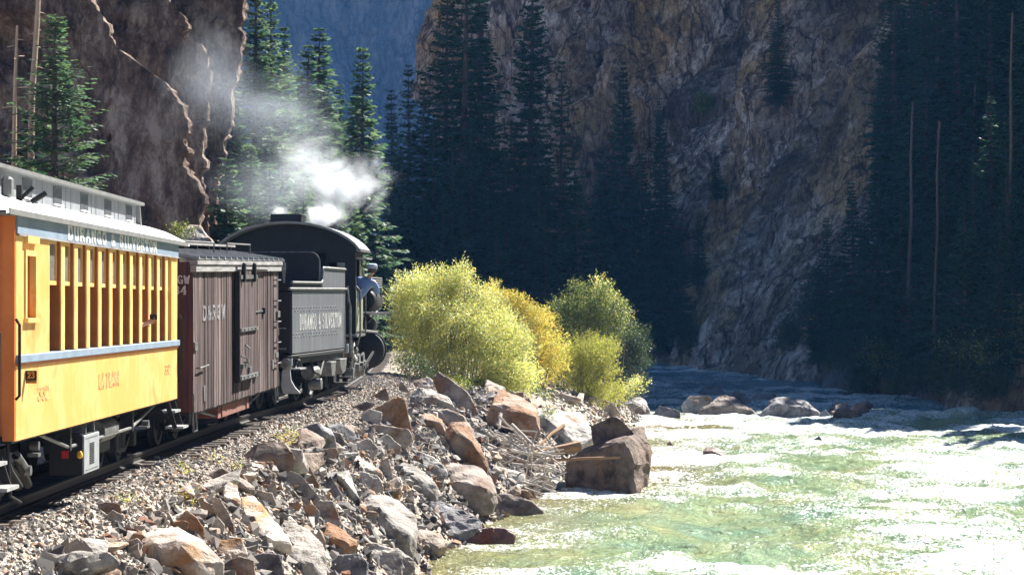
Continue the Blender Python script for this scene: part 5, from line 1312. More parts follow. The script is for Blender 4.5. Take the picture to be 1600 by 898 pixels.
boulder('rock_grey', [(654, 627), (657, 608), (672, 607), (701, 621), (710, 634), (690, 639), (657, 637)], (685, 638), 'grey angular boulder in front of the tilted slab', .7, .55, [(680, 622)], **big)
boulder('rock_rust', [(657, 649), (671, 645), (691, 655), (697, 679), (669, 679), (659, 663)], (680, 679), 'squat orange-faced boulder in the middle of the rock pile', .7, .4, [(662, 655), (690, 661)])
boulder('rock_rust', [(697, 676), (703, 661), (731, 659), (741, 689), (760, 721), (761, 738), (739, 733), (699, 721)], (730, 732), 'big dark rusty slab leaning left of the driftwood pile', .55, .35, [(716, 676), (735, 690)], **big)
boulder('rock_brown', [(650, 641), (700, 639), (725, 650), (733, 664), (700, 670), (655, 650)], (700, 668), 'flat red-brown stone behind the squat orange boulder', .8, .7)
boulder('rock_rust', [(661, 574), (691, 569), (702, 585), (699, 589), (665, 584)], (682, 589), 'flat reddish slab at the top of the rock pile under the bush', .6, .8)
boulder('rock_grey', [(589, 687), (604, 677), (627, 697), (623, 707), (602, 701)], (610, 705), 'dark pointed grey stone under the long olive-grey one', .5, .3)
boulder('rock_dark', [(637, 689), (652, 677), (671, 691), (669, 702), (646, 701)], (655, 702), 'small dark pyramid stone left of the rusty slab', .6, .3)
boulder('rock_grey', [(437, 748), (453, 735), (469, 741), (500, 777), (493, 782), (462, 773), (445, 757)], (478, 781), 'long pointed dark grey slab sloping down at mid bank', .45, .35, amp=.02, cuts=4)
boulder('rock_rust', [(469, 734), (484, 729), (498, 755), (496, 763), (480, 757)], (490, 763), 'narrow orange stone behind the pointed dark slab', .5, .3)
boulder('rock_brown', [(497, 702), (525, 699), (529, 707), (514, 722), (505, 716)], (514, 722), 'dark wedge stone at the gravel edge', .6, .3)
boulder('rock_grey', [(541, 713), (555, 710), (580, 724), (598, 738), (587, 750), (569, 743), (543, 732)], (575, 748), 'long block with white upper side and dark lower side', .6, .6, [(570, 731)])
boulder('rock_pale', [(594, 720), (607, 713), (614, 743), (601, 747)], (606, 747), 'narrow upright pale green-grey slab', .3, .2)
boulder('rock_pale', [(576, 768), (600, 754), (626, 743), (629, 759), (623, 775), (592, 777)], (608, 777), 'bright tan split slab above the dark-faced block', .6, .8)
boulder('rock_dark', [(507, 755), (516, 742), (535, 773), (530, 780), (515, 772)], (522, 779), 'slanting dark blade of rock right of the pointed slab', .4, .3)
boulder('rock_grey', [(525, 741), (543, 733), (560, 775), (553, 780), (539, 764)], (548, 779), 'slanting sunlit blade of rock, second right of the pointed slab', .4, .3, [(540, 752)])
boulder('rock_pale', [(376, 779), (395, 775), (410, 790), (423, 807), (441, 831), (457, 849), (423, 849), (410, 832), (382, 829)], (420, 848), 'big bright white slab with an orange lower edge left of centre', .7, .9, [(386, 820), (404, 820), (420, 840)], **big)
boulder('rock_brown', [(330, 783), (344, 777), (358, 800), (368, 829), (350, 831)], (358, 830), 'brown wedge standing against the white block', .45, .25)
boulder('rock_grey', [(350, 760), (356, 751), (372, 756), (375, 783), (368, 801), (352, 789)], (362, 799), 'upright white-topped block at the edge of the gravel', .7, .7, [(351, 777), (373, 785)])
boulder('rock_grey', [(439, 815), (459, 810), (478, 824), (495, 839), (508, 855), (508, 905), (449, 902), (441, 863), (425, 847)], (480, 902), 'very large white sunlit slab with a dark right end at the bottom', .8, .9, [(470, 876), (488, 880)], cuts=4, amp=.035)
boulder('rock_rust', [(495, 833), (512, 814), (534, 827), (560, 847), (550, 863), (514, 865), (499, 849)], (525, 865), 'white-topped brown boulder left of the dark-faced block', .7, .7, [(515, 836), (545, 851)], **big)
boulder('rock_grey', [(497, 781), (520, 782), (532, 809), (530, 825), (500, 813)], (515, 822), 'matt grey blunt stone above the white-topped brown boulder', .6, .4)
boulder('rock_grey', [(477, 811), (491, 788), (501, 801), (495, 814)], (488, 814), 'small clean triangular grey stone', .5, .35)
boulder('rock_dark', [(510, 885), (528, 866), (564, 864), (574, 879), (574, 906), (510, 906)], (540, 905), 'dark mottled rock at the bottom edge', .8, .6, amp=.05, cuts=4)
boulder('rock_grey', [(552, 859), (579, 848), (627, 859), (648, 880), (642, 902), (575, 902), (560, 880)], (610, 902), 'jagged white rock at the bottom beside the water', .8, .8, amp=.055, cuts=4)
boulder('rock_dark', [(392, 867), (415, 862), (437, 865), (447, 905), (390, 905)], (415, 904), 'square dark grey block at the bottom edge', .8, .4, amp=.04)
boulder('rock_pale', [(331, 843), (378, 840), (388, 867), (372, 885), (345, 880)], (360, 884), 'flat white stone right of the cream boulder', .8, 1.0)
boulder('rock_brown', [(350, 880), (372, 868), (397, 875), (400, 906), (352, 906)], (372, 905), 'olive-brown squared stone right of the cream boulder at the bottom', .7, .5)
boulder('rock_brown', [(273, 770), (285, 760), (297, 755), (305, 774), (297, 780)], (288, 779), 'tent-shaped stone alone on the gravel', .7, .5, [(290, 766)])
boulder('rock_rust', [(271, 819), (291, 796), (308, 808), (319, 825), (307, 838), (277, 825)], (297, 836), 'dark domed stone with an orange foot above the cream boulder', .7, .5, amp=.025)
boulder('rock_rust', [(152, 787), (168, 783), (188, 787), (190, 802), (162, 806)], (170, 805), 'brick-red block on the gravel left of the cream boulder', .6, .4)
boulder('rock_grey', [(165, 807), (176, 796), (194, 805), (186, 819)], (178, 818), 'grey pointed stone below the brick-red block', .6, .5)
boulder('rock_grey', [(330, 831), (338, 804), (352, 821), (344, 837)], (340, 836), 'chipped grey stone under the brown wedge', .6, .3)
boulder('rock_grey', [(225, 799), (249, 796), (261, 807), (229, 815)], (243, 814), 'flat mossy-grey stone with a reddish end on the gravel', .6, .7)
boulder('rock_brown', [(193, 847), (215, 840), (223, 849), (210, 869)], (208, 868), 'brown stone tucked under the left side of the cream boulder', .6, .5)
boulder('rock_pale', [(398, 737), (415, 731), (432, 740), (430, 752), (405, 749)], (415, 751), 'low white stone at the gravel edge above the white slab', .8, .9)
boulder('rock_brown', [(397, 763), (425, 770), (432, 785), (408, 782)], (415, 785), 'dark brown flat stone above the big bright slab', .6, .4)
boulder('rock_grey', [(610, 716), (650, 729), (684, 757), (682, 778), (655, 770), (625, 742)], (662, 776), 'long slab with a white crest and shadowed face in mid pile', .6, .6, [(640, 744)], **big)
boulder('rock_grey', [(640, 700), (676, 712), (700, 735), (690, 745), (650, 728)], (672, 741), 'sunlit grey slab left of the bright-topped stone', .6, .9)
boulder('rock_pale', [(556, 690), (578, 684), (592, 700), (584, 715), (560, 706)], (575, 714), 'pale wedge below the long olive-grey stone', .6, .7)
boulder('rock_grey', [(560, 735), (590, 742), (600, 758), (575, 766), (556, 752)], (575, 765), 'mid grey stone above the tan split slab', .6, .7)
boulder('rock_rust', [(577, 622), (603, 605), (609, 622), (580, 624)], (592, 624), 'reddish flat wedge at the edge of the ballast', .6, .5)
boulder('rock_brown', [(554, 634), (575, 626), (588, 630), (562, 646)], (568, 644), 'brown flat wedge left of the orange triangular slab', .6, .6)
boulder('rock_brown', [(623, 600), (628, 596), (638, 609), (634, 612), (624, 612)], (630, 612), 'small dark brown fin among the upper stones', .5, .2)
boulder('rock_grey', [(640, 618), (655, 604), (664, 614), (655, 632), (642, 630)], (650, 631), 'white sunlit stone left of the grey angular boulder', .7, .8)
boulder('rock_pale', [(646, 596), (668, 588), (682, 598), (672, 606), (650, 604)], (665, 606), 'bright flat stone near the top of the pile', .8, .9)
# boulders round the driftwood
boulder('rock_rust', [(759, 658), (767, 636), (778, 610), (785, 608), (838, 633), (844, 673), (807, 669), (762, 660)], (800, 690), 'large boulder with a white sloping top and a rust-brown front above the driftwood', .8, .95, [(770, 634), (786, 632), (836, 652)], cuts=4, amp=.025)
boulder('rock_grey', [(834, 636), (869, 640), (909, 645), (932, 685), (907, 700), (878, 700), (842, 675)], (890, 705), 'boulder with a broad white slope left of the great block in the river', .8, .9, [(842, 648), (878, 672), (897, 694)], cuts=4, amp=.03)
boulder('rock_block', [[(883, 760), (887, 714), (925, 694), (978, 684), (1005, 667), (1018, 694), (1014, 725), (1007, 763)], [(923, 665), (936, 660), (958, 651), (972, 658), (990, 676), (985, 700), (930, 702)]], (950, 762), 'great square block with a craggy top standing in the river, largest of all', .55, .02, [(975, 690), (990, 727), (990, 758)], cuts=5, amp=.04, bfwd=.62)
# stones across the head of the rapid
bar = 'rock bar across the river'
boulder('rock_brown', [(926, 632), (943, 622), (961, 633), (969, 644), (926, 643)], (945, 643), 'brown peaked rock, leftmost big one of the bar across the river', .8, .5, grp=bar)
boulder('rock_grey', [(966, 639), (972, 626), (981, 615), (1007, 624), (1015, 639), (1009, 647), (984, 646)], (990, 646), 'white-topped rock with a brown front, beside the brown peaked one', .8, .8, [(975, 633), (992, 631)], grp=bar)
boulder('rock_dark', [(1019, 650), (1030, 634), (1050, 637), (1063, 643), (1063, 651), (1020, 651)], (1040, 650), 'low black wet rocks left of the pyramid rock', .7, .5, grp=bar)
boulder('rock_pale', [(1065, 634), (1078, 618), (1110, 619), (1112, 630), (1096, 641), (1066, 641)], (1088, 641), 'pale flat rock behind the low black one', .7, .7, grp=bar)
boulder('rock_brown', [(1094, 643), (1112, 628), (1130, 618), (1147, 622), (1165, 637), (1179, 648), (1116, 646)], (1135, 647), 'pyramid-shaped brown rock in the middle of the bar', .8, .6, [(1122, 634), (1148, 634)], cuts=4, amp=.06, grp=bar)
boulder('rock_dark', [(1143, 616), (1150, 608), (1173, 624), (1172, 632), (1150, 630)], (1160, 634), 'grey slab tilted up behind the pyramid rock', .4, .3, grp=bar)
boulder('rock_dark', [(1191, 646), (1205, 626), (1225, 621), (1260, 629), (1280, 647), (1271, 650)], (1235, 650), 'broad humped rock at the right end of the bar', .8, .6, [(1215, 633), (1250, 636)], cuts=4, amp=.07, grp=bar)
boulder('rock_dark', [(1278, 646), (1290, 640), (1297, 648), (1282, 650)], (1288, 650), 'small dark rock at the foot of the humped one', .8, .5, grp=bar)
boulder('rock_rust', [(985, 640), (1000, 634), (1010, 646), (988, 648)], (997, 648), 'small brown cube in front of the white-topped bar rock', .8, .4)
boulder('rock_wet', [(1099, 704), (1107, 697), (1122, 698), (1133, 713), (1099, 715)], (1115, 715), 'red-brown rock alone in the middle of the rapid', .8, .5, [(1112, 704)])
boulder('rock_wet', [(1083, 708), (1099, 705), (1099, 712), (1085, 712)], (1092, 712), 'flat dark stone touching the lone red-brown rock', .8, .4)
boulder('rock_dark', [(1271, 686), (1280, 681), (1285, 687), (1272, 689)], (1278, 689), 'small black stone breaking the water on the right', .8, .4)
boulder('rock_dark', [(1293, 658), (1300, 651), (1305, 658)], (1299, 659), 'pointed stone in the foam behind the small black one', .8, .4)
boulder('rock_wet', [(1040, 697), (1047, 688), (1052, 697)], (1046, 698), 'tiny brown stone in the ripples near the great block', .8, .4)
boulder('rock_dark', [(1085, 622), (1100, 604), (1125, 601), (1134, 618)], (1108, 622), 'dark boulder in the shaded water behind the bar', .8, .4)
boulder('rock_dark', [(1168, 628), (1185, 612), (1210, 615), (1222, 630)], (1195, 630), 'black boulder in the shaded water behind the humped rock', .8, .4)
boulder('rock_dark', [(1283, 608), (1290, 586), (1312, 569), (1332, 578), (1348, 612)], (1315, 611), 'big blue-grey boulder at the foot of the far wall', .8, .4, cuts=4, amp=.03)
boulder('rock_pale', [(282, 362), (296, 350), (312, 352), (335, 380), (336, 400), (280, 400)], (300, 395), 'white sunlit rock at the foot of the crag behind the coach roof', .8, .9, Y=66, cuts=4, amp=.04)

ORD = ['nearest', 'second-nearest', 'third-nearest', 'fourth-nearest', 'fifth-nearest', 'sixth-nearest', 'seventh-nearest', 'eighth-nearest', 'ninth-nearest', 'tenth-nearest', 'eleventh-nearest', 'twelfth-nearest', 'thirteenth-nearest', 'fourteenth-nearest', 'fifteenth-nearest', 'sixteenth-nearest', 'seventeenth-nearest', 'eighteenth-nearest', 'nineteenth-nearest', 'twentieth-nearest', 'twenty-first nearest', 'twenty-second nearest', 'twenty-third nearest', 'twenty-fourth nearest', 'twenty-fifth nearest', 'twenty-sixth nearest', 'twenty-seventh nearest', 'twenty-eighth nearest', 'twenty-ninth nearest', 'thirtieth nearest']
def to_px(p):
    d = np.array(p, float) - CAM; f = d[1] * math.cos(PITCH) + d[2] * math.sin(PITCH); u = -d[1] * math.sin(PITCH) + d[2] * math.cos(PITCH)
    return CX + F_PX * d[0] / f, CY - F_PX * u / f
def name_by_place(objs, marks, tail=''):
    """objs: (object, kind phrase); marks: (x, y, phrase). Each label says which landmark the thing is nearest to, on which side, and in what order"""
    buckets = {}
    for o, kind in objs:
        px, py = to_px(o.location)
        d, mx, my, ph = min(((px - a) ** 2 + (py - b) ** 2, a, b, c) for a, b, c in marks)
        side = ('right of' if px > mx else 'left of') if abs(px - mx) > abs(py - my) else ('below' if py > my else 'above')
        buckets.setdefault((kind, side, ph), []).append((d, o))
    for (kind, side, ph), lst in buckets.items():
        for k, (_, o) in enumerate(sorted(lst, key=lambda q: q[0])):
            o['label'] = f'{ORD[min(k, 29)]} {kind} {side} the {ph}{tail}'
# pale cobbles on the spit behind, and the rubble of the bank: one of each kind, then copies
rr = random.Random(77)
def random_hull(r, flat=1.0):
    pts = []
    for _ in range(r.choice((9, 10, 11, 13))):
        v = Vector((r.gauss(0, 1), r.gauss(0, 1), r.gauss(0, 1))).normalized()
        k = max(abs(v.x), abs(v.y), abs(v.z)); v = v * (.55 + .45 / k * .62)
        pts.append((v.x * 1.25, v.y * .8, v.z * .52 * flat))
    return pts
rub = {}
for k in range(14): rub[k] = rock_mesh([random_hull(random.Random(100 + k))], 2, 50 + k, .04)
def scatter(n, pick, kinds, grp, seed, smin, smax, power, spacing, lift=.18):
    r = random.Random(seed); placed = []; tries = 0; out = []
    while len(placed) < n and tries < n * 60:
        tries += 1
        x, y = pick(r)
        s = smin + (smax - smin) * r.random() ** power
        if any((x - a) ** 2 + (y - b) ** 2 < (spacing * (s + c)) ** 2 for a, b, c in placed): continue
        px, py = to_px((x, y, max(float(hground(x, y)), WATER)))
        g_ = s * F_PX / y
        if any(a - g_ * .5 < px < b + g_ * .5 and c + .35 * (d - c) < py < d + 12 + g_ * .7 for a, b, c, d in KEYB): continue
        placed.append((x, y, s))
    for x, y, s in placed:
        mt, lab = kinds[r.randrange(len(kinds))]
        key = (r.randrange(14), mt)
        if key not in rub:
            me = rub[key[0]].copy(); me.materials.clear(); me.materials.append(M[mt]); rub[key] = me
        o = link('rock', rub[key])
        o.location = (x, y, max(float(hground(x, y)), WATER - .1) + s * lift)
        o.rotation_euler = (r.uniform(-.5, .5) + .35, r.uniform(-.5, .5) + .15, r.uniform(0, 6.28)); o.scale = (s * r.uniform(.8, 1.25), s, s * r.uniform(.8, 1.2))
        tag(o, lab, 'rock', grp); out.append((o, lab))
    return out
def bank(r):
    y = 26 + 50 * r.random() ** 1.1
    tx = float(trk(y)); S = float(np.interp(y, SHORE_Y, SHORE_X)); W = tx + float(np.interp(y, [0, 25, 32, 45, 55, 66, 80], [1.7, 1.75, 1.9, 2.2, 2.35, 2.9, 4.2]))
    t = r.random()
    return W - .15 + (S - W + .15) * t, y
rubble = scatter(285, bank, [('rock_grey', 'loose grey rock'), ('rock_pale', 'loose pale rock'), ('rock_brown', 'loose brown rock'), ('rock_rust', 'loose rust-stained rock'), ('rock_grey', 'loose grey rock'), ('rock_dark', 'loose blackish rock')], 'rubble of the riverbank', 11, .17, .72, 1.6, .46)
name_by_place(rubble, [(275, 860, 'cream boulder'), (600, 830, 'large dark-faced block'), (615, 650, 'orange triangular slab'), (712, 615, 'tilted slab under the bush'), (735, 700, 'big dark rusty slab'), (810, 710, 'driftwood pile'), (415, 815, 'big bright white slab'), (362, 775, 'upright white-topped block'), (478, 860, 'very large white slab'), (605, 765, 'tan split slab'), (695, 805, 'wrinkled grey slab'), (470, 757, 'pointed dark slab'), (570, 728, 'long two-toned block'), (735, 760, 'hollow-fronted big stone'), (168, 793, 'brick-red block'), (288, 767, 'tent-shaped stone'), (800, 640, 'white-and-rust boulder'), (527, 840, 'white-topped brown boulder'), (600, 875, 'jagged white rock'), (30, 860, 'lower left corner of the gravel'), (540, 890, 'dark mottled rock at the bottom edge')])
def spit(r):
    y = 84 + 28 * r.random(); S = float(np.interp(y, SHORE_Y, SHORE_X))
    return S - 5.5 * r.random() ** 1.3 + .6, y
spit_stones = scatter(60, spit, [('rock_pale', 'pale spit stone'), ('rock_grey', 'grey spit stone'), ('rock_brown', 'brown spit stone')], 'stones on the spit', 13, .2, .6, 1.6, .6)
name_by_place(spit_stones, [(945, 632, 'brown peaked bar rock'), (990, 630, 'white-topped bar rock'), (905, 610, 'sunlit log'), (890, 650, 'broad white-sloped boulder'), (960, 605, 'small pale sapling'), (850, 600, 'foot of the big willow')])

def barline(r):
    x = 5.2 + 10.2 * r.random() ** 1.2
    return x, 111.3 - .05 * (x - 5) + r.gauss(0, .9)
bar_rocks = scatter(34, barline, [('rock_brown', 'low brown rock of the bar'), ('rock_block', 'low dark brown rock of the bar'), ('rock_grey', 'low grey rock of the bar')], 'low rocks filling the bar', 29, .35, .8, 1.3, .5, .34)
name_by_place(bar_rocks, [(945, 632, 'brown peaked bar rock'), (990, 630, 'white-topped bar rock'), (1040, 644, 'low black wet rocks'), (1135, 633, 'pyramid bar rock'), (1235, 635, 'humped bar rock')])
# loose gravel and small stones
CHIPS = []
for k in range(10):
    b2 = bmesh.new(); rk = random.Random(500 + k)
    for _ in range(7 + k % 3):
        v = Vector((rk.gauss(0, 1), rk.gauss(0, 1), rk.gauss(0, 1))).normalized(); b2.verts.new((v.x * .72, v.y * .55, v.z * .42))
    bmesh.ops.convex_hull(b2, input=b2.verts); bmesh.ops.triangulate(b2, faces=b2.faces); b2.verts.index_update()
    CHIPS.append((np.array([v.co[:] for v in b2.verts]), np.array([[v.index for v in f.verts] for f in b2.faces]))); b2.free()
def pebbles(name, n, pick, smin, smax, power, seed, mats):
    g = np.random.default_rng(seed)
    X, Y = pick(g, n); Z = hground(X, Y)
    s = smin + (smax - smin) * g.random(n) ** power
    q = g.normal(size=(n, 4)); q /= np.linalg.norm(q, axis=1)[:, None]
    q = q * (1, .55, .55, 1); q /= np.linalg.norm(q, axis=1)[:, None]
    w_, x, y, z = q.T
    Rm = np.stack([1 - 2 * (y * y + z * z), 2 * (x * y - z * w_), 2 * (x * z + y * w_), 2 * (x * y + z * w_), 1 - 2 * (x * x + z * z), 2 * (y * z - x * w_), 2 * (x * z - y * w_), 2 * (y * z + x * w_), 1 - 2 * (x * x + y * y)], -1).reshape(n, 3, 3)
    kind = g.integers(0, len(CHIPS), n); Vs, Fs, off = [], [], 0
    for k, (bv, bf) in enumerate(CHIPS):
        i = np.where(kind == k)[0]; m_ = len(i)
        V = np.einsum('nij,kj->nki', Rm[i], bv) * s[i][:, None, None] + np.stack([X[i], Y[i], Z[i] + s[i] * .12], -1)[:, None]
        Vs.append(V.reshape(-1, 3)); Fs.append((bf[None] + len(bv) * np.arange(m_)[:, None, None]).reshape(-1, 3) + off); off += m_ * len(bv)
    o = link(name, mesh_np(name, np.concatenate(Vs), np.concatenate(Fs)), mats)
    return tag(o, kind='stuff')
m, N, L, P = nodes_of('pebble')
g_ = N.new('ShaderNodeNewGeometry')
a = ramp(N, [(0, (.06, .056, .056)), (.22, (.18, .165, .15)), (.5, (.36, .33, .29)), (.8, (.50, .46, .41)), (.93, (.40, .27, .18)), (1, (.26, .13, .085))]); L.new(g_.outputs['Random Per Island'], a.inputs[0])
v = coords(N, L, 'World'); b_ = ramp(N, [(.35, (.8, .8, .8)), (.65, (1.1, 1.1, 1.1))]); L.new(noise(N, L, v, 1.2, 4), b_.inputs[0])
L.new(mixc(N, L, 1.0, a.outputs[0], b_.outputs[0], 'MULTIPLY'), P.inputs['Base Color']); P.inputs['Roughness'].default_value = .9; P.inputs['Specular IOR Level'].default_value = .2
M['pebble'] = m
m2 = m.copy(); m2.name = 'rubble'; M['rubble'] = m2
for e, c in zip([n_ for n_ in m2.node_tree.nodes if n_.type == 'VALTORGB'][0].color_ramp.elements, ((.04, .036, .036), (.11, .10, .095), (.22, .20, .185), (.36, .33, .30), (.26, .16, .10), (.17, .08, .05))): e.color = (*c, 1)  # darker copy of the pebble colours: shadowy gaps between the rocks painted in
def bal(g, n):
    y = 22 + 58 * g.random(n) ** .95; W = np.interp(y, [0, 25, 32, 45, 55, 66, 80], [1.7, 1.75, 1.9, 2.2, 2.35, 2.9, 4.2])
    s = .75 + (W + 1.0 - .75) * g.random(n)
    return trk(y) + s, y
def slope_(g, n):
    y = 22 + 56 * g.random(n); tx = trk(y); W = np.interp(y, [0, 25, 32, 45, 55, 66, 80], [1.7, 1.75, 1.9, 2.2, 2.35, 2.9, 4.2]); S = np.interp(y, SHORE_Y, SHORE_X) - tx
    return tx + W - .3 + (S - W + .5) * g.random(n), y
pebbles('ballast', 60000, bal, .016, .085, 3.0, 1, M['pebble'])
pebbles('rubble', 12000, slope_, .04, .26, 2.6, 2, M['rubble'])
def spit2(g, n):
    y = 80 + 34 * g.random(n); S = np.interp(y, SHORE_Y, SHORE_X)
    return S - 7 * g.random(n) ** 1.2 + .4, y
pebbles('spit_gravel', 5000, spit2, .05, .2, 2.0, 3, M['pebble'])

# ================================================================== driftwood
dr_ = random.Random(21)
def stick(name, p, q, r0, r1, mat, label, cat, grp=None, crook=.06, fork=False):
    p, q = Vector(p), Vector(q); n = 6; Ln = (q - p).length; pts = []
    off = Vector((0, 0, 0))
    for i in range(n + 1):
        t = i / n
        if 0 < i: off = off + Vector((dr_.gauss(0, 1), dr_.gauss(0, 1), dr_.gauss(0, 1))) * crook * Ln / n
        pts.append(p.lerp(q, t) + off - p)
    mb = MB(); mb.tube(pts, r0, 7, r1)
    if fork:
        k = dr_.randrange(2, 5); d = (pts[k + 1] - pts[k]).normalized(); sd_ = Vector((dr_.gauss(0, 1), dr_.gauss(0, 1), dr_.gauss(0, 1))).normalized()
        e = pts[k] + (d + sd_ * .8).normalized() * Ln * .3
        mb.tube([pts[k], pts[k].lerp(e, .5) + sd_ * .02 * Ln, e], r0 * .6, 5, r0 * .2)
    o = mb.build(name, M[mat], None, True, loc=p)
    return tag(o, label, cat, grp)
def lg(a, b, Ya, Yb_, r0, r1, mat, label, crook=.02, name='driftwood_log', fork=False):
    return stick(name, at(*a, Ya), at(*b, Yb_), r0, r1, mat, label, 'driftwood', None, crook, fork)
lg((826, 712), (906, 697), 64.6, 65.0, .11, .15, 'driftwood_brown', 'thick peeled brown log resting against the great block', .01)
lg((800, 722), (974, 714), 64.4, 64.8, .045, .035, 'driftwood_brown', 'long thin straight pole lying across the front of the great block', .006)
lg((800, 663), (836, 697), 65.2, 64.4, .05, .035, 'driftwood', 'pale crooked branch slanting down across the pile, upper half', .03)
lg((836, 697), (885, 731), 64.4, 63.6, .036, .018, 'driftwood', 'pale thin branch slanting from the pile to the water', .02)
lg((765, 732), (840, 752), 63.4, 63.6, .07, .05, 'driftwood', 'pale log along the foot of the driftwood pile', .03)
lg((754, 672), (800, 684), 65.5, 65.3, .055, .04, 'driftwood', 'pale log across the top left of the driftwood pile', .02)
lg((754, 698), (826, 722), 64.4, 64.0, .06, .03, 'driftwood', 'long grey log slanting across the middle of the pile', .02)
lg((842, 695), (880, 662), 65.0, 66.2, .035, .06, 'driftwood_brown', 'reddish rotten branch leaning against the white-sloped boulder', .05)
lg((805, 758), (850, 772), 62.6, 61.8, .03, .015, 'driftwood', 'thin pale stick dipping into the river at the foot of the pile', .03)
lg((780, 668), (782, 646), 66.4, 66.8, .04, .05, 'driftwood', 'grey stump standing upright against the rust-fronted boulder', .02)
lg((886, 616), (930, 604), 96, 97, .13, .10, 'driftwood', 'sunlit log lying on the spit under the green bush', .01)
pile = 'driftwood pile by the great block'
for k in range(105):
    cx0 = dr_.uniform(750, 865); lo_, hi_ = (668, 742) if cx0 < 820 else (695, 758); cy0 = dr_.uniform(lo_, hi_)
    a_ = dr_.choice((dr_.gauss(.30, .25), dr_.gauss(.35, .3), dr_.gauss(-.35, .3), dr_.uniform(0, 3.14))); ln_ = dr_.uniform(16, 34) + 40 * dr_.random() ** 3
    Ym = 65.6 - (cy0 - 668) * .036 + dr_.uniform(-.35, .35)
    p = at(cx0 - math.cos(a_) * ln_ / 2, cy0 - math.sin(a_) * ln_ / 2, Ym + dr_.uniform(-.3, .3)); q = at(cx0 + math.cos(a_) * ln_ / 2, cy0 + math.sin(a_) * ln_ / 2, Ym + dr_.uniform(-.3, .3))
    stick('driftwood_branch', p, q, dr_.uniform(.018, .042), dr_.uniform(.010, .018), 'driftwood', 'grey weathered stick tangled in the driftwood pile', 'driftwood', pile, .07, dr_.random() < .5)
for k in range(14):
    cx0, cy0 = dr_.gauss(655, 7), dr_.gauss(699, 5); a_ = dr_.uniform(0, 3.14); ln_ = dr_.uniform(8, 18); Y_ = hit(655, 705)[1] - .4
    stick('twig', at(cx0 - math.cos(a_) * ln_ / 2, cy0 - math.sin(a_) * ln_ / 2, Y_), at(cx0 + math.cos(a_) * ln_ / 2, cy0 + math.sin(a_) * ln_ / 2, Y_ - .2), .012, .006, 'driftwood', 'bleached twig in a small heap among the rocks', 'twig', 'small heap of bleached twigs', .08)
for a_, b_, lab in (((200, 716), (248, 719), 'thin broken stake lying at the tie ends below the coach'), ((195, 728), (222, 731), 'short stick lying on the gravel below the coach')):
    p, q = hit(*a_), hit(*b_); stick('stick', p + (0, 0, .05), q + (0, 0, .04), .03, .02, 'driftwood', lab, 'stick', None, .02)

# ================================================================== trees
def conifer(seed, H, Rm, zb, lev, dens=1.0, droop=.25, prof=.85, twig=.36, gap=.0, wdt=.085):
    """a spruce: trunk and limbs; needle sprays along every limb"""
    r = random.Random(seed); V = []; Fc = []; T = MB()
    wob = [Vector((r.gauss(0, .03), r.gauss(0, .03), 0)) for _ in range(6)]
    T.tube([Vector((0, 0, -1.0))] + [Vector((0, 0, H * t)) + wob[i] for i, t in enumerate((.1, .3, .5, .7, .88, .995))], .014 * H + .03, 8, .012)
    n = 0; ph0 = r.uniform(0, 6.28)
    for l in range(lev):
        t = (l + r.random()) / lev
        z = zb + (H - zb) * t
        k = max(3, int(round((5.2 - 1.6 * t) * dens)))
        a0 = r.uniform(0, 6.28)
        for b in range(k):
            if r.random() < gap: continue
            a = a0 + 6.283 * b / k + r.uniform(-.4, .4)
            Lb = Rm * ((1 - t) ** prof) * r.uniform(.55, 1.15) * (1 + .28 * math.sin(2 * a + ph0 + 5 * t) + .16 * math.sin(ph0 * 3 + 17 * t)) * (.72 + .28 * min(1, t * 7)) + .10
            el = (-.30 + .95 * t ** 1.3) + r.uniform(-.12, .12)
            dx, dy = math.cos(a), math.sin(a)
            def pos(s): return Vector((dx * Lb * s, dy * Lb * s, z + Lb * (el * s - droop * s * s * (1 - .6 * t) + .16 * s ** 3)))
            if Lb > .5: T.tube([pos(0), pos(.5), pos(.97)], .010 + .011 * Lb * .6, 3, .006)
            m_ = max(3, int(Lb / .17)) if Lb < 1.2 else int(7 + (Lb - 1.2) / .21)
            for q in range(m_):
                s = .12 + .88 * (q + r.random() * .6) / m_
                p = pos(s)
                for sd in ((-1, 1) if q < m_ - 1 else (0,)):
                    ang = a + sd * r.uniform(.65, 1.15)
                    tl = (twig * Lb * (1.02 - s) ** .7 + .14) * r.uniform(.7, 1.2)
                    tl = min(tl, .8)
                    d = Vector((math.cos(ang), math.sin(ang), el * .5 - .22 + r.uniform(-.22, .18))).normalized()
                    roll = r.uniform(-.7, .7)
                    w_ = d.cross(Vector((0, 0, 1))).normalized() * math.cos(roll) + Vector((0, 0, 1)) * math.sin(roll)
                    ns = (1 if tl < .3 else 2 if tl < .55 else 3) * (2 if wdt < .05 else 1)
                    for e in range(ns):
                        c0 = p + d * tl * (e / ns) * .92; ln_ = tl / ns * 1.25; ww = wdt * (1.1 - .3 * e / ns) * r.uniform(.8, 1.25)
                        dd = d + Vector((r.uniform(-.25, .25), r.uniform(-.25, .25), r.uniform(-.2, .12)))
                        V += [c0, c0 + dd * ln_ * .45 + w_ * ww, c0 + dd * ln_, c0 + dd * ln_ * .45 - w_ * ww]
                        Fc.append((n, n + 1, n + 2, n + 3)); n += 4
    cr = mesh_np('crown', np.array([v[:] for v in V]), Fc)
    return T.mesh('trunk', True), cr
VAR = {}
def variant(key, *a, **k):
    tm, cr = conifer(*a, **k); VAR[key] = (tm, cr, {})
variant('tall', 1, 24, 3.4, 1.0, 84, 1.25, wdt=.12)
variant('tall2', 2, 25, 3.2, 2.2, 80, 1.25, .3, .8, wdt=.12)
variant('slim', 3, 20, 2.3, .8, 74, 1.25, .22, .8, wdt=.11)
variant('mid', 4, 13, 2.4, .4, 58, 1.35, .2, .9, wdt=.11)
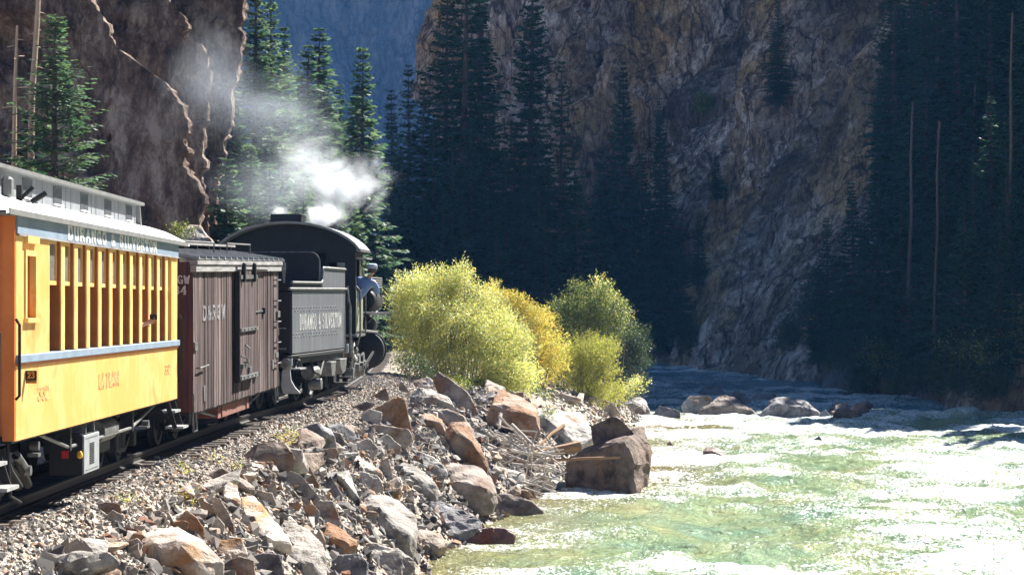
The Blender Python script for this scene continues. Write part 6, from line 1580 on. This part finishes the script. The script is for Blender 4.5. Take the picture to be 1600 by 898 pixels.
variant('small', 5, 8, 1.8, .2, 40, 1.4, .15, .9, wdt=.09)
variant('sparse', 6, 24, 2.9, 5.5, 58, 1.0, .35, .7, .36, .2, .11)
variant('near', 7, 10.5, 2.2, .3, 66, 1.7, .10, .8, .36, 0, .042)
variant('bare', 8, 23, 1.5, 12, 14, .6, .4, .6, .2, .4)
def tree(key, px, Y, H=None, top=None, z=None, label='', grp=None, mat='needles', rot=None, bark='bark', wscale=1.0, name='spruce_tree', cat='tree'):
    tm, cr, cache = VAR[key]
    P_ = at(px, 480, Y); x = P_[0]
    for dY in (0, 2, -2, 4, -4, 6, -6, 8, -8, 10, -10, 13, -13, 16, 20):
        x = at(px, 480, Y + dY)[0]
        if z is not None or abs(x - float(trk(Y + dY))) > 1.5: Y += dY; break
    z0 = float(hground(x, Y)) if z is None else z
    Hv = {'tall': 24, 'tall2': 25, 'slim': 20, 'mid': 13, 'small': 8, 'sparse': 24, 'near': 10.5, 'bare': 23}[key]
    if top is not None: H = at(px, top, Y)[2] - z0
    s = H / Hv
    r = random.Random(hash((px, int(Y * 10))) & 0xffff)
    o = empty(name, (x, Y, z0), (r.uniform(-.02, .02), r.uniform(-.02, .02), r.uniform(0, 6.28) if rot is None else rot))
    o.scale = (s * wscale, s * wscale, s)
    for part_, me, mt in (('trunk', tm, bark), ('crown', cr, mat)):
        if (part_, mt) not in cache:
            m2 = me.copy(); m2.materials.clear(); m2.materials.append(M[mt]); cache[(part_, mt)] = m2
        link(part_, cache[(part_, mt)], None, o)
    if grp: TREES.setdefault(grp, []).append((o, px, top))
    return tag(o, label, cat, grp)
TREES = {}
def name_trees(grp, kinds, marks):
    objs = []
    for o, px, tp in TREES[grp]:
        objs.append((o, kinds))
        o['tmp'] = 0; del o['tmp']
    name_by_place(objs, marks)
# left
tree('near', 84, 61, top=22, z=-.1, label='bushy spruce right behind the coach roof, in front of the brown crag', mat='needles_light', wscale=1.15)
tree('small', 40, 63, top=190, z=.3, label='low dark spruce beside the bare trunks behind the coach', mat='needles', wscale=1.2)
def snag(pts, Y, r0, r1, label, mt='bark_pale'):
    P_ = [Vector(at(px, py, Y)) for px, py in pts]
    mb = MB(); mb.tube([p - P_[0] for p in P_], r0, 8, r1)
    rr_ = random.Random(int(pts[0][0]))
    for k in range(14):
        t = rr_.uniform(.2, .97); i = min(int(t * (len(P_) - 1)), len(P_) - 2); c = P_[i].lerp(P_[i + 1], t * (len(P_) - 1) - i) - P_[0]
        a = rr_.uniform(0, 6.28); d = Vector((math.cos(a), math.sin(a), rr_.uniform(-.3, .1))); mb.tube([c, c + d * rr_.uniform(.15, .5)], .02, 4, .006)
    o = empty('dead_tree', P_[0]); mb.build('trunk', M[mt], o, True)
    return tag(o, label, 'tree')
snag([(21, 400), (22, 250), (24, 120), (27, 40)], 62, .085, .03, 'bare pale trunk, leftmost, behind the coach roof')
snag([(46, 400), (50, 150), (58, 40), (64, -90)], 62.5, .10, .05, 'tall bare trunk rising through the bushy spruce behind the coach')
G = 'sunlit spruces behind the locomotive'
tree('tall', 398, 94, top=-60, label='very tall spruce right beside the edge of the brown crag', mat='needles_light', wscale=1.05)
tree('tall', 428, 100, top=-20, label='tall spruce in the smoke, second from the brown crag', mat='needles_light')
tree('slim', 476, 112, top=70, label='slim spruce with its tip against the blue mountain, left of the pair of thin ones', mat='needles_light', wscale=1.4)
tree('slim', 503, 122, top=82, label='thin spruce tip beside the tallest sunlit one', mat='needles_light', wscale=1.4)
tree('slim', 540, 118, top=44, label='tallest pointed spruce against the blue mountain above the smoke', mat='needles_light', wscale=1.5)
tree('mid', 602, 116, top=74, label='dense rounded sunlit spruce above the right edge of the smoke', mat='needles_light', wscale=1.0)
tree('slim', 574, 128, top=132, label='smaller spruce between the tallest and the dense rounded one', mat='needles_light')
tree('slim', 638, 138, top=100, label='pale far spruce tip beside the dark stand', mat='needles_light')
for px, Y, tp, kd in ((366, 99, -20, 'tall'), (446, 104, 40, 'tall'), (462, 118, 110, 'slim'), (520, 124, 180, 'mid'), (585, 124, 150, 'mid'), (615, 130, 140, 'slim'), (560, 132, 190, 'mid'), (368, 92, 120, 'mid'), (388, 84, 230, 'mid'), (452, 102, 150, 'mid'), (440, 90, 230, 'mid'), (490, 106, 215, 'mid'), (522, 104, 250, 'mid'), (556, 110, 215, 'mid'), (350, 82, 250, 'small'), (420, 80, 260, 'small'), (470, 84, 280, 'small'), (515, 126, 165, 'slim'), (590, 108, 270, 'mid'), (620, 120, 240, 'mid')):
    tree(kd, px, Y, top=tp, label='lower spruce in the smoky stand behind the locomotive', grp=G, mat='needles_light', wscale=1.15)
name_trees(G, 'shorter sunlit spruce', [(398, 400, 'tall spruce beside the crag'), (476, 400, 'slim blue-gap spruce'), (540, 400, 'tallest pointed spruce'), (602, 400, 'dense rounded spruce')])
# the dark stand in the middle
D = 'dark spruces at the river bend'
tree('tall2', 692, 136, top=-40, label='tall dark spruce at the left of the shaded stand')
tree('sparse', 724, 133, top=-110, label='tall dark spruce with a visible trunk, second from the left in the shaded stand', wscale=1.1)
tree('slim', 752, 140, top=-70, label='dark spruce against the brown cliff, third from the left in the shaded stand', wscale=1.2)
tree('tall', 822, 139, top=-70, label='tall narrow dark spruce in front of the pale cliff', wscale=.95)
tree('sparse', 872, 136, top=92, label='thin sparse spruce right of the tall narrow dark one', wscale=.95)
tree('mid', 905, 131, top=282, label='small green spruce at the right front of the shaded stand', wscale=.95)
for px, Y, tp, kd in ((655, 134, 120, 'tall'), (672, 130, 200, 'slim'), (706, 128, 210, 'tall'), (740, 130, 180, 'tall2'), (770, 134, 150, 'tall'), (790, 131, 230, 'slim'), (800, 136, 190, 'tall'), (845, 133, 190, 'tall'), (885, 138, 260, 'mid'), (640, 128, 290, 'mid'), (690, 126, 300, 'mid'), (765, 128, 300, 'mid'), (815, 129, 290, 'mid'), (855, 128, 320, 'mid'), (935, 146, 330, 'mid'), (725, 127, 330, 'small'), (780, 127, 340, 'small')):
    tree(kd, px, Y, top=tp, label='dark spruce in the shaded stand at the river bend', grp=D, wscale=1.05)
name_trees(D, 'shorter shaded spruce', [(692, 520, 'tall leftmost dark spruce'), (752, 520, 'dark spruce before the brown cliff'), (822, 520, 'tall narrow dark spruce'), (905, 520, 'small green front spruce')])
def on_wall(px, py, pull=.6):
    """the point of the far wall seen at a pixel"""
    d = ray(px, py); d = d / np.linalg.norm(d)
    v = CLIFF_V.reshape(-1, 3) - CAM; t = v @ d; perp = np.linalg.norm(v - t[:, None] * d, axis=1)
    ok = perp < .6
    k = np.argmin(np.where(ok, t, 1e9)) if ok.any() else np.argmin(perp)
    return CLIFF_V.reshape(-1, 3)[k] + (0, -pull, 0)
def wtree(kd, px, base_py, top_py, label, grp=None, ws=1.0, mat='needles', bark='bark', pull=.5):
    p = on_wall(px, base_py, pull)
    if p[1] < 130 and px < 1605: top_py = max(top_py, 150)
    return tree(kd, px, p[1], top=top_py, z=p[2] - .3, label=label, grp=grp, wscale=ws, mat=mat, bark=bark)
C_ = 'spruces in the gully of the cliff'
wtree('tall2', 1036, 455, 150, 'dark spruce with a clear pointed top in the gully of the cliff')
wtree('tall', 968, 470, 95, 'spruce lost in the shadow of the cliff gully')
for px, b, t_ in ((940, 470, 230), (1000, 480, 240), (1015, 500, 330), (985, 520, 370), (1060, 520, 360), (955, 530, 390), (1090, 430, 330), (1030, 540, 430)):
    wtree('mid', px, b, t_, 'dark spruce low in the gully of the cliff', C_, 1.15)
name_trees(C_, 'low dark gully spruce', [(1036, 455, 'clear pointed gully spruce'), (968, 470, 'shadowy gully spruce')])
wtree('slim', 1214, 168, -8, 'lone spruce growing on a ledge high on the pale cliff', ws=1.35, pull=.9)
wtree('small', 1120, 300, 240, 'small fir clinging to the cliff above the gully', ws=1.1)
# the wooded slope on the right
snw = 'dead pale trunks in the wooded slope'
W_ = 'dark conifers on the right-hand slope'
rw = random.Random(44)
for px, b, t_, kd in ((1398, 430, -40, 'sparse'), (1440, 430, -90, 'tall2'), (1495, 430, -120, 'sparse'), (1545, 400, -90, 'tall2'), (1590, 400, -140, 'sparse'), (1372, 520, 250, 'mid'), (1335, 520, 285, 'mid'), (1292, 530, 340, 'mid'), (1318, 545, 400, 'small'), (1362, 555, 390, 'small'), (1410, 550, 300, 'mid'), (1460, 560, 320, 'mid'), (1508, 565, 300, 'mid'), (1560, 570, 330, 'mid'), (1420, 400, -60, 'tall'), (1470, 400, -100, 'tall'), (1525, 380, -120, 'tall'), (1575, 400, -100, 'tall'), (1385, 400, 60, 'slim'), (1610, 400, -60, 'tall'), (1280, 545, 420, 'small'), (1445, 430, 100, 'slim'), (1500, 440, 60, 'slim'), (1550, 450, 100, 'slim'), (1402, 330, -80, 'slim'), (1600, 440, 150, 'slim'), (1480, 330, -160, 'tall'), (1430, 560, 420, 'small'), (1540, 575, 440, 'small'), (1395, 565, 430, 'small'), (1350, 480, 330, 'mid'), (1475, 500, 250, 'slim'), (1525, 500, 240, 'slim'), (1575, 500, 250, 'slim'), (1640, 400, -120, 'tall'), (1680, 400, -80, 'tall2'), (1720, 390, -140, 'tall'), (1650, 380, -160, 'tall'), (1700, 360, -160, 'tall2'), (1760, 380, -140, 'tall'), (1800, 400, -60, 'tall'), (1850, 380, -120, 'tall2'), (1740, 280, -220, 'tall'), (1680, 260, -240, 'tall'), (1630, 300, -200, 'tall'), (1900, 360, -160, 'tall'), (1620, 300, -260, 'tall'), (1660, 320, -220, 'tall2'), (1700, 300, -260, 'tall'), (1640, 230, -300, 'tall2'), (1600, 250, -280, 'tall'), (1740, 330, -240, 'tall'), (1780, 300, -240, 'tall2'), (1560, 230, -280, 'tall'), (1520, 220, -280, 'tall2'), (1690, 200, -330, 'tall'), (1720, 230, -320, 'tall')):
    wtree(kd, px, b, t_, 'dark conifer crowded on the shaded slope across the river', W_, 1.1, pull=.2)  # trees beyond the right frame edge are unseen, added to shade those in view
name_trees(W_, 'dark slope conifer', [(1422, 400, 'leftmost pale dead trunk'), (1463, 480, 'grey bare trunk'), (1520, 330, 'high pale trunk'), (1578, 400, 'long dim right-edge trunk'), (1315, 590, 'blue-grey riverside boulder')])
def wsnag(px, b, t_, r0, label, mt='bark_mid'):
    p = on_wall(px, b, 1.6)
    return snag([(px - 4, b + 20), (px - 2, b * .75 + t_ * .25), (px + 2, b * .5 + t_ * .5), (px + 1, b * .25 + t_ * .75), (px + 4, t_)], p[1] - .8, r0, .05, label, mt)
wsnag(1422, 510, 160, .12, 'pale dead trunk, leftmost on the shaded slope', 'bark_mid')
wsnag(1463, 530, 190, .08, 'grey bare trunk right of the leftmost pale one on the shaded slope', 'bark')
wsnag(1520, 400, 130, .09, 'pale trunk high in the shaded slope, second from the right')
wsnag(1578, 440, 20, .10, 'long dim trunk near the right edge of the photograph', 'bark')
# saplings and brush on the slope
# ================================================================== bushes
def bush_mesh(seed, clumps, n, leaf, stems, spread=1.0, asp=.42, core=.45):
    """clumps: (x, y, z, rx, ry, rz); leaves scattered through the clumps on twigs"""
    g = np.random.default_rng(seed)
    C = np.array(clumps, float); wv = (C[:, 3] * C[:, 4] + C[:, 3] * C[:, 5] + C[:, 4] * C[:, 5]); wv /= wv.sum()
    # break each clump into smaller ones so the outline is ragged
    sub = []
    for c in C:
        q = int(8 + 6 * min(1.5, c[3]))
        for _ in range(q):
            d = g.normal(size=3); d[2] = abs(d[2]) * .9 - .1; d /= np.linalg.norm(d); f = g.uniform(.22, .5)
            sub.append((*(c[:3] + d * c[3:] * g.uniform(.75, 1.12)), *(c[3:] * f * g.uniform(.8, 1.25, 3))))
        for _ in range(3 if c[2] > 0 else 0):           # upright sprigs
            a_ = g.uniform(0, 6.283); f = g.uniform(.2, .9)
            sub.append((c[0] + math.cos(a_) * f * c[3], c[1] + math.sin(a_) * f * c[4], c[2] + c[5] * (.92 - .35 * f * f), .09 + .05 * c[3], .09 + .05 * c[3], c[5] * g.uniform(.15, .32)))
    C = np.concatenate([C * (1, 1, 1, .66, .66, .66), np.array(sub)]); wv = (C[:, 3] * C[:, 4] + C[:, 3] * C[:, 5] + C[:, 4] * C[:, 5]); wv /= wv.sum()
    k = g.choice(len(C), n // 7, p=wv); m_ = len(k)
    d = g.normal(size=(m_, 3)); d /= np.linalg.norm(d, axis=1)[:, None]
    rad = (core + (1.04 - core) * g.random(m_) ** .6)
    tw = C[k, :3] + d * rad[:, None] * C[k, 3:] * (1 + .16 * g.normal(size=(m_, 1)))
    out = d * (1, 1, 1) + (0, 0, .55); out += .5 * g.normal(size=(m_, 3)); out /= np.linalg.norm(out, axis=1)[:, None]
    t = np.repeat(tw, 7, 0); o_ = np.repeat(out, 7, 0); N_ = len(t)
    s = np.tile(np.linspace(0, 1, 7), m_)
    P_ = t + o_ * (s * leaf * 4.2)[:, None] + .35 * leaf * g.normal(size=(N_, 3))
    ld = o_ * .6 + .75 * g.normal(size=(N_, 3)); ld /= np.linalg.norm(ld, axis=1)[:, None]
    nn = g.normal(size=(N_, 3)); w_ = np.cross(ld, nn); w_ /= np.linalg.norm(w_, axis=1)[:, None]
    L_ = leaf * g.uniform(.7, 1.3, (N_, 1))
    V = np.stack([P_, P_ + ld * L_ * .5 + w_ * L_ * asp * .5, P_ + ld * L_, P_ + ld * L_ * .5 - w_ * L_ * asp * .5], 1)
    Fc = np.arange(N_ * 4).reshape(-1, 4)
    fol = mesh_np('foliage', V.reshape(-1, 3), Fc)
    st = MB(); r = random.Random(seed)
    for _ in range(stems):
        c = C[r.randrange(len(C))]; b0 = Vector((c[0] * .35 + r.gauss(0, .25) * spread, c[1] * .35 + r.gauss(0, .2), -.15)); e = Vector((c[0] + r.uniform(-.7, .7) * c[3], c[1] + r.uniform(-.7, .7) * c[4], c[2] + r.uniform(-.2, .95) * c[5]))
        mdl = b0.lerp(e, .5) + Vector((r.gauss(0, .12), r.gauss(0, .12), .2))
        st.tube([b0, b0.lerp(mdl, .6), mdl, mdl.lerp(e, .6), e], min(.024, .02 * e.length + .002), 5, .004)
    return st.mesh('stems', True), fol
def bush(px, base_py, Y, clumps, n, leaf, mat, label, seed, stems=30, grp=None, cat='bush', z=None, asp=.42, core=.55, name='bush'):
    x = at(px, base_py, Y)[0]; z0 = float(hground(x, Y)) if z is None else z
    st, fol = bush_mesh(seed, clumps, n, leaf, stems, asp=asp, core=core)
    o = empty(name, (x, Y, z0)); link('stems', st, M['stem'], o); link('foliage', fol, M[mat], o)
    return tag(o, label, cat, grp)
def px_clumps(px, Y, z0, cl):
    """clumps given by picture position and radii in pixels -> metres about the bush's foot"""
    x0 = at(px, 480, Y)[0]; mp = Y / F_PX
    return [(at(a, b + 19, Y)[0] - x0, dy, at(a, b + 19, Y)[2] - z0, rx * mp, max(.5, (rx + rz) * .5 * mp), rz * mp) for a, b, rx, rz, dy in cl]
def pbush(px, Y, cl, n, leaf, mat, label, seed, **k):
    x = at(px, 480, Y)[0]; z0 = k.pop('z', None); z0 = float(hground(x, Y)) if z0 is None else z0
    return bush(px, 480, Y, px_clumps(px, Y, z0, cl), n, leaf, mat, label, seed, z=z0, **k)
pbush(715, 80, [(640, 450, 34, 30, .3), (680, 440, 36, 34, 0), (722, 440, 32, 30, .2), (758, 478, 34, 36, .1), (650, 500, 40, 38, -.2), (705, 495, 52, 42, -.5), (765, 515, 46, 46, -.3), (735, 560, 58, 42, -.7), (680, 550, 40, 32, -.4), (790, 570, 34, 38, -.3), (770, 592, 36, 22, -.8), (640, 545, 26, 28, .2), (630, 470, 20, 24, .3), (805, 530, 26, 30, .1), (815, 585, 24, 24, -.4)], 95000, .062, 'leaf_willow', 'large yellow-green willow bush beside the locomotive', 5, stems=70)
pbush(815, 87, [(766, 444, 12, 14, .4), (800, 474, 26, 24, 0), (832, 490, 26, 26, .2), (792, 458, 14, 16, .2), (835, 520, 34, 40, 0), (810, 505, 30, 36, -.3), (845, 560, 36, 40, 0)], 28000, .068, 'leaf_gold', 'golden-orange bush behind the large willow bush', 6, stems=40)
pbush(905, 100, [(880, 484, 30, 26, .2), (912, 474, 30, 26, 0), (936, 456, 20, 22, .2), (905, 500, 46, 40, -.2), (868, 515, 32, 36, 0), (955, 490, 28, 36, .3), (905, 440, 14, 14, .2), (945, 440, 9, 13, .1), (965, 470, 16, 16, .2), (880, 560, 40, 42, .4), (850, 500, 26, 28, .3), (860, 535, 30, 34, .2)], 40000, .075, 'leaf_green', 'green bush with pale upright sprigs right of the golden one', 7, stems=50)
pbush(950, 101.5, [(945, 446, 8, 18, 0), (958, 462, 12, 16, .1), (970, 478, 10, 14, 0), (935, 432, 6, 12, 0)], 1500, .10, 'leaf_willow', 'pale silvery sprigs rising above the green bush', 17, stems=6)
pbush(905, 92, [(885, 550, 36, 34, 0), (920, 540, 38, 30, -.2), (935, 570, 26, 30, 0), (895, 595, 46, 26, -.4), (930, 605, 30, 18, -.2), (860, 600, 26, 20, 0), (865, 570, 26, 28, .2), (945, 530, 18, 18, .1)], 34000, .06, 'leaf_olive', 'rounded olive-yellow bush in front of the green one', 8, stems=24)
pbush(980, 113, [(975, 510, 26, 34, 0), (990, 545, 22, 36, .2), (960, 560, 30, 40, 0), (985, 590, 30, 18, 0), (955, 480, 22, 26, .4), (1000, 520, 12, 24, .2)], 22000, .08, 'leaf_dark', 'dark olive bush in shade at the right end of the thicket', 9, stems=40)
pbush(960, 97, [(955, 596, 16, 14, 0), (968, 606, 12, 12, 0), (948, 612, 12, 9, 0)], 2500, .07, 'leaf_olive', 'small pale sapling on the spit below the dark bush', 10, stems=6)
pbush(985, 103, [(985, 590, 12, 8, 0), (1000, 584, 10, 7, 0), (972, 596, 10, 8, 0)], 1200, .08, 'leaf_willow', 'thin leafy branch reaching over the water', 11, stems=5)
pbush(825, 82, [(815, 600, 24, 16, 0), (835, 608, 16, 12, 0), (800, 604, 18, 12, 0)], 4500, .08, 'leaf_green', 'low green shrub at the foot of the large willow bush', 12, stems=18)
pbush(655, 76, [(650, 560, 26, 20, 0), (665, 575, 16, 12, 0)], 2600, .06, 'leaf_dark', 'scrubby dark twigs between the locomotive and the rocks', 13, stems=26)
pbush(690, 74, [(712, 600, 22, 16, 0), (735, 612, 16, 12, 0)], 2600, .07, 'leaf_green', 'green leaves under the willow beside the tilted slab', 14, stems=14)
pbush(860, 74, [(857, 628, 6, 5, 0)], 300, .06, 'leaf_green', 'tiny green sprig on the sloping boulder', 15, stems=5, z=at(857, 634, 74)[2])
# greenery on the far wall
sb = 'shrubs on the foot of the far wall'
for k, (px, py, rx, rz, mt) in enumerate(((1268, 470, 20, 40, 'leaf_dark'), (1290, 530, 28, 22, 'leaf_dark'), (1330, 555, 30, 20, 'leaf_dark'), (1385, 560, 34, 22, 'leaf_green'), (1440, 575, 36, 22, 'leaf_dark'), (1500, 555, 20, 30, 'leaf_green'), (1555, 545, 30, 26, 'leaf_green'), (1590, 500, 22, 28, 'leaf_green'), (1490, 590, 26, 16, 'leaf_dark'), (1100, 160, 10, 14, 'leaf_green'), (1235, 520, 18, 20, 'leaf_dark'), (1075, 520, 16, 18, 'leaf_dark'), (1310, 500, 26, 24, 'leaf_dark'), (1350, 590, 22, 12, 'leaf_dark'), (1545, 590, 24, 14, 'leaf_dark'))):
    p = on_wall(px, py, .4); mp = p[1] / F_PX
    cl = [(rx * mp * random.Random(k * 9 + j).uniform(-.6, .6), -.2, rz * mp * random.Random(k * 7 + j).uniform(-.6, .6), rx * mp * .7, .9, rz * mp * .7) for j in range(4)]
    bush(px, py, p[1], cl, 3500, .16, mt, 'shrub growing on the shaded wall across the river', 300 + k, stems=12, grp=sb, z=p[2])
name_by_place([(o, 'shaded shrub') for o in COL.objects if o.get('group') == sb], [(1315, 590, 'blue-grey riverside boulder'), (1422, 480, 'leftmost pale dead trunk'), (1520, 480, 'high pale trunk'), (1590, 500, 'right edge of the slope'), (1036, 455, 'clear pointed gully spruce'), (1214, 168, 'lone ledge spruce')])
p = at(292, 372, 65); bush(285, 370, 65.2, [(-.1, 0, 0, .22, .3, .2), (.1, 0, .1, .15, .2, .15)], 700, .06, 'leaf_green', 'small bright green tuft beside the white rock behind the coach', 390, 6, z=p[2])
# weeds on the ballast
wdl = []
wd = 'yellow weeds on the ballast shoulder'
for k, (px, py, s_, mt) in enumerate(((446, 690, .10, 'leaf_gold'), (452, 698, .09, 'leaf_gold'), (478, 703, .09, 'leaf_gold'), (432, 716, .10, 'leaf_willow'), (471, 686, .08, 'leaf_willow'), (287, 741, .09, 'leaf_willow'), (296, 788, .10, 'leaf_gold'), (372, 735, .07, 'leaf_willow'), (201, 788, .06, 'leaf_willow'), (513, 678, .07, 'leaf_willow'), (330, 722, .07, 'leaf_willow'), (458, 684, .1, 'leaf_willow'))):
    P_ = hit(px, py); st, fol = bush_mesh(400 + k, [(0, 0, s_ * .5, s_, s_, s_ * .7)], 90, .035, 4, asp=.5)
    o = empty('weed', tuple(P_)); link('stems', st, M['stem'], o); link('foliage', fol, M[mt], o)
    tag(o, 'tuft of yellow weeds growing in the ballast beside the track', 'weed', wd); wdl.append((o, 'yellow weed tuft in the ballast'))
name_by_place(wdl, [(450, 690, 'gravel gap beside the tender'), (288, 767, 'tent-shaped stone'), (362, 775, 'upright white-topped block'), (168, 793, 'brick-red block')])
# ================================================================== smoke and haze
def smoke(name, ells, dens, nscale, lo, hi, label, seed, aniso=.35, col=(.92, .94, .97)):
    """one closed body per plume; density is broken up by noise and dies away to its rim"""
    cs = np.array([e[:3] for e in ells]); rs = np.array([e[3:6] for e in ells])
    for k, (c, r_) in enumerate(zip(cs, rs)):
        bm = bmesh.new(); bmesh.ops.create_icosphere(bm, subdivisions=3, radius=1)
        me = bpy.data.meshes.new(name); bm.to_mesh(me); bm.free()
        m = bpy.data.materials.new('smoke'); m.use_nodes = True; N, L = m.node_tree.nodes, m.node_tree.links
        N.remove(N['Principled BSDF'])
        pv = N.new('ShaderNodeVolumePrincipled'); pv.inputs['Color'].default_value = (*col, 1); pv.inputs['Anisotropy'].default_value = aniso
        tc = N.new('ShaderNodeTexCoord'); ln = N.new('ShaderNodeVectorMath'); ln.operation = 'LENGTH'; L.new(tc.outputs['Object'], ln.inputs[0])
        mr = N.new('ShaderNodeMapRange'); mr.interpolation_type = 'SMOOTHSTEP'; mr.inputs[1].default_value = 1.0; mr.inputs[2].default_value = .05; L.new(ln.outputs['Value'], mr.inputs[0])
        v = coords(N, L, 'World'); n_ = noise(N, L, v, nscale, 5, .62, 1.6)
        rp = N.new('ShaderNodeMapRange'); rp.inputs[1].default_value = lo; rp.inputs[2].default_value = hi; pass
        # noise carves the body: the nearer the rim, the more of it is clear air
        ad = N.new('ShaderNodeMath'); ad.operation = 'MULTIPLY_ADD'; ad.inputs[1].default_value = .34; L.new(mr.outputs[0], ad.inputs[0]); L.new(n_, ad.inputs[2])
        sb_ = N.new('ShaderNodeMath'); sb_.operation = 'SUBTRACT'; sb_.inputs[1].default_value = .25; L.new(ad.outputs[0], sb_.inputs[0]); L.new(sb_.outputs[0], rp.inputs[0])
        mu = N.new('ShaderNodeMath'); mu.operation = 'MULTIPLY'; L.new(mr.outputs[0], mu.inputs[0]); L.new(rp.outputs[0], mu.inputs[1])
        m2 = N.new('ShaderNodeMath'); m2.operation = 'MULTIPLY'; m2.inputs[1].default_value = dens[k] if isinstance(dens, (list, tuple)) else dens; L.new(mu.outputs[0], m2.inputs[0])
        L.new(m2.outputs[0], pv.inputs['Density']); L.new(pv.outputs[0], N['Material Output'].inputs['Volume'])
        o = link(name, me, m); o.location = c; o.scale = r_
        tag(o, label[k], 'smoke', kind='stuff')
def pe(px, py, Y, rx, rz, ry):
    p = at(px, py, Y); mp = Y / F_PX
    return (*p, rx * mp, ry, rz * mp)
smoke('steam', [pe(522, 292, 65.5, 64, 90, 1.0), pe(572, 288, 66.2, 80, 84, 1.2), pe(505, 338, 62, 48, 36, .8), pe(438, 334, 63, 40, 26, .7), pe(480, 262, 66.5, 90, 95, 1.3)],
      [5.5, 1.1, 8.5, 5.0, 1.0], 1.1, .40, .72, ['white puff of smoke above the locomotive cab', 'thin grey smoke right of the white puff', 'dense white steam beside the smokestack', 'white steam left of the cab roof hatch', 'thinner smoke rising left of the white puff'], 1, col=(.90, .94, 1.0))
smoke('smoke', [pe(430, 180, 76, 210, 190, 3.4), pe(325, 125, 69, 150, 165, 1.7), pe(410, 290, 72, 170, 115, 2.6)],
      [.15, .21, .13], .22, .40, .80, ['thin drifting smoke over the spruces behind the locomotive', 'pale smoke hanging before the brown crag', 'low thin smoke over the boxcar'], 2, col=(.78, .87, 1.0))
# the air of the canyon
hz = MB().box(-760, 760, -75, 1260, -6.5, 330).build('haze', None)
m = bpy.data.materials.new('haze'); m.use_nodes = True; N, L = m.node_tree.nodes, m.node_tree.links
N.remove(N['Principled BSDF']); pv = N.new('ShaderNodeVolumePrincipled')
pv.inputs['Color'].default_value = (.17, .44, 1.0, 1); pv.inputs['Density'].default_value = 0.00014; pv.inputs['Anisotropy'].default_value = .0
L.new(pv.outputs[0], N['Material Output'].inputs['Volume']); hz.data.materials.append(m); tag(hz, kind='stuff')
